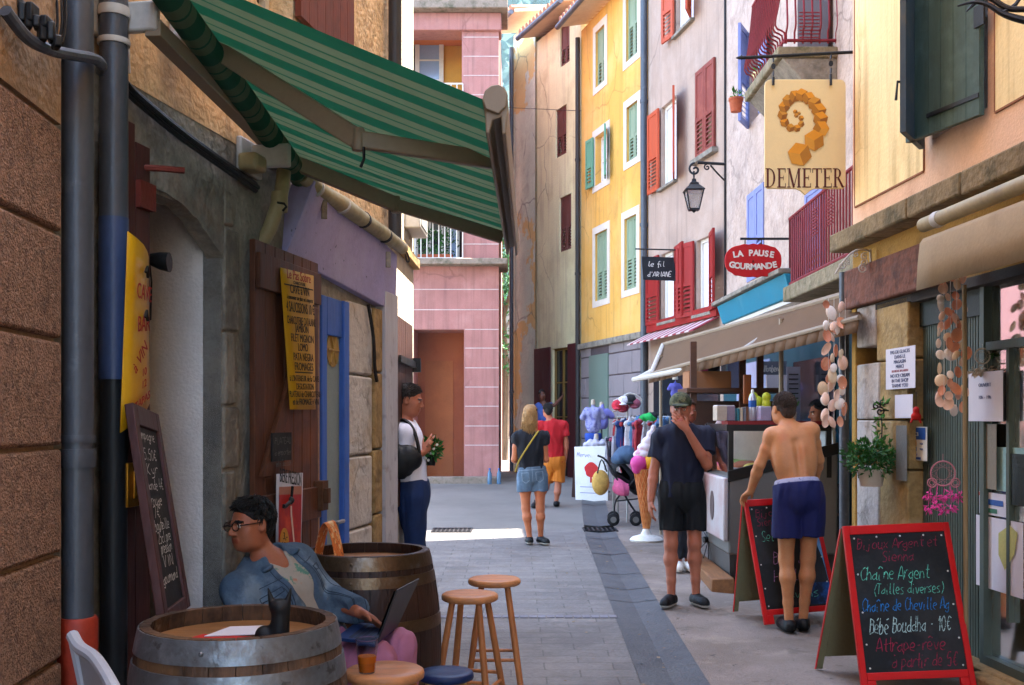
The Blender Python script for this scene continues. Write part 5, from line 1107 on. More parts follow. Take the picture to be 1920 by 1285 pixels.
# ================================================================ right: yellow house
B4, yw = house('ochre_house', 'tall sunny ochre house with pale green shutters and a blockwork ground floor', (2.42, 19), (1.46, 22.5), None, 0, None)
m_och2 = pm('ochre_bright', 'd6a04e', crack=('8a6236', .8, .012), rough=.9, var=.1, sc=1, bump=.2, bsc=50, stain=[('e2b872', .8, .48, .66, .6), ('a97e48', .6, .54, .7, .55), ('8f6a42', 3, .6, .72, .4)], streak=('93703f', 1.2, .5))
m_grn = wood('shutter_sage', '84957c', rough=.6, var=.1); m_grn2 = wood('shutter_mint', '5f9077', rough=.6, var=.12)
m_surr = pm('window_surround', 'cfc2b4', rough=.8, var=.08, bump=.1)
wins = [B4.rect(1117, 1134, 62, 166, 1117), B4.rect(1174, 1196, -28, 118, 1174), B4.rect(1116, 1139, 258, 350, 1116), B4.rect(1175, 1196, 203, 306, 1175), B4.rect(1116, 1139, 440, 566, 1116), B4.rect(1171, 1194, 412, 546, 1171)]
zc = B4.uv(1210, 628)[1]; topz = 9.75
mb = MB(); B4.wall(mb, 0, B4.len, zc, topz, wins); B4.body(mb, 0, B4.len, -.1, topz); mb.build('upper_wall', m_och2, yw)
for i, wv in enumerate(wins):
    window(B4, yw, *wv, bars=1, pane=m_curt if i == 2 else m_glass)
    mb = MB(); a, b, c, d = wv
    for q in ((a - .14, a, c - .12, d + .14), (b, b + .14, c - .12, d + .14), (a, b, d, d + .14), (a, b, c - .12, c)): mb.fbox(B4.fr, *q, 0, .012)
    mb.build('surround', m_surr, yw)
    w_ = (b - a) / 2 - .005
    if i == 2: open_pair(B4, yw, wv, m_grn2, 176, 158, lw=w_)
    else:
        shutter(yw, B4.p(a, c, -.08), B4.d, w_, d - c, m_grn, 'half', out=B4.n); shutter(yw, B4.p(b, c, -.08), -B4.d, w_, d - c, m_grn, 'half', out=B4.n)
m_block = pm('grey_block', '84797a', rough=.85, var=.12, sc=3, bump=.2)
mb = MB(); mb2 = MB(); gw = B4.rect(1108, 1143, 668, 835, 1108); n = 0; z = -.1
while z < zc - .05:
    h_ = .42; u = -.3 * (n % 2)
    while u < B4.len:
        a, b = max(u, 0) + .012, min(u + .72, B4.len) - .012; zz = min(z + h_, zc) - .012
        if b > a + .03: 
            for mq, (p, q) in zip((mb, mb2), ((a, min(b, gw[0])), (max(a, gw[1]), b))):
                if q > p + .02: mq.fbox(B4.fr, p, q, z + .012, zz, -.05, .02)
        u += .72
    z += h_; n += 1
mb.build('block_facing', m_block, yw, bevel=.01); mb2.build('block_facing', m_block, yw, bevel=.01)
mb = MB(); B4.wall(mb, 0, B4.len, -.1, zc, []); mb.build('lower_wall', pm('block_joint', '55494d', rough=.9), yw)
mb = MB(); mb.fbox(B4.fr, gw[0], gw[1], -.1, gw[3], .0, .045); mb.build('closed_shutter', pm('grey_green', '66756a', rough=.6, var=.08), yw)
mb = MB(); mb.fbox(B4.fr, -.02, B4.len + .02, zc - .06, zc + .06, -.05, .1); mb.build('cornice', m_stone, yw, bevel=.015)
def eaves(fc, root, u0, u1, z, mt_t, over=.45):
    mb = MB(); mb.hexa([fc.p(u0, z, -.3), fc.p(u1, z, -.3), fc.p(u1, z - .16, over), fc.p(u0, z - .16, over), fc.p(u0, z + .1, -.3), fc.p(u1, z + .1, -.3), fc.p(u1, z - .09, over), fc.p(u0, z - .09, over)]); mb.build('eaves', pm('eaves_white', 'b9a58c', rough=.9, var=.15), root)
    mb = MB(); n = int((u1 - u0) / .2)
    for i in range(n): mb.tube([fc.p(u0 + .1 + .2 * i, z + .02 + .2, -1.2), fc.p(u0 + .1 + .2 * i, z - .06, over + .06)], .085, 8)
    mb.build('roof_tiles', mt_t, root)
    MB().tube([fc.p(u0, z - .17, over + .08), fc.p(u1, z - .17, over + .08)], .055, 10).build('gutter', m_pipeg, root)
m_tile = pm('roof_tile', '9a6a50', rough=.9, var=.3, sc=4, bump=.3)
eaves(B4, yw, 0, B4.len, topz + .2, m_tile)
pipe_v('drainpipe', 'blue grey drainpipe on the seam between ochre and grey pink houses', 'drainpipe', B4.p(.02, 0, .07).x, B4.p(.02, 0, .07).y, 0, 12, .06, m_pipeg, [(5.0, .06, 1.15), (7.2, .06, 1.15)])
pipe_v('drainpipe', 'brown drainpipe on the seam between the beige and ochre houses', 'drainpipe', B4.p(B4.len, 0, .08).x, B4.p(B4.len, 0, .08).y, 0, 9.6, .05, MATS['pipe_brown'], [(4.6, .06, 1.15), (7.0, .06, 1.15)])
# ================================================================ right: beige house, two parts
B5, bg_ = house('beige_house', 'flaking beige corner house with faded yellow patches and brown shutters', (1.46, 22.5), (.07, 26), None, 0, None)
m_beige = pm('beige_plaster', 'e8e2b4', crack=('7d6d4c', .8, .012), rough=.95, var=.12, sc=1.2, fine=30, bump=.3, bsc=30, stain=[('bfb284', .9, .5, .68, .6), ('ece6c0', 1.4, .52, .72, .5)], streak=('a48e6a', 1.3, .5))
m_crack = pm('cracked_render', 'd8dfc8', crack=('57534a', 1.1, .025), rough=.95, var=.15, sc=1.2, fine=30, bump=.6, bsc=10, stain=[('e6bd62', .55, .55, .57, .75), ('8f897a', 1.3, .55, .7, .5)])
um = B5.u(1006); zr = 10.6
wb = [B5.rect(1050, 1068, 52, 128, 1050), B5.rect(1042, 1062, 208, 298, 1042), B5.rect(1049, 1071, 372, 474, 1049)]; db = B5.rect(1036, 1068, 655, 905, 1036)
db = (db[0], db[1], .1, db[3])
mb = MB(); B5.wall(mb, 0, um, -.1, zr - .3, [*wb, db]); mb.build('beige_wall', m_beige, bg_)
mb = MB(); B5.wall(mb, um, B5.len, -.1, zr + .3, [], out=.03); mb.build('cracked_wall', m_crack, bg_)
mb = MB(); B5.body(mb, 0, B5.len, -.1, zr); mb.build('wall', m_beige, bg_)
for wv in wb:
    window(B5, bg_, *wv); w_ = (wv[1] - wv[0]) / 2 - .004
    shutter(bg_, B5.p(wv[0], wv[2], -.07), B5.d, w_, wv[3] - wv[2], wood('shutter_plum', '6d4038', rough=.65, var=.2), 'half', out=B5.n); shutter(bg_, B5.p(wv[1], wv[2], -.07), -B5.d, w_, wv[3] - wv[2], MATS['shutter_plum'], 'half', out=B5.n)
m_ydoor = wood('door_ochre', '8a6c30', rough=.6, var=.2)
window(B5, bg_, *db, frame=m_ydoor, bars=1, cross=3, name='glazed_door', inset=.08)
m_rdoor = wood('shutter_oxblood', '48191c', rough=.6, var=.2)
for a, b in ((B5.u(1035), B5.u(1006)), (B5.u(1085), B5.u(1069))): a, b = sorted((a, b)); shutter(bg_, B5.p(a, .1, .03), B5.d, b - a, db[3] - .05, m_rdoor, 'board', out=B5.n, battens=False)
mb = MB(); mb.fbox(B5.fr, db[0] - .2, db[1] + .2, -.1, .3, -.1, .5); mb.build('doorstep', m_stone, bg_)
eaves(B5, bg_, 0, um, zr - .1, m_tile, .4); eaves(B5, bg_, um, B5.len + .2, zr + .5, m_tile, .55)
pipe_v('drainpipe', 'pale grey drainpipe at the far corner of the beige house', 'drainpipe', B5.p(B5.len - .03, 0, .1).x, B5.p(B5.len - .03, 0, .1).y, 0, 10.6, .055, m_pipeg, [(2.2, .06, 1.15), (6, .06, 1.15)])
# a thin wire across the street
MB().tube([P(935, 201, 23), P(1040, 206, 23.5), P(1200, 212, 19.8), P(1365, 212, 15.4)], .006, 5, sm=4).build('overhead_wire', m_blk, origin=P(1100, 206, 21), label='thin wire strung along the upper floors of the ochre and grey houses', cat='wire')
# ================================================================ green striped awning
m_str1 = None
def awn_fabric():
    m = bpy.data.materials.new('awning_green'); m.use_nodes = True; t = m.node_tree; Lk = t.links.new; b = t.nodes['Principled BSDF']; out = t.nodes['Material Output']
    uvn = nd(t, 'ShaderNodeUVMap'); sp = nd(t, 'ShaderNodeSeparateXYZ'); Lk(uvn.outputs[0], sp.inputs[0])
    def sq(freq, duty, ph):
        a = nd(t, 'ShaderNodeMath', operation='MULTIPLY_ADD'); a.inputs[1].default_value = freq; a.inputs[2].default_value = ph; Lk(sp.outputs[0], a.inputs[0])
        fr = nd(t, 'ShaderNodeMath', operation='FRACT'); Lk(a.outputs[0], fr.inputs[0]); c = nd(t, 'ShaderNodeMath', operation='LESS_THAN'); c.inputs[1].default_value = duty; Lk(fr.outputs[0], c.inputs[0]); return c.outputs[0]
    a, b1 = sq(9.0, .42, 0), sq(9.0, .06, .3)
    mx = nd(t, 'ShaderNodeMath', operation='MAXIMUM'); Lk(a, mx.inputs[0]); Lk(b1, mx.inputs[1])
    col = nd(t, 'ShaderNodeMix', data_type='RGBA'); Lk(mx.outputs[0], col.inputs[0]); col.inputs[6].default_value = (*lin('64795f'), 1); col.inputs[7].default_value = (*lin('1d5f47'), 1)
    nz = nd(t, 'ShaderNodeTexNoise', Scale=3., Detail=4.); tc = nd(t, 'ShaderNodeTexCoord'); Lk(tc.outputs['Object'], nz.inputs[0]); q = nd(t, 'ShaderNodeMapRange'); q.inputs['To Min'].default_value = .75; q.inputs['To Max'].default_value = 1.15; Lk(nz.outputs[0], q.inputs[0])
    c2 = nd(t, 'ShaderNodeMix', data_type='RGBA', blend_type='MULTIPLY'); c2.inputs[0].default_value = 1; Lk(col.outputs[2], c2.inputs[6]); Lk(q.outputs[0], c2.inputs[7])
    Lk(c2.outputs[2], b.inputs['Base Color']); b.inputs['Roughness'].default_value = .85
    tr = nd(t, 'ShaderNodeBsdfTranslucent'); Lk(c2.outputs[2], tr.inputs[0]); ms = nd(t, 'ShaderNodeMixShader'); ms.inputs[0].default_value = .34; Lk(b.outputs[0], ms.inputs[1]); Lk(tr.outputs[0], ms.inputs[2]); Lk(ms.outputs[0], out.inputs[0])
    return m
m_gawn = awn_fabric(); m_alu = pm('awning_arm', '8c7c68', rough=.5, var=.12, bump=.03, spec=.4)
aw = thing('striped_awning', 'green striped folding-arm awning stretched out over the barrels from the bar wall', 'awning', (-1.4, 4.2, 3.1))
W0, W1 = P(300, -66, 3.75), P(566, 318, 5.6); F0, F1 = V(-.06, 3.3, 2.555), V(-.012, 5.75, 2.565)
me = bpy.data.meshes.new('fabric'); nu, nv = 28, 14; vs = []; fs = []; uvs = []
for i in range(nu + 1):
    for j in range(nv + 1):
        u, v = i / nu, j / nv; p = W0.lerp(W1, u).lerp(F0.lerp(F1, u), v); p.z -= .02 * math.sin(math.pi * v) * math.sin(math.pi * u) + .006 * math.sin(u * 19) * math.sin(math.pi * v); vs.append(p)
for i in range(nu):
    for j in range(nv): a = i * (nv + 1) + j; fs.append((a, a + 1, a + nv + 2, a + nv + 1)); uvs += [(i / nu, j / nv), (i / nu, (j + 1) / nv), ((i + 1) / nu, (j + 1) / nv), ((i + 1) / nu, j / nv)]
me.from_pydata(vs, [], fs); uvl = me.uv_layers.new(name='UVMap')
for k, q in enumerate(uvs): uvl.data[k].uv = q
link_mesh(me, 'fabric', m_gawn, aw)
mb = MB(); d_ = (F1 - F0).normalized(); bf = Fr(F0 - d_ * .03, d_, (0, 0, 1)); sgn = 1 if bf.n.x > 0 else -1; LB = (F1 - F0).length + .06
mb.prism(Fr(F0 - d_ * .03, V(1, 0, 0), V(0, 0, 1), d_), [(-.03, .0), (-.015, .035), (.02, .045), (.045, .03), (.05, -.02), (.042, -.1), (.03, -.105), (.028, -.05), (0, -.06), (-.008, -.1), (-.02, -.1), (-.022, -.03)], 0, LB); mb.build('front_bar', m_alu, aw, bevel=.004)
mb = MB(); mb.prism(Fr(F0 - d_ * .045, V(1, 0, 0), V(0, 0, 1), d_), [(-.03, -.0), (-.022, .026), (-.004, .042), (.02, .046), (.038, .036), (.048, .014), (.044, -.02), (.02, -.045), (-.02, -.03)], 0, .014); mb.build('end_cap', m_alu, aw, bevel=.004)
rol = [W0 + V(.0, 0, -.07), W1 + V(.0, .0, -.05)]; ro = MB().tube([rol[0].lerp(rol[1], i / 40) for i in range(41)], .056, 18).build('fabric_roll', m_gawn, aw); ul = ro.data.uv_layers.new(name='UVMap'); rd = rol[1] - rol[0]
for lp_ in ro.data.loops: ul.data[lp_.index].uv = ((ro.data.vertices[lp_.vertex_index].co + aw.location - rol[0]).dot(rd) / rd.length_squared, 0)
a0, a1 = L.p(L.u(262, .12), 3.05, .12), P(536, 292, 5.5)
dr_ = (rol[1] - rol[0]).normalized(); sq_ = Fr(rol[0] + V(-.02, 0, -.22), dr_, (0, 0, 1)); ln = (rol[1] - rol[0]).length
ta, tb_ = P(286, 52, 3.85), P(536, 302, 5.45); sq_ = Fr(ta, tb_ - ta, (0, 0, 1)); mb = MB(); mb.fbox(sq_, 0, (tb_ - ta).length, -.03, .03, -.03, .03); mb.build('torsion_bar', m_alu, aw, bevel=.004)
# folding arms
def arm(sh, el, tip, name='arm'):
    mb = MB(); 
    for a, b, w_ in ((sh, el, .05), (el, tip, .042)):
        d = (b - a).normalized(); g = Fr(a, d, (0, 0, 1) if abs(d.z) < .9 else (0, 1, 0)); g.v = (V(0, 0, 1) - d * d.z).normalized(); g.n = d.cross(g.v); mb.fbox(g, 0, (b - a).length, -w_ * .75, w_ * .75, -w_ * .45, w_ * .45)
    o = mb.build(name, m_alu, aw, bevel=.006)
    mb = MB(); mb.lathe([(.022, -.042), (.024, -.038), (.024, .038), (.022, .042)], el, 16); mb.build('elbow', m_alu, o)
    return o
arm(P(352, 58, 4.35), P(672, 262, 4.0), P(925, 302, 4.1)); arm(P(540, 300, 5.4), P(742, 384, 5.55), P(943, 446, 5.6))
mb = MB(); c = P(345, 52, 4.35); mb.box(c, (.1, .16, .15), .2); mb.box(c + V(.05, 0, .03), (.06, .1, .1), .2); mb.build('arm_bracket', m_pipew, aw, bevel=.02)
for px, py, o_ in ((240, 32, .1), (492, 292, .08)):
    mb = MB(); u_, z_ = L.uv(px, py, o_); mb.fbox(L.fr, u_ - .12, u_ + .12, z_ - .09, z_ + .07, 0, .03); mb.fbox(L.fr, u_ - .02, u_ + .02, z_ - .06, z_ + .05, .03, .22); mb.build('wall_bracket', m_pipew, aw, bevel=.01)
mb = MB(); mb.tube([P(682, 276, 3.98), P(682, 298, 3.98), P(676, 314, 3.98)], .006, 5); mb.build('crank_hook', m_blk, aw)
rt = thing('security_light', 'small cream floodlight on the bar wall beside the awning bracket', 'lamp', L.p(L.u(482), 2.86, .1))
mb = MB(); u_, z_ = L.uv(482, 300, .1); mb.fbox(L.fr, u_ - .05, u_ + .08, z_ - .05, z_ + .03, .02, .12); mb.build('housing', m_cream, rt, bevel=.02)

# ================================================================ barrels
m_oak = wood('barrel_oak', '573f2e', 'z', .5, .65, .35, stain=[('2a1d16', 6, .5, .62, .75), ('7d5a3a', 3, .54, .68, .6), ('8a8078', 14, .62, .68, .5)]); m_oakd = wood('barrel_oak_dark', '33211a', 'z', .4, .5, .25, stain=[('4e2f20', 4, .52, .72, .6)])
m_hoop = pm('galvanised_hoop', '7a8086', rough=.42, metal=.75, var=.25, sc=6, fine=60, bump=.15, bsc=40, stain=[('a9b4bd', 12, .55, .7, .5), ('5a4230', 4, .56, .68, .7), ('3f3a36', 18, .62, .68, .6)])
m_hoopb = pm('bronze_hoop', '6a5540', rough=.35, metal=.75, var=.3, sc=5, bump=.12, stain=[('8f8d88', 6, .52, .7, .6)])
m_lidw = wood('barrel_lid', '8c5f36', 'x', .3, .6, .1, stain=[('6a4426', 5, .5, .7, .5)])
def barrel(label, c, rh, rb, ht, oak, hoop, rot, hoops):
    c = Vector(c); rt = thing('wine_barrel', label, 'barrel', c, 'old barrels used as tables'); R_ = lambda t: rb - (rb - rh) * (2 * t - 1) ** 2
    mb = MB(); n = 26
    for i in range(n):                                   # staves
        a0, a1 = 6.2832 * i / n + rot, 6.2832 * (i + 1) / n + rot - .008; am = (a0 + a1) / 2; k = rnd.uniform(-.002, .002); prev = None
        for j in range(13):
            t = j / 12; r = R_(t) + k; row = mb.vs([c + V(math.cos(a) * q, math.sin(a) * q, t * ht) for a, q in ((a0, r), (am, r + .004), (a1, r), (a1, r - .028), (a0, r - .028))])
            if prev: mb.bridge(prev, row)
            else: mb.face(row[::-1])
            prev = row
        mb.face(prev)
    mb.build('staves', oak, rt)
    MB().lathe([(0, 0), (R_(.95) - .03, 0), (R_(.95) - .03, .02), (0, .02)], c + V(0, 0, ht - .07), 40).build('lid', m_lidw, rt)
    for t0, t1 in hoops:
        hb = MB(); pr = [(R_(t0) + .001, t0 * ht), (R_(t0) + .006, t0 * ht), (R_((t0 + t1) / 2) + .0065, (t0 + t1) / 2 * ht), (R_(t1) + .006, t1 * ht), (R_(t1) + .001, t1 * ht)]; hb.lathe(pr, c, 56, close=False); hb.ball(c + V(-.03, -R_((t0 + t1) / 2) - .006, (t0 + t1) / 2 * ht), .008, 2); hb.build('hoop', hoop, rt, ang=50)
    return rt
B1c = V((449 - 960) * 3.3 / FPX, 3.3, 0); b1 = barrel('nearest wine barrel with two broad galvanised hoops, papers on its lid', B1c, .292, .345, .955, m_oak, m_hoop, .1, [(.925, .998), (.83, .895), (.6, .655), (.34, .4), (.1, .16)])
B2c = V((688 - 960) * 5.22 / FPX, 5.22, 0); b2 = barrel('darker wine barrel behind the seated woman with bronze hoops and a card on top', B2c, .3, .36, .94, m_oakd, m_hoopb, .3, [(.93, .998), (.845, .9), (.62, .68), (.34, .4), (.1, .16)])
hand(Fr(B1c + V(-.02, -.345, .66), (1, 0, 0), (0, 0, 1)), '1 40', .09, pm('barrel_mark', '8c6f52', rough=.8), b1, th=.09, name='marking', off=.008)
m_paper = pm('paper_white', 'cfc9cf', rough=.8, var=.04, bump=.02); m_redp = pm('paper_red', 'b3201c', rough=.7, var=.1)
zt_ = .955 - .05 + .002
def sheet_thing(name, label, cat, poly, z, mt, lift=.0):
    c = Vector((poly[0][0], poly[0][1], z)); mb = MB(); mb.prism(Fr(V(0, 0, z), V(1, 0, 0), V(0, 1, 0)), poly, 0, .0025); return mb.build(name, mt, origin=c, label=label, cat=cat)
bx, by = B1c.x, B1c.y
sheet_thing('menu_card', 'folded red card lying on the nearest barrel', 'menu card', [(bx - .17, by - .12), (bx + .02, by - .16), (bx + .04, by - .02), (bx - .12, by + .02)], zt_ , m_redp)
sheet_thing('paper_sheet', 'white sheet of paper on the red card on the nearest barrel', 'paper', [(bx - .1, by - .03), (bx + .05, by + .0), (bx + .06, by + .14), (bx - .06, by + .12)], zt_ + .004, m_paper)
rt = thing('cat_holder', 'small black figure with two pointed ears standing on the nearest barrel', 'figurine', (bx + .13, by - .05, zt_))
S = Sdf(); o = V(bx + .145, by - .1, zt_); S.cap(o + V(0, 0, .02), o + V(.005, 0, .1), .03, .026, .02).ell(o + V(-.045, 0, .022), (.028, .03, .03), .02).ell(o + V(0, 0, .11), (.03, .026, .022), .015).cap(o + V(-.02, 0, .115), o + V(-.034, 0, .165), .012, .003, .006).cap(o + V(.022, 0, .115), o + V(.036, 0, .165), .012, .003, .006)
sdf_obj(S, 'figure', pm('matt_black', '131315', rough=.6, var=.2, bump=.05), rt, .004, planes=[(o + V(0, 0, .001), V(0, 0, -1))])
rt = thing('tent_card', 'bent orange card with flowers standing on the darker barrel', 'card', (B2c.x - .18, B2c.y - .1, zt_)); mb = MB()
o = P(611, 1056, 5.1); o.z = .94 - .045; pts = []
for i in range(13): t = i / 12; pts.append((-.055 + .11 * t, .19 * (1 - abs(2 * t - 1) ** 1.8)))
for (x0, z0_), (x1, z1_) in zip(pts, pts[1:]): mb.hexa([o + V(x0, -.05, z0_), o + V(x1, -.05, z1_), o + V(x1 + .02, .09, z1_), o + V(x0 + .02, .09, z0_), o + V(x0, -.05, z0_ + .002), o + V(x1, -.05, z1_ + .002), o + V(x1 + .02, .09, z1_ + .002), o + V(x0 + .02, .09, z0_ + .002)])
def spots(name, c1, c2, c3, sc):
    m = pm(name, c1, rough=.6, var=.1, bump=0, stain=[(c2, sc, .52, .56, .9), (c3, sc * 1.7, .6, .63, .9)]); return m
cdm = mb.build('card', spots('card_orange', 'd9772a', 'e6c08a', '6a2a14', 26), rt)

# ================================================================ stools
m_beech = wood('stool_beech', 'a9683a', 'z', .35, .5, .08, stain=[('85491f', 4, .52, .75, .4)]); m_seatw = wood('stool_seat', 'b5784c', 'x', .35, .45, .08, stain=[('8a5430', 3, .55, .68, .6), ('c99a70', 7, .58, .68, .4)])
def stool(label, x, y, h, r, seat, rot, legs=4, spread=1.5, group='round wooden bar stools', legm=None):
    z0 = gz(y); c = V(x, y, z0); rt = thing('bar_stool', label, 'stool', c, group)
    MB().lathe([(0, h - .036), (r - .012, h - .036), (r - .002, h - .03), (r, h - .018), (r - .003, h - .006), (r - .012, h), (r * .55, h - .002), (0, h - .004)], c, 48, close=False).build('seat', seat, rt, ang=50)
    ends = []
    for i in range(legs):
        a = rot + 6.2832 * i / legs; t = c + V(math.cos(a) * r * .68, math.sin(a) * r * .68, h - .036); b = c + V(math.cos(a) * r * spread, math.sin(a) * r * spread, 0); ends.append((t, b)); MB().tube([t, t.lerp(b, .5), b], [.0165, .018, .0155], 12).build('leg', legm or m_beech, rt)
    for i in range(legs):
        for f_ in (.62 + .06 * (i % 2),): a, b = ends[i], ends[(i + 1) % legs]; MB().tube([a[0].lerp(a[1], f_), b[0].lerp(b[1], f_)], .0095, 8).build('rung', m_beech, rt)
    return rt
stool('bare wooden bar stool in the street, nearer of the standing pair', (881 - 960) * 5.5 / FPX, 5.5, .668, .147, m_seatw, .5)
stool('bare wooden bar stool in the street, further of the standing pair', (927 - 960) * 5.95 / FPX, 5.95, .672, .147, m_seatw, .8)
st3 = (721 - 960) * 3.92 / FPX; stool('wooden bar stool with a plastic cup of beer standing on it', st3, 3.92, .66, .147, m_seatw, .3)
m_navy = pm('navy_seat', '14264f', rough=.5, var=.15, bump=.05)
stool('low stool with a round navy seat and pale curved legs beside the beer stool', (836 - 960) * 4.75 / FPX, 4.75, .452, .125, m_navy, .6, group='low stools', spread=1.15, legm=wood('birch', 'b98d4f', 'z', .15))
# cup of beer
cx = P(688, 1252, 3.86); cup = thing('beer_cup', 'clear plastic cup half full of amber beer on the near stool', 'cup', (cx.x, 3.86, .66)); cc = V(cx.x, 3.86, .66)
m_clear = pm('clear_plastic', 'e6e8ea', rough=.06, var=0, bump=0, trans=1., ior=1.12); m_beer = pm('amber_beer', 'd06a1e', rough=.12, var=.1, bump=0)
MB().lathe([(.0, .002), (.029, .002), (.0405, .118), (.042, .121), (.0405, .123), (.039, .118), (.028, .005), (0, .005)], cc, 28, close=False).build('cup', m_clear, cup, ang=60)
MB().lathe([(0, .006), (.0275, .006), (.034, .062), (0, .062)], cc, 28, close=False).build('beer', m_beer, cup, ang=50)
# white folding chair at the very edge
rt = thing('folding_chair', 'white plastic chair back leaning in at the bottom left corner', 'chair', P(170, 1400, 2.75)); mb = MB(); m_wpl = pm('white_plastic', '9fa0a8', rough=.45, var=.08, bump=.02)
o0, o1 = P(140, 1190, 2.8), P(205, 1300, 2.62)
mb.tube([P(136, 1192, 2.85), P(150, 1215, 2.8), P(178, 1235, 2.72), P(205, 1275, 2.62), P(232, 1330, 2.55)], .017, 10, sm=4); mb.tube([P(138, 1195, 2.85), P(152, 1260, 2.85), P(168, 1340, 2.85)], .016, 8, sm=3)
mb.build('back_frame', m_wpl, rt)
mb = MB(); c = [P(142, 1205, 2.84), P(200, 1275, 2.64), P(222, 1330, 2.58), P(165, 1330, 2.84)]; mb.hexa([*c, *[q + V(.008, .01, .004) for q in c]]); mb.build('back_panel', m_wpl, rt, bevel=.003)
mb = MB(); zz = gz(2.7)
mb.box((P(190, 1400, 2.75).x, 2.78, .46), (.36, .36, .02)); mb.build('seat', m_wpl, rt)
for dx, dy in ((-.16, -.15), (.16, -.15), (-.16, .15), (.16, .15)): q = V(P(190, 1400, 2.75).x + dx, 2.78 + dy, 0); MB().tube([q, q + V(-dx * .2, 0, .46)], .014, 8).build('leg', m_wpl, rt)

# ================================================================ posters and boards of the bar
m_pyel = pm('poster_yellow', 'c08a12', rough=.5, var=.08, sc=2, bump=.03, stain=[('8f6a1a', 2, .55, .8, .4)]); m_ink = pm('ink_black', '1d1a14', rough=.7, var=0, bump=0); m_inkr = pm('ink_red', '9a2016', rough=.7, var=0, bump=0)
def sheet_curved(name, label, cat, c00, c10, c11, c01, bulge, n, mt, th=.003):
    """flexible panel between four corners, bowed along its normal"""
    mb = MB(); nn = (c10 - c00).cross(c01 - c00).normalized(); prev = None
    for i in range(n + 1):
        v = i / n; row = []
        for j in range(5): u = j / 4; row.append(c00.lerp(c10, u).lerp(c01.lerp(c11, u), v) + nn * (bulge(u, v)))
        vv = mb.vs(row)
        if prev:
            for j in range(4): mb.face([prev[j], prev[j + 1], vv[j + 1], vv[j]])
        prev = vv
    o = mb.build(name, mt, origin=c00, label=label, cat=cat, ang=180); sm = o.modifiers.new('thickness', 'SOLIDIFY'); sm.thickness = th; sm.offset = -1; return o, nn
pu0, pu1 = L.u(527, .11), L.u(588, .11); zT, zB = L.uv(527, 500, .11)[1], L.uv(545, 768, .11)[1]
c00, c10, c11, c01 = L.p(L.u(546, .1), zB, .095), L.p(L.u(592, .12), L.uv(592, 768, .12)[1], .12), L.p(L.u(588, .095), L.uv(586, 516, .1)[1], .095), L.p(L.u(526, .095), zT, .095)
po, pn = sheet_curved('menu_poster', 'tall yellow printed poster of the wine cellar menu on the brown shutter', 'poster', c00, c10, c11, c01, lambda u, v: .012 * math.sin(u * 3.14) * (1 - v), 8, m_pyel)
pu = (c11 - c01).normalized(); wP = (c11 - c01).length
lines = [("Le Pas Sobre", .935, .055, .78, m_inkr), ("CHARCUTERIE", .903, .018, .4, m_ink), ("CAVE à VIN", .835, .05, .62, m_ink), ("à consommer sur place ou à emporter", .79, .026, .86, m_ink), ("4 SAUCISSONS 10 €", .70, .06, .9, m_ink), ("CHARCUTERIE CATALANE", .615, .045, .9, m_ink), ("JAMBON", .56, .045, .42, m_ink), ("FILET MIGNON", .49, .045, .7, m_ink), ("LOMO", .425, .045, .3, m_ink), ("PATA NEGRA", .355, .045, .6, m_ink), ("FROMAGES", .285, .045, .55, m_ink), ("à L'INTERIEUR de la CAVE", .205, .034, .86, m_ink), ("DEGUSTATION", .145, .036, .5, m_ink), ("PLATEAU de CHARCUTERIE", .09, .036, .9, m_ink), ("et de FROMAGE + VIN", .035, .036, .74, m_ink)]
def pat(u, v): return c00.lerp(c10, u).lerp(c01.lerp(c11, u), v) + pn * (.012 * math.sin(u * 3.14) * (1 - v) + .004)
for s_, v_, sz, wf_, mt in lines:
    ud = (pat(1, v_) - pat(0, v_)).normalized(); vd = (pat(.5, min(1, v_ + .05)) - pat(.5, v_)).normalized(); text(Fr(pat(.5, v_), ud, vd, pn), s_, sz * 1.1, mt, po, width=wP * wf_ * .9, squash=1.15)
for v_, a, b in ((.885, .05, .95), (.265, .2, .85)): mb = MB(); p0, p1 = pat(a, v_), pat(b, v_); mb.hexa([p0, p1, p1 + pn * .001, p0 + pn * .001, p0 + V(0, 0, .006), p1 + V(0, 0, .006), p1 + pn * .001 + V(0, 0, .006), p0 + pn * .001 + V(0, 0, .006)]); mb.build('rule_line', m_ink, po)
# beer poster
c = [L.p(L.u(518, .1), L.uv(518, 1040, .1)[1], .1), L.p(L.u(565, .1), L.uv(565, 1042, .1)[1], .1), L.p(L.u(568, .1), L.uv(566, 887, .1)[1], .1), L.p(L.u(519, .1), L.uv(519, 889, .1)[1], .1)]
bp_, bn_ = sheet_curved('beer_poster', 'white framed red poster of a beer tap low on the brown shutter', 'poster', *c, lambda u, v: 0, 1, pm('poster_white', 'b5aeb0', rough=.5, var=.05))
gfr = lambda u, v, o_=.002: c[0].lerp(c[1], u).lerp(c[3].lerp(c[2], u), v) + bn_ * o_
ud = (c[1] - c[0]).normalized()
def ppanel(par, g, us, vs_, mt, name, o_=.002):
    mb = MB(); mb.quad(g(us[0], vs_[0], o_), g(us[1], vs_[0], o_), g(us[1], vs_[1], o_), g(us[0], vs_[1], o_)); return mb.build(name, mt, par, smooth=False)
ppanel(bp_, gfr, (.07, .95), (.02, .74), pm('poster_red', 'a5170d', rough=.4, var=.3, sc=8, bump=0, stain=[('d84a12', 7, .5, .68, .7)], stretch=(1, 1, .3)), 'red_field'); ppanel(bp_, gfr, (.07, .95), (.74, .84), pm('poster_fade', 'a56a50', rough=.4, var=.1, bump=0), 'fade_band', .0022)
text(Fr(gfr(.5, .87), ud, V(0, 0, 1), bn_), 'BIERE PRESSION', .075, m_ink, bp_, width=(c[1] - c[0]).length * .86, squash=1.3)
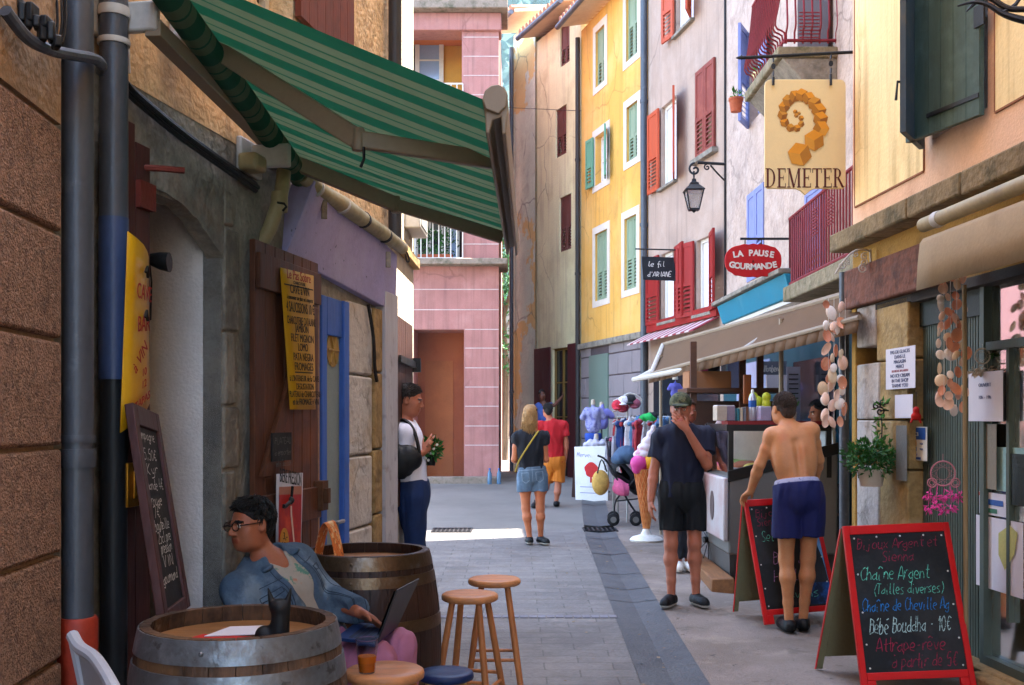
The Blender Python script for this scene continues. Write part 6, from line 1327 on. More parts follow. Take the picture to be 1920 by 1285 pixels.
mb = MB(); mb.tube([gfr(.55, .84, .006), gfr(.52, .72, .006), gfr(.5, .62, .006)], .008, 6); mb.tube([gfr(.5, .66, .006), gfr(.3, .6, .006), gfr(.2, .6, .006)], .011, 6, sm=3); mb.ball(gfr(.5, .67, .004), (.02, .02, .02), 2); mb.build('tap_drawing', m_blk, bp_)
mb = MB(); mb.tube([gfr(.52, .6, .004), gfr(.53, .5, .004), gfr(.6, .3, .004), gfr(.7, .05, .004)], .0045, 5); mb.build('pour_drawing', pm('poster_pale', 'd9b7a0', rough=.5), bp_)
mb = MB(); cc_ = gfr(.28, .16, .003); mb.lathe([(.055, 0), (.055, .002)], cc_, 24, u=ud, v=V(0, 0, 1.25), ax=bn_); mb.build('price_disc', pm('poster_gold', 'c98a20', rough=.5), bp_)
text(Fr(gfr(.28, .19, .006), ud, V(0, 0, 1), bn_), '3,-', .05, m_ink, bp_, width=.05); text(Fr(gfr(.28, .07, .006), ud, V(0, 0, 1), bn_), '25cl', .05, m_ink, bp_, width=.08); text(Fr(gfr(.78, .04, .006), ud, V(0, 0, 1), bn_), '50cl', .04, m_inkr, bp_, width=.06)
# chalk slate nailed under the yellow poster
m_slate = pm('slate_board', '151515', rough=.7, var=.3, sc=3, bump=.08, stain=[('3a3836', 2.5, .5, .72, .55), ('2c2e33', 9, .55, .7, .5)]); m_chalk = pm('chalk_white', 'c9c6c0', rough=.95, var=.3, sc=60, bump=0)
c = [L.p(L.u(511, .09), 1.45, .09), L.p(L.u(545, .09), 1.45, .09), L.p(L.u(545, .09), 1.62, .09), L.p(L.u(511, .09), 1.62, .09)]; c2 = [P(510, 866, 5.3), P(545, 864, 5.55)]
mb = MB(); u0_, u1_ = L.u(510, .09), L.u(546, .09); zz0, zz1 = L.uv(510, 866, .09)[1], L.uv(510, 812, .09)[1]; mb.fbox(L.fr, u0_, u1_, zz0, zz1, .083, .092)
sl_ = mb.build('slate_sign', m_slate, origin=L.p(u0_, zz0, .09), label='little slate with chalk words on the brown shutter above the beer poster', cat='slate')
m_chd = pm('chalk_dim', '77756f', rough=.95, var=.2, bump=0)
for i, s_ in enumerate(('PLATEAU', 'à emporter', 'Jambon Saucisson')): hand(Fr(L.p((u0_ + u1_) / 2, zz1 - .055 - .055 * i, .093), L.d, (0, 0, 1), L.n), s_, .03, m_chd, sl_, width=(u1_ - u0_) * .86, align='CENTER', seed=i)
# yellow banner on the maroon shutter, bowed away from it
c = [P(226, 812, 3.86), P(280, 757, 4.13), P(276, 500, 4.15), P(240, 434, 3.88)]
c = [P(226, 812, 3.72), P(281, 757, 3.98), P(279, 482, 3.98), P(240, 434, 3.74)]
yb_, yn = sheet_curved('banner', 'narrow yellow plastic banner with red print curling off the maroon shutter', 'banner', *c, lambda u, v: .018 * math.sin(u * 3.14), 6, pm('banner_yellow', 'c9920c', rough=.35, var=.1, sc=3, bump=.03, stain=[('d9b24a', 2, .5, .7, .5)]))
gy = lambda u, v, o_=.003: c[0].lerp(c[1], u).lerp(c[3].lerp(c[2], u), v) + yn * (.018 * math.sin(u * 3.14) + o_)
for s_, u_, v_, sz, w_, rt_ in (('CAVE', .5, .68, .08, .15, 0), ('BAR', .5, .5, .08, .12, 0), ('à VIN', .45, .33, .06, .14, .6), ('10', .55, .24, .04, .05, 0), ('12', .55, .17, .04, .05, 0), ('TAPAS', .5, .08, .04, .15, 0)):
    ud = (gy(u_ + .05, v_) - gy(u_ - .05, v_)).normalized(); vd = (gy(u_, v_ + .05) - gy(u_, v_ - .05)).normalized()
    if rt_: ud, vd = (ud * .8 + vd * .6).normalized(), (vd * .8 - ud * .6).normalized()
    text(Fr(gy(u_, v_, .004), ud, vd, yn), s_, sz, m_inkr, yb_, width=w_)
for a_ in (.84, .58): mb = MB(); mb.tube([gy(.5, a_, .01), gy(.57, a_ + .04, .01), gy(.63, a_ - .02, .01)], .006, 5); mb.build('ornament', m_ink, yb_)
rt = thing('spot_lamp', 'small black spot lamp sticking out behind the yellow banner', 'lamp', P(285, 492, 4.2)); MB().lathe([(.02, 0), (.035, .05), (.04, .09)], P(276, 486, 4.25), 16, u=V(0, 1, 0), v=V(0, 0, 1), ax=V(1, 0, -.15).normalized()).build('lamp_head', m_blk, rt); MB().tube([P(280, 490, 4.26), P(284, 530, 4.3), P(282, 600, 4.4)], .004, 5).build('cable', m_blk, rt)
# tall chalk menu leaning behind the near barrel
m_frm = wood('board_frame', '432522', 'z', .3, .5)
c = [P(306, 1176, 3.55), P(352, 1138, 3.92), P(292, 778, 4.12), P(243, 756, 3.72)]
mo = thing('menu_board', 'tall narrow chalk menu board in a maroon frame leaning beside the near barrel', 'chalkboard', (c[0].x, c[0].y, 0)); mn = (c[1] - c[0]).cross(c[3] - c[0]).normalized()
gm = lambda u, v, o_=0: c[0].lerp(c[1], u).lerp(c[3].lerp(c[2], u), v) + mn * o_
def fstrip(mb, g, u0, u1, v0, v1, a, b): mb.hexa([g(u0, v0, b), g(u1, v0, b), g(u1, v0, a), g(u0, v0, a), g(u0, v1, b), g(u1, v1, b), g(u1, v1, a), g(u0, v1, a)])
mb = MB(); fstrip(mb, gm, 0, .13, 0, 1, -.02, .012); fstrip(mb, gm, .87, 1, 0, 1, -.02, .012); fstrip(mb, gm, .13, .87, 0, .06, -.02, .0115); fstrip(mb, gm, .13, .87, .9, 1, -.02, .0115); mb.build('frame', m_frm, mo, bevel=.004)
mb = MB(); fstrip(mb, gm, .13, .87, .06, .9, -.015, 0); mb.build('slate', m_slate, mo)
wd_ = (gm(.85, .5) - gm(.15, .5)).length
for s_, v_, w_, a in (('ampagne', .84, .85, .15), ('5,50€', .745, .7, .2), ('Kyr', .675, .6, .22), ('mande 4€', .6, .9, .14), ('rouge', .525, .6, .2), ('7€', .465, .35, .22), ('bouteille', .41, .8, .2), ('25cl pre', .35, .7, .25), ('pression', .3, .6, .3), ('VIN', .235, .55, .3), ('gourmand', .165, .8, .2)):
    ud = (gm(.6, v_) - gm(.4, v_)).normalized(); vd = (gm(.5, v_ + .05) - gm(.5, v_)).normalized(); hand(Fr(gm(a, v_), ud, vd, mn), s_, .04, m_chalk, mo, width=wd_ * w_, th=.09, seed=int(v_ * 100))
mb = MB(); 
for px in (262, 275, 288): mb.box(P(px, 1040, 4.3), (.025, .03, .75))
rt = mb.build('leaning_planks', pm('planks_grey', '5f5a54', rough=.8, var=.3), origin=P(275, 1150, 4.3), label='pale planks stacked upright in the cave entrance behind the chalk menu', cat='planks')

# ================================================================ hanging signs
# hanging shop sign at the yellow house corner
D_ = 8.22; dsn = thing('hanging_sign', 'big cream hanging sign with a spiral of golden blocks and the shop name in capitals', 'sign', P(1509, 365, D_)); k = D_ / FPX
m_sgn = pm('sign_cream', 'e2c892', rough=.55, var=.05, sc=2, bump=.04, stain=[('e4cc9a', 1.5, .5, .7, .4)]); m_sgr = pm('sign_maroon', '55201a', rough=.6, var=.1, bump=0)
w_, h_ = 152 * k, 205 * k; fo = P(1434, 354, D_); df = Fr(fo, (1, 0, 0), (0, 0, 1), (0, -1, 0))
poly = [(.02, 0), (w_ * .38, 0), (w_ * .43, -.012), (w_ * .5, -.05), (w_ * .57, -.012), (w_ * .62, 0), (w_ - .03, 0)] + [(w_ - .03 + .03 * math.sin(a), .03 - .03 * math.cos(a)) for a in (.5, 1.1, 1.57)] + [(w_ - .045 + .045 * math.cos(a), h_ - .045 + .045 * math.sin(a)) for a in (0, .5, 1.05, 1.57)] + [(.045 - .045 * math.sin(a), h_ - .045 + .045 * math.cos(a)) for a in (0, .5, 1.05, 1.57)] + [(0, .02)]
mb = MB(); mb.prism(df, poly, -.022, 0); mb.build('panel', m_sgn, dsn, bevel=.004)
# serif capitals cut as strokes
def serif(fr, word, size, gap, mt, parent):
    mb = MB(); T, th, sf = .15, .05, .09; x = 0.
    def bar(x0, y0, x1, y1, z=0): 
        mb.hexa([fr.p(*q) for q in ((x0 * size, y0 * size, z), (x1 * size, y0 * size, z), (x1 * size, y0 * size, z + .003), (x0 * size, y0 * size, z + .003), (x0 * size, y1 * size, z), (x1 * size, y1 * size, z), (x1 * size, y1 * size, z + .003), (x0 * size, y1 * size, z + .003))])
    def ln(a, b, w0):
        d = Vector((b[0] - a[0], b[1] - a[1])); n_ = Vector((-d.y, d.x)).normalized() * w0 / 2
        mb.face(mb.vs([fr.p((a[0] - n_.x) * size, (a[1] - n_.y) * size, .0035), fr.p((b[0] - n_.x) * size, (b[1] - n_.y) * size, .0035), fr.p((b[0] + n_.x) * size, (b[1] + n_.y) * size, .0035), fr.p((a[0] + n_.x) * size, (a[1] + n_.y) * size, .0035)]))
    def stem(x0, s=True):
        bar(x0, 0, x0 + T, 1)
        if s: bar(x0 - sf, 0, x0 + T + sf, th, .0003); bar(x0 - sf, 1 - th, x0 + T + sf, 1, .0003)
    def bowl(cx, cy, rx, ry):
        n = 16; pv = None
        for i in range(n + 1):
            a = -math.pi / 2 + math.pi * i / n; wt = th + (T - th) * math.cos(a) ** 1.3 if math.cos(a) > 0 else th; o_ = (cx + rx * math.cos(a), cy + ry * math.sin(a)); i_ = (cx + (rx - wt) * math.cos(a), cy + (ry - th) * math.sin(a)); vv = mb.vs([fr.p(o_[0] * size, o_[1] * size, .0037), fr.p(i_[0] * size, i_[1] * size, .0037)])
            if pv: mb.face([pv[0], vv[0], vv[1], pv[1]])
            pv = vv
    for ch in word:
        if ch == 'D': stem(x + sf); bowl(x + sf + T, .5, .5, .5); w1 = .85
        elif ch == 'E':
            stem(x + sf); bar(x + sf + T, 0, x + .66, th, .0004); bar(x + sf + T, 1 - th, x + .64, 1, .0004); bar(x + sf + T, .48, x + .5, .48 + th, .0004); bar(x + .62, 0, x + .66, .22, .0006); bar(x + .6, .78, x + .64, 1, .0006); bar(x + .47, .38, x + .5, .62, .0006); w1 = .74
        elif ch == 'M':
            bar(x + .1, 0, x + .15, 1); bar(x, 0, x + .25, th, .0003); bar(x, 1 - th, x + .2, 1, .0003); bar(x + .82, 0, x + .82 + T, 1); bar(x + .74, 0, x + 1.05, th, .0003); bar(x + .85, 1 - th, x + 1.05, 1, .0003); ln((x + .14, 1), (x + .5, .0), T); ln((x + .5, 0), (x + .86, 1), th * 1.2); w1 = 1.12
        elif ch == 'T': stem(x + .28, False); bar(x + .2, 0, x + .52, th, .0003); bar(x, 1 - th, x + .72, 1, .0003); bar(x, .76, x + .04, 1, .0005); bar(x + .68, .76, x + .72, 1, .0005); w1 = .78
        elif ch == 'R': stem(x + sf); bowl(x + sf + T, .74, .36, .26); ln((x + .38, .5), (x + .74, .02), T * .9); bar(x + .64, 0, x + .86, th, .0003); w1 = .84
        x += w1 + gap
    return mb.build('lettering', mt, parent, smooth=False), x
tot = .85 + .74 + 1.12 + .74 + .78 + .74 + .84 + 7 * .04; sz_ = 36 * k
fx = Fr(df.p(.006, (354 - 352) * k + .0, .0012), (1, 0, 0), (0, 0, 1), (0, -1, 0)); fx.u = fx.u * (148 * k / (tot * sz_)); serif(fx, 'DEMETER', sz_, .04, m_sgr, dsn)
# the golden spiral of blocks: each block drawn with three tones
pal = [pm('gold_light', 'c98a2a', rough=.6, var=.08, bump=0), pm('gold_mid', 'a86c18', rough=.6, var=.08, bump=0), pm('gold_dark', '85500f', rough=.6, var=.08, bump=0), pm('gold_main', 'd68c1c', rough=.6, var=.08, bump=0)]
path = [(1498, 213, 4), (1491, 210, 5), (1493, 217, 5), (1502, 222, 6), (1502, 233, 7), (1494, 241, 8), (1482, 240, 9), (1471, 230, 10), (1467, 216, 11), (1470, 201, 12), (1478, 189, 13), (1490, 181, 13), (1503, 179, 14), (1516, 185, 14), (1527, 195, 15), (1535, 208, 16), (1538, 224, 16), (1539, 242, 17), (1526, 264, 22), (1499, 290, 25)]
mb = MB(); rg = random.Random(4)
for i, (px, py, s_) in enumerate(path):
    ox, oy = (px - 1434) * k, (354 - py) * k; r_ = s_ * k * .92; a0 = rg.uniform(0, 1.0); z_ = .0015 + .0004 * i; hexp = [(ox + r_ * math.cos(a0 + j * 1.0472), oy + r_ * math.sin(a0 + j * 1.0472)) for j in range(6)]
    for t_, idx in ((rg.choice((0, 3)), (0, 1, 2)), (1, (2, 3, 4)), (2 if i < 17 else 0, (4, 5, 0))):
        mb.m(t_ if i < 18 else (3, 0, 1)[idx[0] // 2]); mb.face(mb.vs([df.p(ox, oy, z_)] + [df.p(*hexp[j], z_) for j in idx]))
mb.build('block_spiral', pal, dsn, smooth=False)
mb = MB(); mb.tube([P(1385, 109, D_), P(1600, 98, D_)], .013, 8); mb.tube([P(1380, 109, D_), P(1391, 108, D_)], [.004, .02], 8); mb.build('bar', m_blk, dsn)
for px in (1450, 1558):
    mb = MB(); y_ = 106 - (px - 1385) * .05
    for i in range(3): mb.lathe([(.012, -.003), (.018, -.003), (.018, .003), (.012, .003)], P(px, y_ + 9 + 13 * i, D_), 10, u=V(1, 0, 0) if i % 2 else V(0, 1, 0), v=V(0, 0, 1.3), ax=V(0, 1, 0) if i % 2 else V(1, 0, 0))
    mb.tube([P(px, y_ + 42, D_ - .02), P(px, 160, D_ - .02)], .01, 6); mb.build('chain', m_blk, dsn)
# red oval sign
D_ = 12.; k = D_ / FPX; rs = thing('hanging_sign', 'red oval hanging sign with white capital words in front of the rough pink house', 'sign', P(1412, 520, D_)); m_red = pm('sign_red', 'b3161a', rough=.5, var=.08, bump=.03); cx_, cy_ = 1412, 489
of = Fr(P(cx_, cy_, D_), (1, 0, 0), (0, 0, 1), (0, -1, 0)); poly = []
for i in range(40):
    a = 6.2832 * i / 40; c_, s_ = math.cos(a), math.sin(a); r_ = (abs(c_) ** 2.6 + abs(s_) ** 2.6) ** (-1 / 2.6); jg = 1 + .03 * math.sin(i * 2.7) * (abs(s_) > .7); poly.append((53 * k * c_ * r_ * jg, 31 * k * s_ * r_ * jg))
mb = MB(); mb.prism(of, poly, -.015, .015); mb.build('panel', m_red, rs, bevel=.004)
def arc_text(words, y0, curve, size, step0):
    n = len(words); x = -(n - 1) / 2
    for i, ch in enumerate(words):
        xx = (i - (n - 1) / 2) * step0
        if ch != ' ': sl = -2 * curve * xx; text(Fr(of.p(xx, y0 - curve * xx * xx, .015), (1, 0, sl), (-sl, 0, 1), (0, -1, 0)), ch, size, m_white, rs, bold=.004)
arc_text('LA PAUSE', 9 * k, .45, 15.5 * k, 9.6 * k); arc_text('GOURMANDE', -17 * k, -.4, 15.5 * k, 10.2 * k); text(Fr(of.p(0, -4 * k, .015), (1, 0, 0), (0, 0, 1), (0, -1, 0)), '&', 7 * k, m_ink, rs)
mb = MB(); mb.tube([P(1388, 448, D_), P(1497, 448, D_)], .014, 6)
for px in (1397, 1428): mb.tube([P(px, 448, D_), P(px, 462, D_)], .006, 5)
mb.build('bar', m_blk, rs)
# black slate sign of the small shop
D_ = 17.3; k = D_ / FPX; bs = thing('hanging_sign', 'small black hanging sign with white handwriting beside the red shutters', 'sign', P(1235, 527, D_)); sf_ = Fr(P(1203, 527, D_), (1, 0, 0), (0, 0, 1), (0, -1, 0)); mb = MB(); mb.prism(sf_, [(3 * k, 2 * k), (66 * k, 0), (60 * k, 44 * k), (0, 46 * k)], -.02, .01); mb.build('panel', pm('sign_black', '15171d', rough=.6, var=.2), bs, bevel=.004)
hand(sf_.at(11 * k, 27 * k, .01), 'le fil', 9.5 * k, m_chalk, bs, width=32 * k, th=.13, seed=2); hand(sf_.at(10 * k, 8 * k, .01), "d'ARIANE", 9 * k, m_chalk, bs, width=46 * k, th=.13, seed=5)
mb = MB(); mb.tube([P(1191, 467, D_), P(1272, 469, D_)], .012, 6); mb.tube([P(1206, 467, D_), P(1206, 484, D_)], .006, 5); mb.tube([P(1262, 468, D_), P(1262, 486, D_)], .006, 5); mb.build('bar', m_blk, bs)
# lantern
D_ = 14.6; k = D_ / FPX; ln_ = thing('wall_lantern', 'black four-sided street lantern hanging from a scrolled bracket', 'street lamp', P(1300, 398, D_)); c = P(1301, 362, D_); q = lambda x, y, dy=0: P(x, y, D_ + dy)
mb = MB(); mb.tube([q(1360, 308), q(1308, 305)], .02, 6); mb.tube([q(1360, 340), q(1345, 325), q(1332, 310)], .012, 6, sm=3); mb.tube(spiral(q(1303, 318), V(1, 0, 0), V(0, 0, 1), .09, 1.2, 1.6), .016, 6); mb.tube(spiral(q(1326, 314), V(1, 0, 0), V(0, 0, 1), .045, 1.2, 1.6), .011, 6); mb.build('bracket', m_blk, ln_)
def ring4(z, r): return [c + V(sx * r, sy * r, z) for sx, sy in ((-1, -1), (1, -1), (1, 1), (-1, 1))]
mb = MB(); lv = [(.25, .0), (.22, .03), (.1, .12), (.07, .13), (.065, .16)]
pv = None
for z, r in ((.02, .125), (.035, .135), (.11, .06), (.13, .06), (.15, .03), (.19, .025)):
    vv = mb.vs(ring4(z, r))
    if pv: mb.bridge(pv, vv)
    else: mb.face(vv[::-1])
    pv = vv
mb.tube([c + V(0, 0, .18), c + V(0, 0, .3)], .012, 6); mb.build('roof', m_blk, ln_)
mb = MB()
for a, b in zip(ring4(.02, .115), ring4(-.22, .065)): mb.tube([a, b], .01, 5)
r4 = ring4(-.22, .07); mb.hexa(ring4(-.24, .07) + r4); mb.tube([c + V(0, 0, -.24), c + V(0, 0, -.27)], [.04, .01], 8); mb.build('cage', m_blk, ln_)
mb = MB(); mb.hexa(ring4(-.215, .062) + ring4(.018, .108)); mb.build('glass', pm('lantern_glass', 'c9c4c0', rough=.2, trans=.7, var=.1, bump=0), ln_, smooth=False)

# ================================================================ pavement chalkboards
m_redf = pm('board_red', 'bf0f0e', rough=.4, var=.1, bump=.04, stain=[('8f0c0c', 8, .6, .8, .4)]); m_bside = pm('board_olive', '6f6a4c', rough=.6, var=.1)
chk = lambda n, h: pm('chalk_' + n, h, rough=.95, var=.6, sc=45, fine=160, bump=0, stain=[('1c1c1c', 70, .52, .6, .75)])
cR, cG, cB, cW, cP = chk('red', '8f1f3c'), chk('green', '5fb59a'), chk('blue', '2476b5'), chk('pale', 'a5bfb8'), chk('pink', '9c6f9e')
def aboard(label, bl_, br_, tr_, tl_, lean_back, lines, seed, studs=True, extra=None):
    """A-shaped board: front corners bottom-left, bottom-right, top-right, top-left"""
    c0 = (bl_ + br_) / 2; rt = thing('chalkboard', label, 'chalkboard', (c0.x, c0.y, min(bl_.z, br_.z)), 'red framed pavement chalkboards'); n_ = (br_ - bl_).cross(tl_ - bl_).normalized()
    g = lambda u, v, o_=0: bl_.lerp(br_, u).lerp(tl_.lerp(tr_, u), v) + n_ * o_
    mb = MB(); fstrip(mb, g, 0, .055, .0, 1, -.022, .006); fstrip(mb, g, .945, 1, .0, 1, -.022, .006); fstrip(mb, g, .055, .945, .945, 1, -.022, .0055); fstrip(mb, g, .055, .945, .07, .115, -.022, .0055); fstrip(mb, g, .055, .13, .0, .07, -.022, .0055); fstrip(mb, g, .87, .945, .0, .07, -.022, .0055); mb.build('frame', m_redf, rt, bevel=.004)
    mb = MB(); fstrip(mb, g, .055, .945, .115, .945, -.012, 0); mb.build('slate', m_slate, rt)
    bk = lambda u, v, o_=0: (bl_ + lean_back).lerp(br_ + lean_back, u).lerp((tl_ - n_ * .03).lerp(tr_ - n_ * .03, u), v) - n_ * o_
    mb = MB(); fstrip(mb, bk, 0, .06, 0, .985, -.02, 0); fstrip(mb, bk, .94, 1, 0, .985, -.02, 0); fstrip(mb, bk, .06, .94, .09, .985, -.015, -.004); b_ = mb.build('back_leaf', m_bside, rt, bevel=.003)
    ed = MB(); fstrip(ed, bk, -.008, .0, 0, .985, -.018, .002); ed.build('back_edge', m_redf, rt)
    if studs:
        for u, v in [(.09, .92), (.3, .925), (.52, .925), (.74, .925), (.91, .92), (.085, .7), (.085, .47), (.085, .28), (.915, .7), (.915, .5), (.915, .3), (.09, .14), (.91, .14)]: MB().ball(g(u, v, .004), .006, 1).build('stud', m_white, rt)
    ud = (g(1, .5) - g(0, .5)).normalized(); W_ = (g(1, .5) - g(0, .5)).length
    for i, (s_, u, v, w_, hz, mt) in enumerate(lines):
        ud = (g(.9, v) - g(.1, v)).normalized(); vd = (g(.5, v + .1) - g(.5, v)).normalized(); hand(Fr(g(u, v, .0), ud, vd, n_), s_, hz, mt, rt, width=W_ * w_ * .92, th=.058, seed=seed + i, slant=.2, jit=.33)
    if extra: extra(rt, g, n_)
    return rt
aboard('nearest red framed chalkboard listing silver chains and dream catchers in coloured chalk', P(1617, 1300, 6.0), P(1832, 1292, 6.05), P(1778, 979, 6.3), P(1580, 987, 6.25), V(-.1, .58, .0),
       [('Bijoux Argent et', .1, .855, .8, .06, cR), ('Sienna', .32, .775, .32, .06, cR), ('Chaîne Argent', .1, .665, .68, .075, cG), ('(Tailles diverses)', .2, .575, .7, .06, cG), ('Chaîne de Cheville Ag', .08, .475, .86, .068, cB), ('Bébé Bouddha · 10€'.replace('·', '-'), .12, .345, .8, .085, cW), ('Attrape-rêve', .16, .235, .68, .075, cR), ('à partir de 5€', .28, .14, .64, .075, cR)], 11)
def bluepic(rt, g, n_):
    mb = MB(); fstrip(mb, g, .62, .94, .13, .3, .0005, .002); mb.build('blue_picture', pm('pic_blue', '1d4f8f', rough=.5, var=.5, sc=5, bump=0, stain=[('0c1220', 4, .5, .6, .9)]), rt)
    mb = MB(); pts = [(.74, .78), (.86, .7), (.92, .5), (.94, .3), (.94, .78)]; mb.face(mb.vs([g(u, v, .0015) for u, v in pts])); mb.build('moon_picture', pm('pic_moon', '5f86a8', rough=.5, var=.4, sc=6, bump=0), rt)
aboard('further red framed chalkboard that the shirtless man leans his hand on', P(1434, 1172, 7.72), P(1578, 1160, 7.8), P(1526, 930, 8.0), P(1394, 938, 7.95), V(-.12, .52, 0.0),
       [('Bijoux', .12, .855, .4, .06, cR), ('Sienna', .12, .785, .35, .06, cR), ('Sel de bain', .14, .655, .7, .075, cG), ('Bougies', .24, .47, .6, .085, cP), ('Huiles', .2, .33, .6, .08, cP), ('Savons', .28, .19, .55, .07, cG)], 31, extra=bluepic)
# white pavement board further down
def wboard():
    bl_, br_, tr_, tl_ = P(1079, 946, 17.9), P(1140, 950, 17.75), P(1139, 836, 18.), P(1077, 838, 18.15); c0 = (bl_ + br_) / 2; rt = thing('pavement_board', 'white pavement board with a red flower motif beside the stroller', 'pavement board', (c0.x, c0.y, bl_.z)); n_ = (br_ - bl_).cross(tl_ - bl_).normalized()
    g = lambda u, v, o_=0: bl_.lerp(br_, u).lerp(tl_.lerp(tr_, u), v) + n_ * o_
    mb = MB(); fstrip(mb, g, 0, 1, .07, 1, -.02, 0); fstrip(mb, g, 0, .15, 0, .07, -.02, 0); fstrip(mb, g, .85, 1, 0, .07, -.02, 0); mb.build('panel', m_white, rt, bevel=.004)
    bk = lambda u, v, o_=0: (bl_ + V(-.05, .4, 0)).lerp(br_ + V(-.05, .4, 0), u).lerp((tl_ - n_ * .02).lerp(tr_ - n_ * .02, u), v) + n_ * o_
    mb = MB(); fstrip(mb, bk, 0, 1, 0, .98, -.015, 0); mb.build('back_leaf', m_dbrn, rt)
    ud = (br_ - bl_).normalized(); hand(Fr(g(.06, .83), ud, (tl_ - bl_).normalized(), n_), 'Merveilleux', .075, pm('ink_lilac', '8a86a5', rough=.8, bump=0), rt, width=.48, th=.13)
    mb = MB(); fl = [(.5 + .2 * math.cos(a) * (1 + .1 * math.sin(5 * a)), .6 + .13 * math.sin(a)) for a in [i * .314 for i in range(20)]]; mb.face(mb.vs([g(u, v, .003) for u, v in fl])); fstrip(mb, g, .46, .52, .38, .5, .001, .003); mb.build('flower_motif', m_redfl, rt, smooth=False)
    for v in (.3, .2): mb = MB(); fstrip(mb, g, .15, .85, v, v + .012, .001, .003); mb.build('text_line', pm('ink_lilac', '8a86a5'), rt)
wboard()

# ================================================================ shell strings, plants and papers at the yellow shop
m_sh = [pm('shell_' + h_, h_, rough=.45, var=.25, sc=20, bump=.05, spec=.4, sss=0) for h_ in ('e0b8a0', 'e09a78', 'e6d6ca', 'd88a68', 'e6c8a4')]
def shell_string(label, px0, px1, rows, d, top, seed):
    rg = random.Random(seed); rt = thing('shell_mobile', label, 'shell mobile', P((px0 + px1) / 2, top, d), 'shell strings hung as decoration'); k = d / FPX
    mb = MB(); n = 4
    for i in range(n): x = px0 + (px1 - px0) * (i + .5) / n; mb.tube([P(x, top, d), P(x, rows[-1], d)], .0015, 4)
    mb.build('thread', m_white, rt)
    ms = []
    for mi in range(3):
        for fl in range(2):
            q = MB(); pr = [(.0, .0), (.35, .03), (.75, .13), (.95, .28), (1., .36), (.93, .33), (.7, .19), (.3, .07), (0, .05)]; q.lathe(pr, (0, 0, 0), 18, u=V(1, 0, 0), v=V(0, 0, 1.1), ax=V(0, -1 if fl else 1, 0), close=False)
            for i_ in range(0): pass
            o = q.build('shell', m_sh[(mi * 2 + fl) % 5], None, ang=60); ms.append(o.data); bpy.data.objects.remove(o)
    for y in rows:
        x = px0
        while x < px1:
            if rg.random() < .93:
                r_ = rg.uniform(7.5, 12.5) * k; o = bpy.data.objects.new('shell', rg.choice(ms)); C.objects.link(o); o.parent = rt; o.location = P(x + rg.uniform(-3, 3), y + rg.uniform(-9, 9), d + rg.uniform(-.05, .05)) - rt.location; o.scale = (r_ * rg.uniform(.55, 1), r_, r_ * rg.uniform(.85, 1.2)); o.rotation_euler = (rg.uniform(-.3, .3), rg.uniform(-.6, .6), rg.uniform(-.7, .7))
            x += rg.uniform(12, 18)
shell_string('string of pinkish shells hanging at the far shop corner beside the vendor', 1548, 1590, [578, 602, 618, 636, 654, 672, 690, 706, 722, 740, 756, 772, 788], 8.0, 560, 4)
shell_string('longer string of peach shells hanging before the fluted green panel', 1764, 1812, [478, 494, 510, 526, 544, 560, 578, 596, 612, 630, 650, 668, 688, 706, 724, 744, 762], 6.3, 468, 9)
m_potw = pm('pot_white', 'b9a996', rough=.6, var=.1, bump=.05)
pc = P(1634, 912, 7.45); pot_plant('potted_plant', 'white pot with a dense dark green plant hung on the stone pillar', 'plant', pc, .095, .12, m_potw, 800, .045, (.2, .13, .13), m_leafd, 41, up=.1)
rg = random.Random(12); rt = thing('climbing_sprig', 'thin green sprig climbing the black plant hook above the white pot', 'plant', P(1652, 868, 7.45)); mb = MB()
for py in (760, 785, 805, 822, 840, 858): leaves(mb, P(1650, py, 7.45), (.04, .03, .03), 16, .045, rg)
mb.build('foliage', m_leafm, rt, smooth=False)
gpz = lambda px, py, o_: Y.p(*Y.uv(px, py, o_), o_)
def notice(name, label, cat, x0, x1, yt, yb, off, mt, lines, mi=None, hw=False):
    c0, c1, c2, c3 = gpz(x0, yb, off), gpz(x1, yb, off), gpz(x1, yt, off), gpz(x0, yt, off); c1.z, c2.z = c0.z, c3.z
    n_ = (c1 - c0).cross(c3 - c0).normalized(); g = lambda u, v, o_=0: c0.lerp(c1, u).lerp(c3.lerp(c2, u), v) + n_ * o_; mb = MB(); fstrip(mb, g, 0, 1, 0, 1, -.003, 0); o = mb.build(name, mt, origin=c0, label=label, cat=cat); ud = (c1 - c0).normalized(); W_ = (c1 - c0).length
    for s_, v, w_, sz, mt2 in lines: text(Fr(g(.5, v), ud, (0, 0, 1), n_), s_, sz, mt2, o, width=W_ * w_)
    return o, g, ud, n_, W_
m_inkb = pm('ink_blue', '2d3a63', rough=.7, var=0, bump=0)
notice('paper_notice', 'white bilingual ice cream notice on the stone pillar', 'notice', 1661, 1716, 656, 731, .03, m_paper, [('PAS DE GLACES', .86, .86, .035, m_inkb), ('DANS LE', .74, .5, .035, m_inkb), ('MAGASIN', .62, .55, .035, m_inkb), ('MERCI', .5, .4, .035, m_inkb), ('EIS NICHT IM LADEN', .41, .84, .022, m_inkr), ('NO ICE CREAM', .28, .86, .035, m_inkb), ('IN THE SHOP', .16, .8, .035, m_inkb), ('THANK YOU', .04, .7, .035, m_inkb)])
notice('paper_notice', 'small blank white paper just under the bilingual notice', 'notice', 1678, 1711, 741, 784, .03, m_paper, [])
o, g, ud, n_, W_ = notice('card_sticker', 'payment cards sticker with a blue head on the fluted green panel', 'sticker', 1703, 1738, 800, 862, -.06, m_white, [])
def patch(g, o, u0, u1, v0, v1, mt, name='patch', off=.003): mb = MB(); mb.quad(g(u0, v0, off), g(u1, v0, off), g(u1, v1, off), g(u0, v1, off)); return mb.build(name, mt, o, smooth=False)
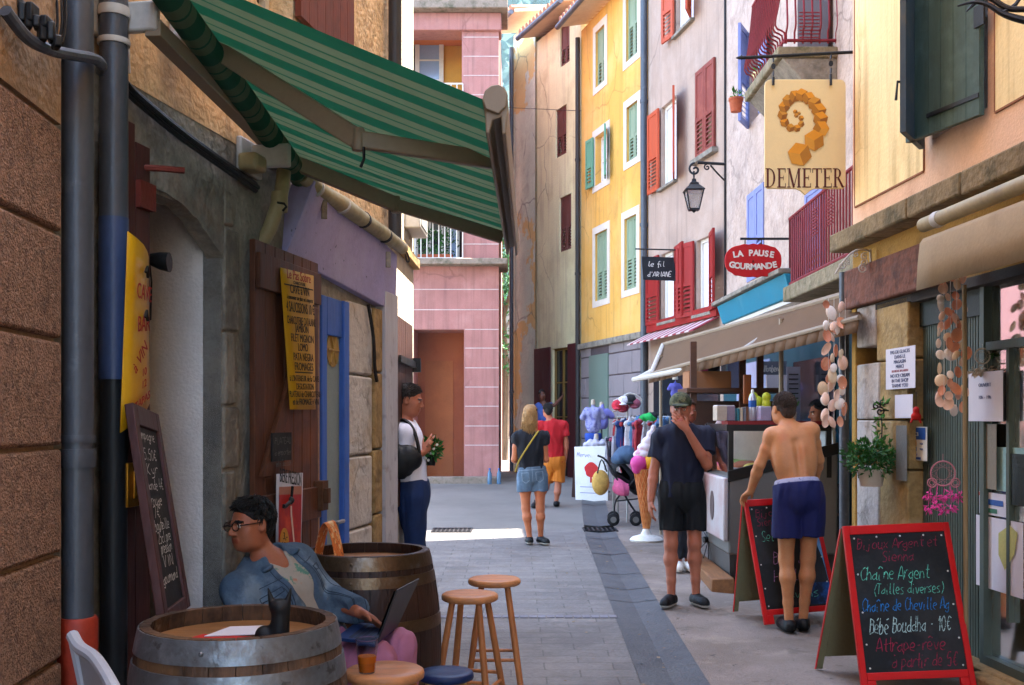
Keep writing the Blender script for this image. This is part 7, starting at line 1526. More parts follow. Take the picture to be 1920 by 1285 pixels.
m_sblue, m_sred, m_sor, m_sgrn = pm('print_blue', '1f4f96', rough=.5, var=.05, bump=0), pm('print_red', 'a32a20', rough=.5, var=.05, bump=0), pm('print_orange', 'c98a20', rough=.5, var=.05, bump=0), pm('print_green', '2f6a52', rough=.5, var=.05, bump=0)
patch(g, o, .06, .94, .62, .97, m_sblue, 'blue_head'); text(Fr(g(.5, .73, .003), ud, (0, 0, 1), n_), 'CB', .035, m_white, o, width=W_ * .6)
for v in (.44, .28):
    patch(g, o, .06, .48, v, v + .12, m_sblue if v < .4 else m_sor); mb = MB(); mb.lathe([(.011, 0), (.011, .001)], g(.2, v + .06, .004), 14, u=ud, v=V(0, 0, 1), ax=n_); mb.build('red_disc', m_sred, o); text(Fr(g(.74, v + .03, .002), ud, (0, 0, 1), n_), 'VISA', .02, m_sblue, o, width=W_ * .4)
text(Fr(g(.5, .12, .002), ud, (0, 0, 1), n_), 'V', .03, m_sblue, o); patch(g, o, .3, .7, .03, .1, m_sblue)
notice('shutter_box', 'flat grey metal box with punched letters on the stone pillar', 'box', 1680, 1700, 798, 900, .03, pm('box_grey', '6f6d68', rough=.5, var=.08, metal=.2), [])
notice('paper_notice', 'large white paper pinned inside the shop window edge with a ring of pins', 'notice', 1816, 1880, 700, 790, -.05, m_paper, [('OUVERT', .7, .5, .03, m_inkb), ('10h - 19h', .45, .5, .03, m_inkb)])
notice('window_poster', 'pale poster with a yellow ice cream drawing low in the shop window', 'poster', 1830, 1918, 965, 1096, -.09, m_paper, [])
mb = MB(); q = [gpz(1884, 1070, -.084), gpz(1902, 1040, -.084), gpz(1908, 1000, -.084), gpz(1893, 985, -.084), gpz(1872, 1000, -.084), gpz(1872, 1040, -.084)]; mb.face(mb.vs(q)); mb.build('ice_drawing', pm('pale_yellow', 'b9b26a', rough=.7), origin=q[0], label='pale yellow ice cream cutout pasted on the low window poster', cat='cutout')
o, g, ud, n_, W_ = notice('window_leaflet', 'leaflet with a red corner and blue band in the shop window', 'leaflet', 1836, 1886, 921, 962, -.09, m_paper, []); patch(g, o, .05, .92, .45, .7, m_sblue, 'blue_band'); patch(g, o, .0, .3, .82, .98, m_sred, 'red_corner'); patch(g, o, .1, .7, .1, .3, m_sgrn, 'green_band')
notice('green_board', 'dark green framed panel standing in the shop window', 'panel', 1886, 1960, 850, 945, -.09, pm('dark_green', '1f2723'), [])
notice('display_board', 'pale turquoise board behind the dark green panel in the window', 'board', 1868, 1950, 838, 920, -.1, pm('pale_turq', '8fb5b5', rough=.6), [])
notice('shutter_box', 'tall taupe metal strip with punched letters in the shop window', 'box', 1838, 1868, 795, 915, -.075, pm('box_taupe', '7d7260', rough=.5, var=.08), [])
# pole at the shop window
pp = P(1812, 1180, 6.15); mb = MB(); mb.tube([V(pp.x, 6.15, gz(6.15)), V(pp.x - .012, 6.15, 2.35)], .014, 8); mb.build('pole', m_wlight, origin=(pp.x, 6.15, gz(6.15)), label='thin wooden pole standing before the fluted panel beside the shop window', cat='pole')
# dream catchers
def catcher(label, c, r, mt, mt2, seed, small=2, feathers=8):
    rg = random.Random(seed); rt = thing('dream_catcher', label, 'dream catcher', c); c = Vector(c); mb = MB()
    def ring(o_, r_, w_): mb.tube([o_ + V(math.cos(a) * r_, 0, math.sin(a) * r_) for a in [i * .2618 for i in range(25)]], w_, 5)
    ring(c, r, .005)
    for s_ in (-1, 1)[:small]: ring(c + V(s_ * r * .95, -.01, -r * .75), r * .36, .004); ring(c + V(s_ * r * .95, -.01, -r * .75), r * .2, .002)
    for i in range(12): a, b = i * .5236, (i + 4) * .5236; mb.tube([c + V(math.cos(a) * r, 0, math.sin(a) * r), c + V(math.cos(b) * r, 0, math.sin(b) * r)], .0007, 3)
    mb.tube([c + V(0, 0, r), c + V(0, 0, r * 1.6)], .0015, 4); mb.build('hoop', mt, rt)
    for i in range(feathers):
        x = (-1.25 + 2.5 * (i % 5) / 4) * r; z0_ = -r * (.9 if i < 5 else 1.05); z1_ = z0_ - r * (.75 if i < 5 else 1.5) * rg.uniform(.9, 1.3); q = MB(); q.tube([c + V(x * .8, -.01, z0_), c + V(x, -.01, z1_)], .0012, 4); e = c + V(x, -.01, z1_); leaves(q, e - V(0, 0, .01), (.016, .012, .02), 26, .03, rg, -.6, .4); q.build('feather', mt2, rt, smooth=False)
    return rt
m_pinkf = pm('feather_pink', 'd9458f', rough=.9, var=.3, bump=0)
catcher('pink feathered dream catcher hanging before the fluted green panel', P(1768, 888, 6.25), .072, pm('pink_hoop', 'b5737a', rough=.7), m_pinkf, 3, 2, 9)
catcher('pale beige dream catcher hanging inside the shop window top', gpz(1842, 668, -.05), .045, m_wiron, pm('feather_beige', 'b5a28c', rough=.9, var=.2, bump=0), 5, 0, 4)
rt = thing('doll_charm', 'little red hooded doll charm hung beside the notice on the pillar', 'doll', gpz(1726, 770, .02)); S = Sdf(); o = gpz(1726, 775, .0); o = o + Y.n * .03
S.ell(o + V(0, 0, .02), (.022, .02, .024), .01).ell(o + V(0, 0, -.02), (.034, .02, .026), .015).cap(o + V(-.02, 0, -.03), o + V(-.034, 0, -.06), .009, .007, .008).cap(o + V(.02, 0, -.03), o + V(.03, 0, -.062), .009, .007, .008); sdf_obj(S, 'figure', [m_redfl], rt, .005)
mb = MB(); mb.tube([o + V(0, 0, .04), o + V(0, 0, .14)], .002, 4); mb.build('thread', m_blk, rt)
for px, py, r_, lab, sd in ((1898, 770, .1, 'bushy green houseplant in a pot on a shelf inside the shop window', 51), (1905, 690, .08, 'smaller green plant hanging high inside the shop window', 52)):
    c = gpz(px, py + 30, -.25); pot_plant('window_plant', lab, 'plant', c, .06, .09, m_potw, 200, .07, (.11, .08, .09), m_leafd, sd)
m_purp = pm('purple_box', '6a4a86', rough=.6, var=.4, sc=14, bump=0)
mb = MB(); c = gpz(1842, 1110, -.25); c.z = .42 + .06; mb.box(c, (.1, .1, .12)); mb.build('gift_bag', m_purp, origin=c - V(0, 0, .06), label='small purple patterned bag on the floor of the shop window display', cat='bag', bevel=.004)
# ================================================================ ice cream stall
m_awb = translucent(pm('awning_brown', '7d5f45', rough=.85, var=.08, sc=2, bump=.08, stain=[('654a35', 1.2, .55, .8, .4)]), .4)
sa = thing('stall_awning', 'long brown fabric awning of the ice cream stall along the house fronts', 'awning', P(1420, 640, 11))
A_, B_, C_, D4 = P(1243, 647, 14.3), P(1220, 703, 12.4), P(1612, 598, 7.75), P(1612, 545, 8.45)
def bil(u, v): return B_.lerp(C_, u).lerp(A_.lerp(D4, u), v)
me = bpy.data.meshes.new('fabric'); vs = []; fs = []; nu, nv = 24, 8
for i in range(nu + 1):
    for j in range(nv + 1): p = bil(i / nu, j / nv); p.z += -.05 * math.sin(math.pi * j / nv) + .012 * math.sin(i * 1.7) * math.sin(math.pi * j / nv); vs.append(p)
for i in range(nu):
    for j in range(nv): a = i * (nv + 1) + j; fs.append((a, a + 1, a + nv + 2, a + nv + 1))
me.from_pydata(vs, [], fs); o = link_mesh(me, 'fabric', m_awb, sa, ang=180); sm = o.modifiers.new('thickness', 'SOLIDIFY'); sm.thickness = .004
mb = MB(); 
for i in range(nu):
    a, b = bil(i / nu, 0), bil((i + 1) / nu, 0); w1, w2 = .02 * math.sin(i * 1.3), .02 * math.sin(i * 1.3 + 1.3); mb.quad(a, b, b + V(-.02, w2, -.1), a + V(-.02, w1, -.1))
o = mb.build('valance', m_awb, sa, ang=180); sm = o.modifiers.new('thickness', 'SOLIDIFY'); sm.thickness = .004
MB().tube([B_ + V(0, 0, .01), C_ + V(0, 0, .01)], .022, 8).build('front_bar', m_alu, sa); MB().tube([A_, D4], .03, 8).build('rear_bar', m_alu, sa)
for q_, r_ in (([B_, A_], .03), ([P(1188, 712, 12.4), P(1222, 700, 12.4)], [.015, .05]), ([bil(.55, 0), P(1500, 585, 10.6)], .02)): MB().tube(q_, r_, 8).build('arm', m_pipew, sa)
mb = MB(); mb.tube([P(1188, 712, 12.4), P(1300, 690, 11.2)], .03, 8); mb.build('lower_bar', m_pipew, sa)
for q in (bil(.02, .6), bil(.72, .75)): MB().tube([V(q.x, q.y, gz(q.y)), q], .022, 8).build('post', m_alu, sa)
# glass counter
st = thing('ice_cream_counter', 'grey and white ice cream display counter with a black framed glass case', 'counter', (2.3, 9.8, gz(9.8)))
m_stg = pm('counter_grey', '6d6a66', rough=.45, var=.06, sc=1.5, bump=.03, metal=.1); m_stw = pm('counter_white', 'b9afae', rough=.4, var=.1, sc=1.5, bump=.03, stain=[('a86a60', .9, .52, .66, .7)])
xa, xb, y0_, y1_ = 1.90, 2.86, 9.35, 10.4; z0_ = gz(9)
mb = MB(); mb.hexa([V(xa, y0_, z0_ + .3), V(xb, y0_, z0_ + .3), V(xb, y1_, z0_ + .3), V(xa, y1_, z0_ + .3), V(xa, y0_, 1.06), V(xb, y0_, 1.3), V(xb, y1_, 1.3), V(xa, y1_, 1.06)]); mb.build('cabinet', m_stg, st, bevel=.02)
mb = MB(); mb.hexa([V(xa + .03, y0_ + .1, z0_ + .1), V(xb, y0_ + .1, z0_ + .1), V(xb, y1_, z0_ + .1), V(xa + .03, y1_, z0_ + .1), V(xa + .01, y0_ + .02, z0_ + .3), V(xb, y0_ + .02, z0_ + .3), V(xb, y1_, z0_ + .3), V(xa + .01, y1_, z0_ + .3)]); mb.build('plinth', pm('plinth_grey', '4d4a48', rough=.5), st)
mb = MB(); mb.fbox(Fr((xa, y0_, 0), (0, 1, 0), (0, 0, 1), (-1, 0, 0)), -.01, 1.04, .5, 1.06, .004, .05); mb.build('front_panel', m_stw, st, bevel=.015)
mb = MB(); mb.lathe([(.09, 0), (.09, .004)], V(xa - .052, y0_ + .5, .78), 20, u=V(0, 1, 0), v=V(0, 0, 1.5), ax=V(-1, 0, 0)); mb.build('panel_emblem', pm('emblem_brown', '5a4a48', rough=.5), st)
mb = MB(); zt1 = 1.53; k_ = .035
for x, y in ((xa, y0_), (xb - .1, y0_), (xa, y1_ - .04), (xb - .1, y1_ - .04)): mb.box((x + .02, y + .02, 1.3), (.045, .045, .48))
mb.hexa([V(xa - .01, y0_ - .012, 1.02), V(xb, y0_ - .012, 1.27), V(xb, y0_ + .02, 1.27), V(xa - .01, y0_ + .02, 1.02), V(xa - .01, y0_ - .012, 1.12), V(xb, y0_ - .012, 1.37), V(xb, y0_ + .02, 1.37), V(xa - .01, y0_ + .02, 1.12)])
mb.box(((xa + xb) / 2 - .05, y0_ + .02, zt1 - .03), (xb - xa - .06, .05, .06)); mb.box((xa + .02, (y0_ + y1_) / 2, zt1 - .03), (.05, y1_ - y0_ - .06, .06)); mb.box((xb - .08, (y0_ + y1_) / 2, zt1 - .03), (.05, y1_ - y0_, .06)); mb.box(((xa + xb) / 2 - .05, y1_ - .02, zt1 - .03), (xb - xa - .06, .05, .06)); mb.build('case_frame', pm('frame_black', '191513', rough=.4, var=.2), st, bevel=.004)
mb = MB(); mb.box(((xa + xb) / 2, y0_ + .13, zt1 + .012), (xb - xa + .02, .28, .03)); mb.build('counter_top', pm('top_red', '7a1518', rough=.4), st); mb = MB(); mb.box((xb - .02, (y0_ + y1_) / 2, 1.38), (.02, y1_ - y0_ - .1, .28)); mb.box(((xa + xb) / 2, y1_ - .06, 1.3), (xb - xa - .1, .02, .42)); mb.build('case_lining', m_white, st)
m_case = pm('case_glass', 'e8f0f0', rough=.02, var=0, bump=0, trans=1., ior=1.2)
mb = MB(); mb.quad(V(xa + .05, y0_ + .02, 1.1), V(xb - .1, y0_ + .02, 1.2), V(xb - .1, y0_ + .02, 1.48), V(xa + .05, y0_ + .02, 1.48)); mb.quad(V(xa + .02, y0_ + .05, 1.1), V(xa + .02, y1_ - .05, 1.1), V(xa + .02, y1_ - .05, 1.48), V(xa + .02, y0_ + .05, 1.48)); mb.build('case_glass', m_case, st, smooth=False)
m_steel = pm('tray_steel', '8c8c8c', rough=.3, metal=.9, var=.1, bump=.02); ices = ['c9a83c', 'c9bd9a', '8a4a2c', 'b3485a', '7f9a5a', 'd6cdbb']
rg = random.Random(6)
for i in range(4):
    for j in range(2):
        c = V(xa + .26 + .34 * j, y0_ + .24 + .37 * i, 1.1 + .1 * j); t_ = MB(); t_.box(c, (.3, .33, .06)); tr_ = t_.build('ice_tray', m_steel, st, bevel=.01); S = Sdf()
        for q in range(7): S.ell(c + V(rg.uniform(-.09, .09), rg.uniform(-.1, .1), .035), (.07, .07, .035 + .02 * rg.random()), .03)
        sdf_obj(S, 'ice_cream', pm('ice_' + ices[(i * 2 + j) % 6], ices[(i * 2 + j) % 6], rough=.6, var=.15, bump=.1), tr_, .014)
# things on the counter
tz = zt1 + .031
def ontop(px, d): p = P(px, 0, d); return V(p.x, min(d, y0_ + .22), tz)
c = ontop(1411, 9.5); rt = thing('spray_bottle', 'tall silver spray can with a blue label on the counter top', 'bottle', c); MB().lathe([(.033, 0), (.035, .01), (.035, .2), (.02, .235), (.014, .24)], c, 20).build('can', pm('can_silver', 'a8a8b2', rough=.3, metal=.6, var=.05, bump=0), rt); MB().lathe([(.0355, .12), (.0355, .18)], c, 20, close=False).build('label_band', m_sblue, rt); MB().lathe([(.012, .24), (.014, .265), (.008, .28)], c, 12).build('nozzle', m_white, rt)
for i, (px, w_, h_, mt, lab) in enumerate(((1350, .1, .13, pm('carton_cream', 'b5a593', rough=.7), 'cream paper carton at the street end of the counter top'), (1365, .1, .13, pm('carton_mauve', '8d7f8c', rough=.7), 'mauve carton next to the cream one on the counter top'), (1432, .11, .12, pm('carton_lilac', 'a396ad', rough=.7), 'pale lilac carton on the counter beside the spray can'))):
    c = ontop(px, 9.47 + .08 * (i % 2)); mb = MB(); mb.box(c + V(0, 0, h_ / 2), (w_, .08, h_), .3); ca = mb.build('carton', mt, origin=c, label=lab, cat='carton', bevel=.004)
    mb = MB(); mb.box(c + V(0, 0, h_ + .004), (w_ * .9, .07, .008), .3); mb.build('flap', m_paper, ca)
for i, px in enumerate((1382, 1388, 1394, 1399)):
    c = ontop(px, 9.55); mb = MB(); mb.box(c + V(0, 0, .055), (.022, .1, .11 + .01 * i)); mb.build('menu_booklet', pm(('book_teal', 'book_cream', 'book_grey', 'book_brown')[i], ('2f6a72', 'b9ad93', '6a6f76', '6b4a35')[i], rough=.7), origin=c, label=('teal', 'cream', 'grey', 'brown')[i] + ' booklet standing in the row on the counter top', cat='booklet', group='booklets on the counter')
c = ontop(1424, 9.55); rt = thing('fruit_bag', 'bright yellow green fruits heaped on the counter beside the spray can', 'fruit', c); S = Sdf(); [S.ell(c + V(rg.uniform(-.06, .06), rg.uniform(-.05, .05), .14 + rg.uniform(0, .08)), (.04, .04, .045), .01) for _ in range(7)]; sdf_obj(S, 'fruit', pm('lime_yellow', 'b3b52a', rough=.5, var=.2), rt, .008); MB().lathe([(.07, 0), (.085, .12), (.08, .13), (.065, .01)], c, 18).build('bowl', m_white, rt)
c = ontop(1484, 9.55); rt = thing('tulip_pot', 'small plant with red tipped green leaves behind the shirtless man', 'plant', c); MB().lathe([(.04, 0), (.05, .08)], c, 14).build('pot', m_white, rt); mb = MB(); leaves(mb, c + V(0, 0, .12), (.03, .03, .05), 20, .09, rg, 1.2, .35); mb.build('foliage', m_leafm, rt)
# wooden cart structure behind: shelf, boards, carton on top, sliding panes
ct = thing('wooden_cart', 'dark wooden ice cream cart with shelf and spoked wheel behind the counter', 'cart', (1.9, 11.2, gz(11)))
m_cart = wood('cart_wood', '4a2d1e', 'x', .3, .5); m_cart2 = wood('cart_orange', '8a4a20', 'z', .25, .5)
mb = MB(); p0, p1 = P(1288, 738, 10.6), P(1470, 722, 10.6); mb.box(((p0.x + p1.x) / 2, 10.9, 1.86), (p1.x - p0.x, .6, .05)); mb.box(((p0.x + p1.x) / 2, 11.1, 1.62), (p1.x - p0.x, .25, .28)); mb.build('shelf', m_cart, ct, bevel=.006)
mb = MB()
for px in (1300, 1392, 1425): p = P(px, 0, 10.7); mb.box((p.x, 10.7, 1.3), (.06, .06, 2.1))
mb.build('post', m_cart, ct)
mb = MB(); mb.box((P(1401, 0, 10.2).x, 10.2, 1.86), (.075, .04, .28)); mb.build('side_board', m_cart2, ct, bevel=.01)
mb = MB(); a, b = P(1300, 0, 10.9).x, P(1480, 0, 10.9).x; mb.box(((a + b) / 2, 11.0, .85), (b - a, .7, .75)); mb.build('body', m_cart2, ct, bevel=.015)
wc = V((1330 - 960) * 10.3 / FPX, 10.35, gz(10.3) + .3); mb = MB(); ax = V(1, .25, 0).normalized(); uu = V(-.25, 1, 0).normalized(); mb.tube([wc + (uu * math.cos(i * .2618) + V(0, 0, math.sin(i * .2618))) * .28 for i in range(25)], .02, 8)
for i in range(12): mb.tube([wc, wc + (uu * math.cos(i * .5236) + V(0, 0, math.sin(i * .5236))) * .28], .005, 5)
mb.tube([wc - ax * .05, wc + ax * .05], .03, 10); mb.build('wheel', m_blk, ct)
c = P(1325, 716, 10.9); c.z = 1.885; mb = MB(); mb.box(c + V(0, 0, .085), (.43, .3, .17), .05); cb = mb.build('cardboard_box', pm('cardboard', '9a6a48', rough=.85, var=.1, bump=.05), origin=c, label='brown cardboard box lying on the cart shelf under the awning', cat='box', bevel=.003)
mb = MB(); mb.box(c + V(0, -.02, .173), (.44, .17, .004), .05); mb.build('flap', MATS['cardboard'], cb)
for i, (x0, x1, y_) in enumerate(((1352, 1362, 0), (1364, 1390, 0))): 
    mb = MB(); a, b = P(x0, 730, 11.9), P(x1, 655, 11.9); mb.box(((a.x + b.x) / 2, 11.9, (a.z + b.z) / 2), (b.x - a.x, .03, b.z - a.z)); mb.build('blue_panel', pm(('panel_pale', 'panel_blue')[i], ('9aa2b5', '6b7390')[i], rough=.4), origin=V((a.x + b.x) / 2, 11.9, a.z), label=('narrow pale blue panel standing behind the cardboard box', 'wider blue grey panel standing right of the pale one behind the box')[i], cat='panel')
o = thing('menu_screen', 'grey menu sign with white script above a bright panel in the teal shop front', 'sign', P(1450, 700, 11.5)); mb = MB(); a, b = P(1430, 735, 11.5), P(1474, 678, 11.5); mb.box(((a.x + b.x) / 2, 11.5, (P(0, 703, 11.5).z + b.z) / 2), (b.x - a.x, .04, b.z - P(0, 703, 11.5).z)); pnl = mb.build('name_panel', pm('panel_slate', '5f6470', rough=.5), o)
mb = MB(); mb.box(((a.x + b.x) / 2 + .02, 11.5, (a.z + P(0, 703, 11.5).z) / 2), (b.x - a.x - .04, .04, P(0, 703, 11.5).z - a.z - .004)); mb.build('bright_panel', m_paper, o)
hand(Fr(P(1432, 697, 11.475), (1, 0, 0), (0, 0, 1), (0, -1, 0)), 'Monbento', .07, m_chalk, o, width=.2, th=.16)
mb = MB(); a, b = P(1475, 790, 11.2), P(1500, 688, 11.2); mb.box(((a.x + b.x) / 2, 11.2, (a.z + b.z) / 2), (b.x - a.x, .02, b.z - a.z)); pr = mb.build('price_list', pm('list_grey', '8c8791', rough=.6), origin=V((a.x + b.x) / 2, 11.2, a.z), label='tall grey price list hung beside the teal door', cat='price list')
for i in range(6): mb = MB(); mb.box(((a.x + b.x) / 2, 11.187, b.z - .08 - .05 * i), ((b.x - a.x) * .7, .004, .012)); mb.build('text_line', m_ink, pr)
# wooden ramp plank beside the counter
mb = MB(); c = P(1372, 1085, 8.6); z_ = gz(8.7); mb.hexa([V(1.72, 9.2, z_), V(1.9, 9.1, z_), V(1.93, 10.9, z_), V(1.78, 10.95, z_), V(1.72, 9.2, z_ + .12), V(1.9, 9.1, z_ + .14), V(1.93, 10.9, z_ + .14), V(1.78, 10.95, z_ + .12)]); o = mb.build('wooden_step', wood('step_wood', '7d5230', 'y', .3, .7), origin=V(1.82, 9.9, z_), label='rough wooden step plank on the pavement along the counter', cat='step', bevel=.01)
# ice cream cone figure
CX, CY = (1212 - 960) * 12.7 / FPX, 12.7; cz = gz(12.7); cn = thing('cone_figure', 'giant waffle ice cream cone figure on a round grey foot', 'cone figure', (CX, CY, cz), 'giant cone figures')
def cone_fig(rt, c, s):
    c = Vector(c); m_waf = pm('waffle', 'b5602c', rough=.6, var=.15, sc=6, bump=.1); m_wafd = pm('waffle_rib', 'cf8a52', rough=.6, var=.1)
    MB().lathe([(.19, 0), (.2, .02), (.17, .05), (.07, .08), (.045, .13), (.04, .16)], c, 28).build('foot', m_white, rt)
    h0, h1, r0, r1 = .14 * s, .86 * s, .035 * s, .15 * s
    MB().lathe([(r0, h0), (r1, h1)], c, 32).build('cone', m_waf, rt)
    mb = MB(); n = 16
    for sg in (1, -1):
        for i in range(n):
            pts = []
            for j in range(9): t = j / 8; a = 6.2832 * i / n + sg * t * 1.9; r = r0 + (r1 - r0) * t + .002; pts.append(c + V(math.cos(a) * r, math.sin(a) * r, h0 + (h1 - h0) * t))
            mb.tube(pts, .006 * s, 4)
    mb.build('waffle_ribs', m_wafd, rt)
    def blob(name, cols, el): S = Sdf(); [S.ell(c + V(*[q * s for q in p]), [q * s for q in r], .02) for p, r in el]; sdf_obj(S, name, cols, rt, .012)
    blob('pink_scoop', pm('ice_pink', 'c9408a', rough=.4, var=.1, bump=.03), [((-.09, -.06, .93), (.11, .1, .1)), ((-.12, -.07, .86), (.06, .06, .06))]); blob('yellow_scoop', pm('ice_yellow', 'd99a1c', rough=.4, var=.1, bump=.03), [((.06, -.07, .95), (.11, .1, .11)), ((.09, -.1, .87), (.05, .05, .05))])
    blob('cream_swirl', pm('ice_cream_white', 'cfbfc4', rough=.4, var=.1, bump=.03, stain=[('b5607a', 3, .55, .6, .8)]), [((-.03, .0, 1.03), (.13, .12, .07)), ((0, 0, 1.11), (.11, .1, .07)), ((.03, 0, 1.19), (.085, .08, .06)), ((.06, 0, 1.27), (.06, .06, .055)), ((.085, 0, 1.34), (.035, .035, .05))])
cone_fig(cn, (CX, CY, cz), 1.0)
cn2 = thing('cone_figure', 'smaller waffle cone figure standing behind the counter glass by the cart', 'cone figure', (2.09, 10.75, .93), 'giant cone figures'); cone_fig(cn2, (2.09, 10.75, .93), .52)
# stroller
sx, sy = (1165 - 960) * 14.7 / FPX, 14.7; s0 = V(sx, sy, gz(14.7)); sr = thing('stroller', 'dark folding stroller with a denim hood and a bag on its handles', 'stroller', s0); k = 14.7 / FPX; q = lambda px, py, dy=0: P(px, py, 14.7 + dy)
mb = MB()
for dy in (-.2, .2):
    mb.tube([q(1122, 855, dy), q(1135, 862, dy), q(1150, 885, dy), q(1175, 935, dy), q(1197, 968, dy)], .014, 8, sm=3); mb.tube([q(1152, 968, dy), q(1155, 938, dy), q(1185, 905, dy), q(1205, 880, dy)], .013, 8, sm=3); mb.tube([q(1155, 940, dy), q(1200, 935, dy)], .01, 6)
mb.tube([q(1122, 855, -.2), q(1122, 855, .2)], .016, 8); mb.tube([q(1155, 940, -.2), q(1155, 940, .2)], .01, 6); mb.build('frame', m_blk, sr)
for px, r_ in ((1150, 11.5), (1192, 11.5)):
    for dy in (-.2, .2):
        c = q(px, 970, dy); c.z = gz(c.y) + r_ * k; wl = MB().lathe([(r_ * k * .8, -.02), (r_ * k, -.014), (r_ * k, .014), (r_ * k * .8, .02)], c, 20, u=V(1, 0, 0), v=V(0, 0, 1), ax=V(0, 1, 0)).build('wheel', m_blk, sr); MB().lathe([(r_ * k * .5, -.024), (r_ * k * .5, .024)], c, 14, u=V(1, 0, 0), v=V(0, 0, 1), ax=V(0, 1, 0)).build('hub', m_stg, wl)
mb = MB(); S = Sdf(); S.cap(q(1160, 880), q(1195, 915), .12, .1, .05, flat=(V(0, 1, 0), 1.6)); sdf_obj(S, 'seat', pm('stroller_black', '17181c', rough=.8, var=.2), sr, .015)
S = Sdf(); S.ell(q(1178, 853), (.19, .2, .13), .03).ell(q(1160, 862), (.1, .18, .09), .04); sdf_obj(S, 'hood', pm('hood_denim', '3c5068', rough=.85, var=.3, sc=8), sr, .014, wr=.004)
c = q(1164, 916, -.16); S = Sdf(); S.ell(c, (.13, .08, .1), .02).ell(c + V(.05, 0, -.03), (.1, .08, .09), .02).ell(c + V(-.05, 0, .08), (.05, .04, .04), .02); ob = thing('pink_bag', 'pink bag tied on the side of the stroller', 'bag', c); sdf_obj(S, 'bag', pm('bag_pink', 'c95a80', rough=.8, var=.25, sc=8), ob, .012, planes=[(c + V(0, 0, -.1), V(0, 0, -1)), (c + V(.11, 0, 0), V(1, 0, 0))], wr=.01, wf=16)
S = Sdf(); S.ell(q(1126, 905, -.12), (.12, .09, .175), .03); ob = thing('straw_bag', 'round woven straw bag hung on the stroller handle', 'bag', q(1126, 930, -.12)); sdf_obj(S, 'bag', pm('straw', 'b5904a', rough=.9, var=.25, sc=14, bump=.5, bsc=60), ob, .013); mb = MB(); mb.tube([q(1120, 888, -.18), q(1128, 862, -.18), q(1138, 885, -.18)], .01, 6, sm=4); mb.build('handle', m_blk, ob)
# clothes rails and dummies in front of the ochre house
def dummy(label, px, yt, yb, d, mt, mt2=None, seed=0, m=.85):
    k = d / FPX; c = P(px, yb, d); rt = thing('shirt_dummy', label, 'dummy', V(c.x, d, gz(d)), 'clothes dummies'); h_ = (yb - yt) * k; S = Sdf(); top = c + V(0, 0, h_)
    S.ell(c + V(0, 0, h_ * .35), (.15 * m, .1 * m, h_ * .42), .05 * m).ell(c + V(0, 0, h_ * .72), (.17 * m, .11 * m, h_ * .25), .05 * m)
    for sg in (-1, 1): S.cap(c + V(sg * .13 * m, 0, h_ * .86), c + V(sg * .21 * m, 0, h_ * .6), .055 * m, .06 * m, .04 * m)
    S.cap(c + V(0, 0, h_ * .9), top + V(0, 0, .05), .05 * m, .045 * m, .03 * m); sdf_obj(S, 'shirt', mt, rt, .014, planes=[(c, V(0, 0, -1))], wr=.006, wf=22, seed=seed)
    MB().tube([V(c.x, d, gz(d)), V(c.x, d, c.z + .1)], .015, 8).build('stand', m_blk, rt); MB().lathe([(.16, 0), (.15, .02)], V(c.x, d, gz(d)), 18).build('foot', m_blk, rt); MB().lathe([(.04, 0), (.035, .08), (.0, .09)], top + V(0, 0, .03), 14).build('neck', m_potw, rt)
    if mt2: S = Sdf(); S.ell(c + V(0, 0, -.06), (.15, .11, .16), .03); sdf_obj(S, 'shorts', mt2, rt, .015, planes=[(c + V(0, 0, -.004), V(0, 0, 1))])
m_tee = pm('tee_white_blue', '8d8cb0', rough=.85, var=.2, sc=8, stain=[('5a5a98', 16, .54, .58, .7)])
dummy('white and blue printed T-shirt on a headless dummy left of the clothes rail', 1112, 762, 812, 18.6, m_tee, pm('short_blue', '2b4a9a', rough=.8), 1)
dummy('second lilac T-shirt dummy tucked behind the printed one', 1128, 766, 805, 19., pm('tee_lilac', '7a78b8', rough=.85), None, 2)
dummy('small dark collared shirt dummy behind the white pavement board', 1118, 826, 850, 18.3, pm('tee_pale', 'b5b0bc', rough=.85), None, 3)
dummy('purple clad dummy beside the cardboard box under the awning', 1266, 716, 750, 14.6, pm('tee_violet', '5a58a0', rough=.85, var=.3, sc=6), None, 5, .42)
gcol = [('8c242a', 'red'), ('1d2030', 'navy'), ('8a8790', 'grey'), ('c9a4b0', 'pale pink'), ('24386a', 'blue'), ('151517', 'black'), ('b5b0b5', 'white'), ('8c3a52', 'plum'), ('4a6a8c', 'denim'), ('7a5a48', 'brown')]
mgs = [pm('garment_' + h_, h_, rough=.85, var=.35, sc=9, bump=.1) for h_, _ in gcol]
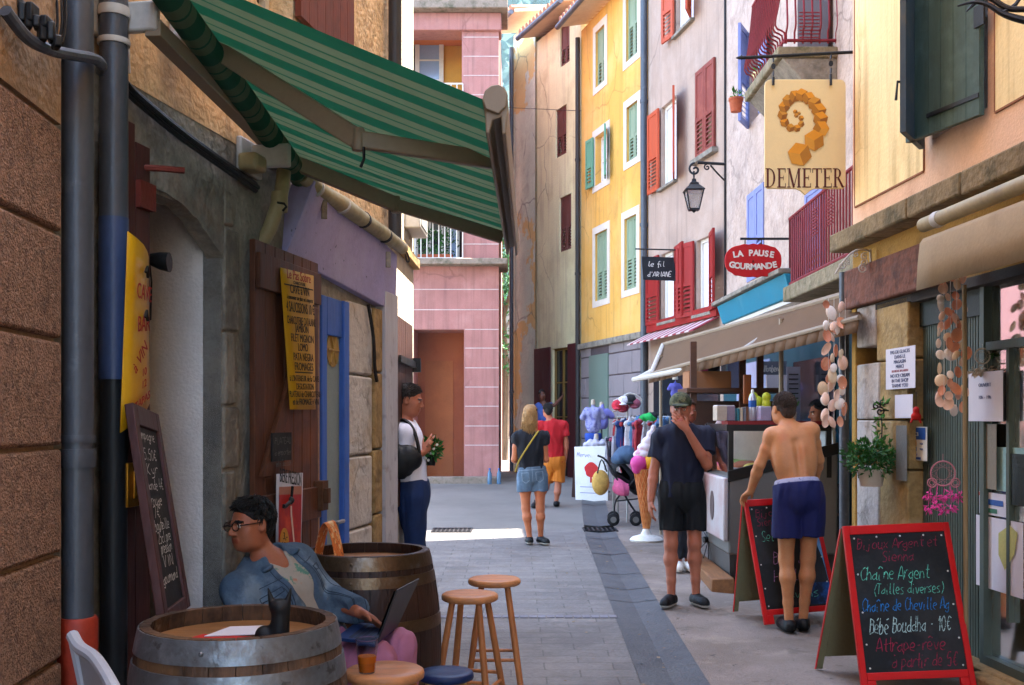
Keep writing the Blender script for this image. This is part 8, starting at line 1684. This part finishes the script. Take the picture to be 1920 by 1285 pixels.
def rail(label, x0, x1, yr, d0, d1, n, hl, seed):
    rg = random.Random(seed); a, b = P(x0, yr, d0), P(x1, yr, d1); rt = thing('clothes_rail', label, 'clothes rail', V((a.x + b.x) / 2, (a.y + b.y) / 2, gz(d0)), 'clothes rails'); mb = MB(); mb.tube([a, b], .014, 8)
    for e in (a, b): mb.tube([V(e.x, e.y, gz(e.y)), e], .014, 8)
    mb.build('rail', m_steel, rt); gl = []
    for i in range(n):
        p = a.lerp(b, (i + .5) / n); ci = rg.randrange(len(gcol)); ln = hl * rg.uniform(.75, 1.15); dd = (b - a).normalized(); sd_ = V(-dd.y, dd.x, 0)
        g = thing('garment', f'{gcol[ci][1]} garment on a hanger, one of the clothes on the ' + ('front' if seed == 1 else 'rear') + ' rail', 'garment', p, 'clothes hung on the ' + ('front' if seed == 1 else 'rear') + ' rail')
        S = Sdf(); S.cap(p - sd_ * .17 + V(0, 0, -.1), p + V(0, 0, -.05), .02, .025, .02).cap(p + sd_ * .17 + V(0, 0, -.1), p + V(0, 0, -.05), .02, .025, .02)
        M_ = np.array([dd, sd_, V(0, 0, 1)], np.float32); S.ell(p + V(0, 0, -.1 - ln / 2), (.03, .17 * rg.uniform(.8, 1.1), ln * .62), .03, M_); sdf_obj(S, 'cloth', mgs[ci], g, .015, planes=[(p + V(0, 0, -.1 - ln * .97), V(0, .1, -1))], wr=.012, seed=i, wf=34, wax=(1, 1, .1))
        MB().tube([p + V(0, 0, .03), p + V(0, 0, -.06)], .004, 5).build('hanger', m_steel, g)
rail('waist high clothes rail crowded with garments left of the dark-shirted man', 1150, 1198, 812, 16.2, 15.6, 9, .5, 1)
rail('tall rear clothes rail with darker garments behind the giant cone', 1158, 1256, 782, 15.2, 14.2, 13, .55, 2)
hr = thing('hat_rack', 'triangular wire rack holding red and white caps above the clothes rails', 'rack', P(1185, 790, 15)); mb = MB(); mb.tube([P(1148, 772, 15), P(1198, 758, 15), P(1200, 746, 15), P(1182, 738, 15), P(1170, 742, 15)], .012, 6, sm=3); mb.tube([P(1150, 752, 15), P(1172, 742, 15)], .01, 6); mb.tube([P(1176, 742, 15), V(P(1176, 0, 15).x, 15, gz(15))], .014, 6); mb.build('wire', m_pipew, hr)
for i, (px, py, h_, lab) in enumerate(((1158, 760, 'b5283a', 'red and white child cap hung left on the wire rack'), (1170, 752, 'c9c4cc', 'white child cap hung in the middle of the wire rack'), (1182, 750, '1a1a1e', 'black cap on top of the wire rack'), (1190, 757, '8c4a5a', 'mauve cap hung right on the wire rack'), (1168, 764, '93273a', 'crimson cap hung low on the wire rack'))):
    S = Sdf(); c = P(px, py, 14.95); S.ell(c, (.085, .09, .075), .02).ell(c + V(-.02, -.1, -.05), (.06, .07, .012), .02); sdf_obj(S, 'cap', pm('cap_' + h_, h_, rough=.85, var=.4, sc=12), None, .013, origin=c, label=lab, cat='cap', group='caps on the wire rack')
for i, (px, py, h_, lab) in enumerate(((1216, 783, '1f9a4a', 'bright green folded top lying over the rear clothes rail'), (1232, 780, '16181c', 'black folded top lying over the rear clothes rail'))):
    S = Sdf(); c = P(px, py, 14.5); S.ell(c, (.13, .1, .06), .03).ell(c + V(.06, 0, -.03), (.08, .09, .07), .03); sdf_obj(S, 'folded_top', pm('fold_' + h_, h_, rough=.85, var=.2), None, .014, origin=c, label=lab, cat='garment', wr=.005)
for i, (px, h_, lab) in enumerate(((1318, 'b5407a', 'pink toy dangling under the stall awning edge'), (1334, '1b1b20', 'black pouch dangling under the stall awning edge'), (1300, '20202a', 'dark bag dangling at the left under the stall awning'))):
    S = Sdf(); c = P(px, 693, 11.8); S.ell(c, (.07, .06, .07), .02).ell(c + V(.05, 0, .03), (.04, .04, .04), .03); sdf_obj(S, 'hanging_toy', pm('toy_' + h_, h_, rough=.8, var=.3, sc=12), None, .013, origin=c, label=lab, cat='toy')
# ================================================================ people
m_tshd = pm('tee_navy', '14172a', rough=.85, var=.15, sc=6, fine=90, bump=.08, bsc=200); m_shblk = pm('shorts_black', '0f1114', rough=.8, var=.2, sc=6, bump=.08); m_shoeb = pm('shoe_black', '0e0e10', rough=.6, var=.3, bump=.2); m_solew = pm('sole_white', 'a8a298', rough=.7); m_soleb = pm('sole_black', '141414', rough=.8)
# --- man in dark T-shirt smoking
D = 8.6; q = lambda px, py, dy=0: P(px, py, D + dy); g0 = gz(D)
J = dict(pel=q(1278, 925), nk=q(1281, 803), hd=q(1276, 767, -.03), shL=q(1322, 818), shR=q(1240, 820), elL=q(1326, 872, -.12), wrL=q(1288, 806, -.2), elR=q(1226, 884, .02), wrR=q(1220, 938, -.04), hpL=q(1301, 930), hpR=q(1256, 930), knL=q(1302, 1018, -.02), knR=q(1258, 1020, -.02), anL=V(q(1305, 0).x, D, g0 + .08), anR=V(q(1258, 0).x, D - .02, g0 + .08), toL=V(q(1318, 0).x, D - .2, g0 + .03), toR=V(q(1240, 0).x, D - .17, g0 + .03))
hm = Human('person', 'man in navy T-shirt, black shorts and camouflage cap smoking a cigarette', V(q(1280, 0).x, D, g0), J, (-.18, -1, -.12), s=1.0, sk='a5634a', res=.0065, hands={'L': (V(-.62, -.05, .72), V(-.2, 1, .1), .45), 'R': (V(-.05, -.1, -1), V(1, .2, 0), .45)})
hm.body(); hm.top('t_shirt', m_tshd, hem=-.03, sleeve=.62, loose=.012, sl_r=.075); hm.bottoms('shorts', m_shblk, to=.72, r1=.098, r2=.08, flare=.012, inf=.022); hm.shoes(m_shoeb, m_solew); hm.hairdo('crop')
m_camo = pm('camouflage', '343a26', rough=.85, var=.15, sc=8, stain=[('55553a', 14, .5, .54, .9), ('1a1c14', 17, .55, .58, .9), ('6d6a55', 20, .6, .63, .7)])
S = Sdf(); S.ell(hm.hd(0, -.012, .045), (.09, .112, .092), .01, hm.H); S.ell(hm.hd(0, .115, .042), (.068, .07, .012), .015, hm.H); sdf_obj(S, 'cap', m_camo, hm.root, .006, planes=[(hm.hd(0, 0, .03), -hm.hu)])
MB().tube([hm.hd(.002, .105, -.06), hm.hd(.012, .16, -.05)], .0035, 8).build('cigarette', m_white, hm.root)
# --- shirtless man leaning on the board
D = 7.62; q = lambda px, py, dy=0: P(px, py, D + dy); g0 = gz(D)
J = dict(pel=q(1497, 930), nk=q(1481, 803, .1), hd=q(1469, 767, .16), shL=q(1448, 818, .08), shR=q(1520, 808, .1), elL=q(1424, 872, .1), wrL=q(1407, 922, .22), elR=q(1535, 862, .16), wrR=q(1527, 905, .38), hpL=q(1476, 936), hpR=q(1519, 936), knL=q(1474, 1048, .03), knR=q(1515, 1046, .03), anL=V(q(1478, 0).x, D - .02, g0 + .085), anR=V(q(1508, 0).x, D + .03, g0 + .085), toL=V(q(1474, 0).x, D + .16, g0 + .03), toR=V(q(1512, 0).x, D + .2, g0 + .03))
hm = Human('person', 'shirtless man in navy swim shorts seen from behind, leaning one hand on a chalkboard', V(q(1495, 0).x, D, g0), J, (-.28, 1, -.1), s=.98, sk='c08052', hair='3a281c', res=.0065, hands={'L': (V(-.35, .75, -.45), V(.3, -.3, -1), .7), 'R': (V(0, .8, -.5), V(-.4, -.2, -1), .5)})
hm.body(shirtless=True); m_swim = pm('swim_navy', '171a4a', rough=.8, var=.15, sc=6, bump=.1); hm.bottoms('swim_shorts', m_swim, top=.09, to=.62, r1=.11, r2=.1, flare=.022, inf=.026, wr=.005)
S = Sdf(); t_ = hm.J['pel'] + hm.tu * .095; S.ell(hm.J['pel'] + hm.tu * .06, (.166, .128, .15), .03, hm.P); sdf_obj(S, 'waistband', pm('waistband_pale', 'a9a6bd', rough=.8, stain=[('5a5a78', 30, .58, .6, .8)]), hm.root, .006, planes=[(t_ + hm.tu * .025, hm.tu), (t_ - hm.tu * .012, -hm.tu)])
hm.shoes(m_shoeb, m_soleb); hm.hairdo('crop')
# --- man with white T-shirt in profile
D = 7.85; q = lambda px, py, dy=0: P(px, py, D + dy); g0 = gz(D)
J = dict(pel=q(772, 925), nk=q(757, 795), hd=q(767, 751), shR=q(759, 812, -.17), shL=q(763, 812, .17), elR=q(756, 862, -.2), wrR=q(793, 848, -.08), elL=q(768, 862, .2), wrL=q(798, 852, .06), hpR=q(772, 932, -.09), hpL=q(773, 932, .09), knR=q(778, 1030, -.09), knL=q(781, 1030, .1), anR=V(q(772, 0).x, D - .09, g0 + .085), anL=V(q(775, 0).x, D + .1, g0 + .085), toR=V(q(800, 0).x, D - .1, g0 + .03), toL=V(q(803, 0).x, D + .12, g0 + .03))
hm = Human('person', 'man in white T-shirt and blue trousers in profile, holding a small plant', V(q(773, 0).x, D, g0), J, (1, -.08, -.18), s=.97, sk='a8654a', hair='2e2420', res=.0075, hands={'R': (V(.6, .1, .7), V(0, 1, .1), .6), 'L': (V(.8, -.2, .5), V(0, -1, .2), .6)})
hm.body(); hm.top('t_shirt', pm('tee_white', 'd6d4e2', rough=.85, var=.06, sc=6, bump=.06), hem=-.0, sleeve=.72, loose=.008, sl_r=.07, wr=.004); hm.bottoms('trousers', pm('trousers_blue', '10264f', rough=.75, var=.2, sc=5, bump=.1), to=1.92, inf=.024, r1=.105, wr=.006, ankle=.07); hm.shoes(m_shoeb, m_solew); hm.hairdo('short')
m_bagb = pm('bag_black', '0d0d10', rough=.5, var=.25, bump=.15); bgt = thing('shoulder_bag', 'black shoulder bag slung at the hip of the man in white', 'bag', q(755, 880, -.2)); S = Sdf(); S.ell(q(756, 862, -.24), (.13, .07, .11), .03).ell(q(748, 880, -.22), (.09, .07, .07), .04); sdf_obj(S, 'bag', m_bagb, bgt, .01, wr=.003)
mb = MB(); mb.tube([q(745, 792, -.1), q(757, 788, -.16), q(772, 800, -.2), q(783, 830, -.24), q(786, 860, -.25), q(778, 872, -.25)], .014, 6, sm=4); mb.tube([q(744, 850, -.2), q(742, 815, -.12), q(746, 795, -.06)], .012, 6, sm=3); mb.build('strap', m_bagb, bgt)
rg = random.Random(3); fp = thing('flower_plant', 'little leafy plant with white flowers held by the man in white', 'plant', q(808, 872, -.02)); MB().lathe([(.03, 0), (.045, .07)], q(808, 873, -.02), 14).build('pot', m_blk, fp); mb = MB(); leaves(mb, q(810, 845, -.02), (.065, .06, .08), 260, .05, rg); mb.build('foliage', m_leafd, fp, smooth=False); mb = MB()
for _ in range(9): mb.ball(q(808 + rg.uniform(-13, 13), 848 + rg.uniform(-18, 16), -.07), .012, 1)
mb.build('flower', m_white, fp)
# --- blonde woman from behind
D = 12.3; q = lambda px, py, dy=0: P(px, py, D + dy); g0 = gz(D)
J = dict(pel=q(998, 890), nk=q(992, 812), hd=q(994, 778, .01), shL=q(970, 820), shR=q(1018, 819), elL=q(964, 862, .0), wrL=q(972, 866, .22), elR=q(1024, 862, .0), wrR=q(1014, 862, .22), hpL=q(984, 893), hpR=q(1012, 893), knL=q(986, 953), knR=q(1013, 953), anL=V(q(993, 0).x, D, g0 + .085), anR=V(q(1014, 0).x, D + .05, g0 + .085), toL=V(q(990, 0).x, D + .17, g0 + .03), toR=V(q(1026, 0).x, D - .1, g0 + .03))
hm = Human('person', 'long-haired blonde woman in black top and denim shorts seen from behind', V(q(998, 0).x, D, g0), J, (.42, 1, .0), s=.93, sk='b56c48', hair='9c7546', res=.0085, female=True)
hm.body(); hm.top('top', pm('top_black', '15171f', rough=.85, var=.2), hem=.01, sleeve=.32, sl_r=.066); dsh = hm.bottoms('denim_shorts', pm('denim_blue', '526578', rough=.85, var=.25, sc=8, stain=[('7a93ab', 6, .52, .7, .6)]), to=.47, r1=.11, r2=.1, flare=.012, inf=.022, wr=.004); hm.shoes(m_shoeb, m_solew); hm.hairdo('long')
p_ = lambda a, b: hm.J['pel'] + hm.tr * a + hm.tu * b - hm.tf * .5
seams(dsh, [[p_(0, .09), p_(0, -.1)], [p_(-.15, .06), p_(.15, .06)]] + [[p_(s_ * .04, .03), p_(s_ * .12, .03), p_(s_ * .12, -.06), p_(s_ * .08, -.09), p_(s_ * .04, -.06), p_(s_ * .04, .03)] for s_ in (-1, 1)], hm.tf, .003, pm('denim_light', '8a9aa8', rough=.9, bump=0))
mb = MB(); mb.tube([q(1010, 808, -.1), q(1000, 822, -.145), q(985, 845, -.15), q(973, 865, -.14), q(966, 885, -.08)], .011, 6, sm=4); mb.build('bag_strap', pm('strap_yellow', '9c8430', rough=.7), hm.root)
mb = MB(); mb.tube([hm.hd(-.07, .06, .075), hm.hd(0, .1, .095), hm.hd(.07, .06, .075), hm.hd(.085, .0, .06)], .008, 6, sm=3); mb.build('sunglasses', m_blk, hm.root)
# --- man in red T-shirt walking away
D = 17; q = lambda px, py, dy=0: P(px, py, D + dy); g0 = gz(D)
J = dict(pel=q(1040, 868), nk=q(1034, 790), hd=q(1027, 770, .02), shL=q(1012, 798), shR=q(1056, 797), elL=q(1008, 832), wrL=q(1012, 862, .05), elR=q(1062, 830), wrR=q(1060, 860, .02), hpL=q(1030, 872), hpR=q(1050, 872), knL=q(1024, 915, .15), knR=q(1046, 915), anL=q(1006, 938, -.1), anR=V(q(1043, 0).x, D, g0 + .08), toL=q(1004, 950, -.15), toR=V(q(1046, 0).x, D + .16, g0 + .03))
hm = Human('person', 'man in red T-shirt and orange shorts walking away beyond the blonde woman', V(q(1040, 0).x, D, g0), J, (-.15, 1, 0), s=.98, sk='a8654a', hair='1c1613', res=.011)
hm.body(); hm.top('t_shirt', pm('tee_red', 'a3141c', rough=.85, var=.12), hem=.0, sleeve=.62, loose=.01, sl_r=.075); hm.bottoms('shorts', pm('shorts_orange', 'b5651a', rough=.85, var=.15), to=.72, r1=.105, r2=.095, flare=.015, inf=.024); hm.hairdo('crop'); hm.shoes(m_shoeb, m_soleb, name='sandal')
# --- person in the doorway of the beige house
D = 22.6; q = lambda px, py, dy=0: P(px, py, D + dy); g0 = .3
J = dict(pel=q(1022, 832), nk=q(1019, 757), hd=q(1016, 741, -.02), shL=q(1030, 762), shR=q(1010, 762), elL=q(1040, 760, -.1), wrL=q(1052, 746, .0), elR=q(1006, 790), wrR=q(1008, 812, -.1), hpL=q(1028, 836), hpR=q(1016, 836), knL=q(1028, 868), knR=q(1016, 868), anL=q(1028, 897), anR=q(1016, 897), toL=q(1029, 902, -.2), toR=q(1014, 902, -.2))
hm = Human('person', 'person in blue reaching out an arm to the glazed door of the beige house', q(1022, 905), J, (.3, -1, 0), s=.92, sk='6a4030', hair='17110e', res=.014)
hm.body(); hm.top('shirt', pm('shirt_blue', '4a62a8', rough=.85), hem=-.02, sleeve=.4); hm.bottoms('trousers', pm('trousers_dark', '22242c', rough=.85), to=1.95); hm.hairdo('crop')
# --- vendor behind the counter
D = 10.3; q = lambda px, py, dy=0: P(px, py, D + dy); g0 = gz(D)
J = dict(pel=q(1562, 925), nk=q(1550, 806), hd=q(1537, 774), shL=q(1552, 822, -.15), shR=q(1566, 820, .15), elL=q(1551, 872, -.16), wrL=q(1530, 892, -.1), elR=q(1566, 872, .15), wrR=q(1545, 892, .1), hpL=q(1560, 930, -.09), hpR=q(1563, 930, .09), knL=q(1560, 1000, -.09), knR=q(1563, 1000, .09), anL=V(q(1560, 0).x, D - .09, g0 + .085), anR=V(q(1563, 0).x, D + .09, g0 + .085), toL=V(q(1545, 0).x, D - .1, g0 + .03), toR=V(q(1548, 0).x, D + .1, g0 + .03))
hm = Human('person', 'dark-haired vendor in teal sleeveless top in profile behind the counter', V(q(1562, 0).x, D, g0), J, (-1, -.12, -.16), s=1., sk='9a5a3a', hair='120d0b', res=.009)
hm.body(); hm.top('vest', pm('vest_teal', '2a6a86', rough=.85, var=.15), hem=-.02, sleeve=.05, neck=.09); hm.bottoms('trousers', MATS['trousers_dark'], to=1.95); hm.shoes(m_shoeb, m_soleb); hm.hairdo('short')
# --- someone half hidden behind the man in the cap
D = 10.3; q = lambda px, py, dy=0: P(px, py, D + dy); g0 = gz(D)
J = dict(pel=q(1284, 915), nk=q(1287, 802), hd=q(1290, 771), shL=q(1312, 814), shR=q(1262, 814), elL=q(1314, 862), wrL=q(1304, 902, -.1), elR=q(1262, 862), wrR=q(1268, 902, -.1), hpL=q(1294, 920), hpR=q(1274, 920), knL=q(1292, 995), knR=q(1278, 995), anL=V(q(1290, 0).x, D, g0 + .085), anR=V(q(1272, 0).x, D, g0 + .085), toL=V(q(1294, 0).x, D - .17, g0 + .03), toR=V(q(1268, 0).x, D - .17, g0 + .03))
hm = Human('person', 'person in white shoes almost hidden behind the man in the camouflage cap', V(q(1284, 0).x, D, g0), J, (.3, -1, 0), s=.95, sk='8a4a34', hair='4a2f20', res=.01)
hm.body(); hm.top('t_shirt', pm('tee_dim', '4a4452', rough=.85), hem=-.02, sleeve=.5); hm.bottoms('trousers', MATS['trousers_dark'], to=1.9); hm.shoes(m_white, m_white); hm.hairdo('short')
# --- seated woman with the laptop
D = 4.62; q = lambda px, py, dy=0: P(px, py, D + dy); k = D / FPX
J = dict(pel=q(604, 1232, .02), nk=q(497, 1049, .0), hd=q(471, 984, -.03), shR=q(448, 1106, -.13), shL=q(553, 1056, .14), elR=q(474, 1190, -.2), wrR=q(590, 1212, -.2), elL=q(610, 1122, .1), wrL=q(672, 1148, -.06), hpR=q(616, 1248, -.08), hpL=q(634, 1238, .1), knR=q(712, 1236, -.2), knL=q(752, 1212, -.04), anR=q(700, 1390, -.2), anL=q(740, 1380, -.06), toR=q(745, 1415, -.26), toL=q(775, 1405, -.12))
hm = Human('person', 'seated woman in denim jacket and glasses looking aside, laptop on lap', V(q(560, 0).x, D, 0), J, (-.66, -.75, -.04), up=(-.1, 0, 1), s=.95, sk='9c5c40', hair='140e0c', res=.006, female=True, hands={'L': (V(.8, -.15, -.35), V(.1, -.5, -1), .45), 'R': (V(.9, .1, -.3), V(0, 0, -1), .5)})
hm.body(feet=True); m_den = pm('denim_jacket', '46586a', rough=.85, var=.3, sc=7, fine=90, bump=.2, bsc=160, stain=[('8296a5', 5, .5, .66, .7), ('2a3c50', 8, .55, .72, .5)]); m_inner = pm('tee_print', '9c9488', rough=.85, var=.1, stain=[('2f7a68', 12, .56, .6, .8), ('b0664a', 16, .62, .66, .7)])
hm.top('t_shirt', m_inner, hem=.0, sleeve=.05, inf=.007, neck=.08, vneck=.07, wr=.001)
def jk(S):
    J_ = hm.J; c_ = J_['pel'].lerp(J_['nk'], .64); a_ = J_['nk'] + hm.tf * .11 - hm.tu * .02; b_ = c_ + hm.tf * .18; S.cap(a_ + hm.tu * .06, a_, .05, .055, .01, sub=True).cap(a_, b_, .055, .07, .01, sub=True).cap(b_, J_['pel'] + hm.tf * .17, .07, .085, .01, sub=True)
jkt = hm.top('denim_jacket', m_den, hem=.02, sleeve=1.9, inf=.031, neck=.075, wr=.006, extra=jk, seed=4)
m_stitch = pm('denim_seam', '2c3a4a', rough=.9, var=.3, bump=0); T_ = lambda a, b: hm.J['pel'].lerp(hm.J['nk'], b) + hm.tr * a + hm.tf * .5
jl = []
for sg in (-1, 1):
    S = Sdf(); n0 = hm.J['nk']; S.cap(n0 + hm.tr * sg * .062 - hm.tf * .03 + hm.tu * .03, n0 + hm.tr * sg * .085 + hm.tf * .085 - hm.tu * .035, .034, .03, .02, flat=(hm.tu, .45)); sdf_obj(S, 'collar', m_den, hm.root, .006)
    jl += [[T_(sg * .075, .8), T_(sg * .17, .82)], [T_(sg * .1, .74), T_(sg * .17, .74), T_(sg * .165, .7), T_(sg * .135, .69), T_(sg * .105, .7), T_(sg * .1, .74)], [T_(sg * .1, .72), T_(sg * .1, .1)], [T_(sg * .16, .7), T_(sg * .14, .1)], [T_(sg * .088, .9), T_(sg * .09, .5), T_(sg * .1, .1)]]
seams(jkt, jl, -hm.tf, .0022, m_stitch)
hm.bottoms('trousers', pm('trousers_pink', 'a86a86', rough=.8, var=.12, sc=6, bump=.08), top=.08, to=1.9, r1=.1, inf=.026, wr=.009, ankle=.06); hm.shoes(m_white, m_white); hm.hairdo('short', .005)
mb = MB()
for sg in (-1, 1):
    o = hm.hd(sg * .032, .105, .002); mb.tube([o + (hm.hr * math.cos(a) * .026 + hm.hu * math.sin(a) * .019) * hm.s for a in [i * .3927 for i in range(17)]], .0028, 6); mb.tube([hm.hd(sg * .058, .1, .006), hm.hd(sg * .075, .05, .008), hm.hd(sg * .08, -.005, .01)], .003, 6)
mb.tube([hm.hd(-.008, .112, .004), hm.hd(.008, .112, .004)], .0028, 6); mb.build('glasses', pm('glasses_brown', '2a1512', rough=.3, bump=0), hm.root)
# her laptop
lp = thing('laptop', 'open dark laptop on the lap of the seated woman', 'laptop', q(690, 1195)); h0, h1 = q(706, 1203, -.3), q(742, 1175, -.02); t0, t1 = q(742, 1106, -.27), q(784, 1084, .0); e0, e1 = q(628, 1196, -.26), q(668, 1166, .02)
m_lapd = pm('laptop_dark', '15161a', rough=.35, var=.1, bump=0, spec=.5); m_lapb = pm('laptop_keys', '1a2238', rough=.5, var=.1, bump=0)
def slab(a, b, c, d, th, mb):
    n_ = (b - a).cross(d - a).normalized() * th; mb.hexa([a - n_, b - n_, c - n_, d - n_, a, b, c, d])
mb = MB(); slab(e0, h0, h1, e1, .014, mb); mb.build('base', pm('laptop_blue', '22386a', rough=.4, var=.1, bump=0, metal=.3), lp, bevel=.003)
mb = MB()
for i in range(5):
    for j in range(11):
        u0, u1, v0, v1 = .3 + .125 * i, .3 + .125 * i + .1, .06 + .08 * j, .06 + .08 * j + .065; g = lambda u, v: e0.lerp(h0, u).lerp(e1.lerp(h1, u), v) + V(0, 0, .002); mb.quad(g(u0, v0), g(u1, v0), g(u1, v1), g(u0, v1))
mb.build('keyboard', m_lapb, lp, smooth=False)
mb = MB(); slab(h0, t0, t1, h1, .008, mb); sc_ = mb.build('lid', m_lapd, lp, bevel=.003)
mb = MB(); n_ = (t0 - h0).cross(h1 - h0).normalized(); n_ = n_ if n_.x < 0 else -n_; g = lambda u, v: h0.lerp(h1, u).lerp(t0.lerp(t1, u), v) + n_ * .0095; mb.quad(g(.05, .08), g(.95, .08), g(.95, .94), g(.05, .94)); mb.build('screen', pm('screen_dark', '0b0c10', rough=.08, var=0, bump=0, spec=.7), sc_, smooth=False)
# stool under her
mb = MB(); p = hm.J['pel']; zs_ = p.z - .14
stool('stool the seated woman in denim sits on, hidden behind the near barrel', p.x + .03, p.y, zs_, .16, m_seatw, .2, group=None)
# ================================================================ thin summer haze that fades the wooded hill
mb = MB(); mb.hexa([V(-230, -20, -1.2), V(230, -20, -1.2), V(230, 560, -1.2), V(-230, 560, -1.2), V(-230, -20, 320), V(230, -20, 320), V(230, 560, 320), V(-230, 560, 320)])
hz = bpy.data.materials.new('haze_air'); hz.use_nodes = True; hz.node_tree.nodes.clear(); ho = hz.node_tree.nodes.new('ShaderNodeOutputMaterial'); pv_ = hz.node_tree.nodes.new('ShaderNodeVolumePrincipled')
pv_.inputs['Density'].default_value = .0003; pv_.inputs['Color'].default_value = (.62, .85, .95, 1); hz.node_tree.links.new(pv_.outputs[0], ho.inputs['Volume'])
mb.build('haze', hz, kind='stuff', smooth=False)
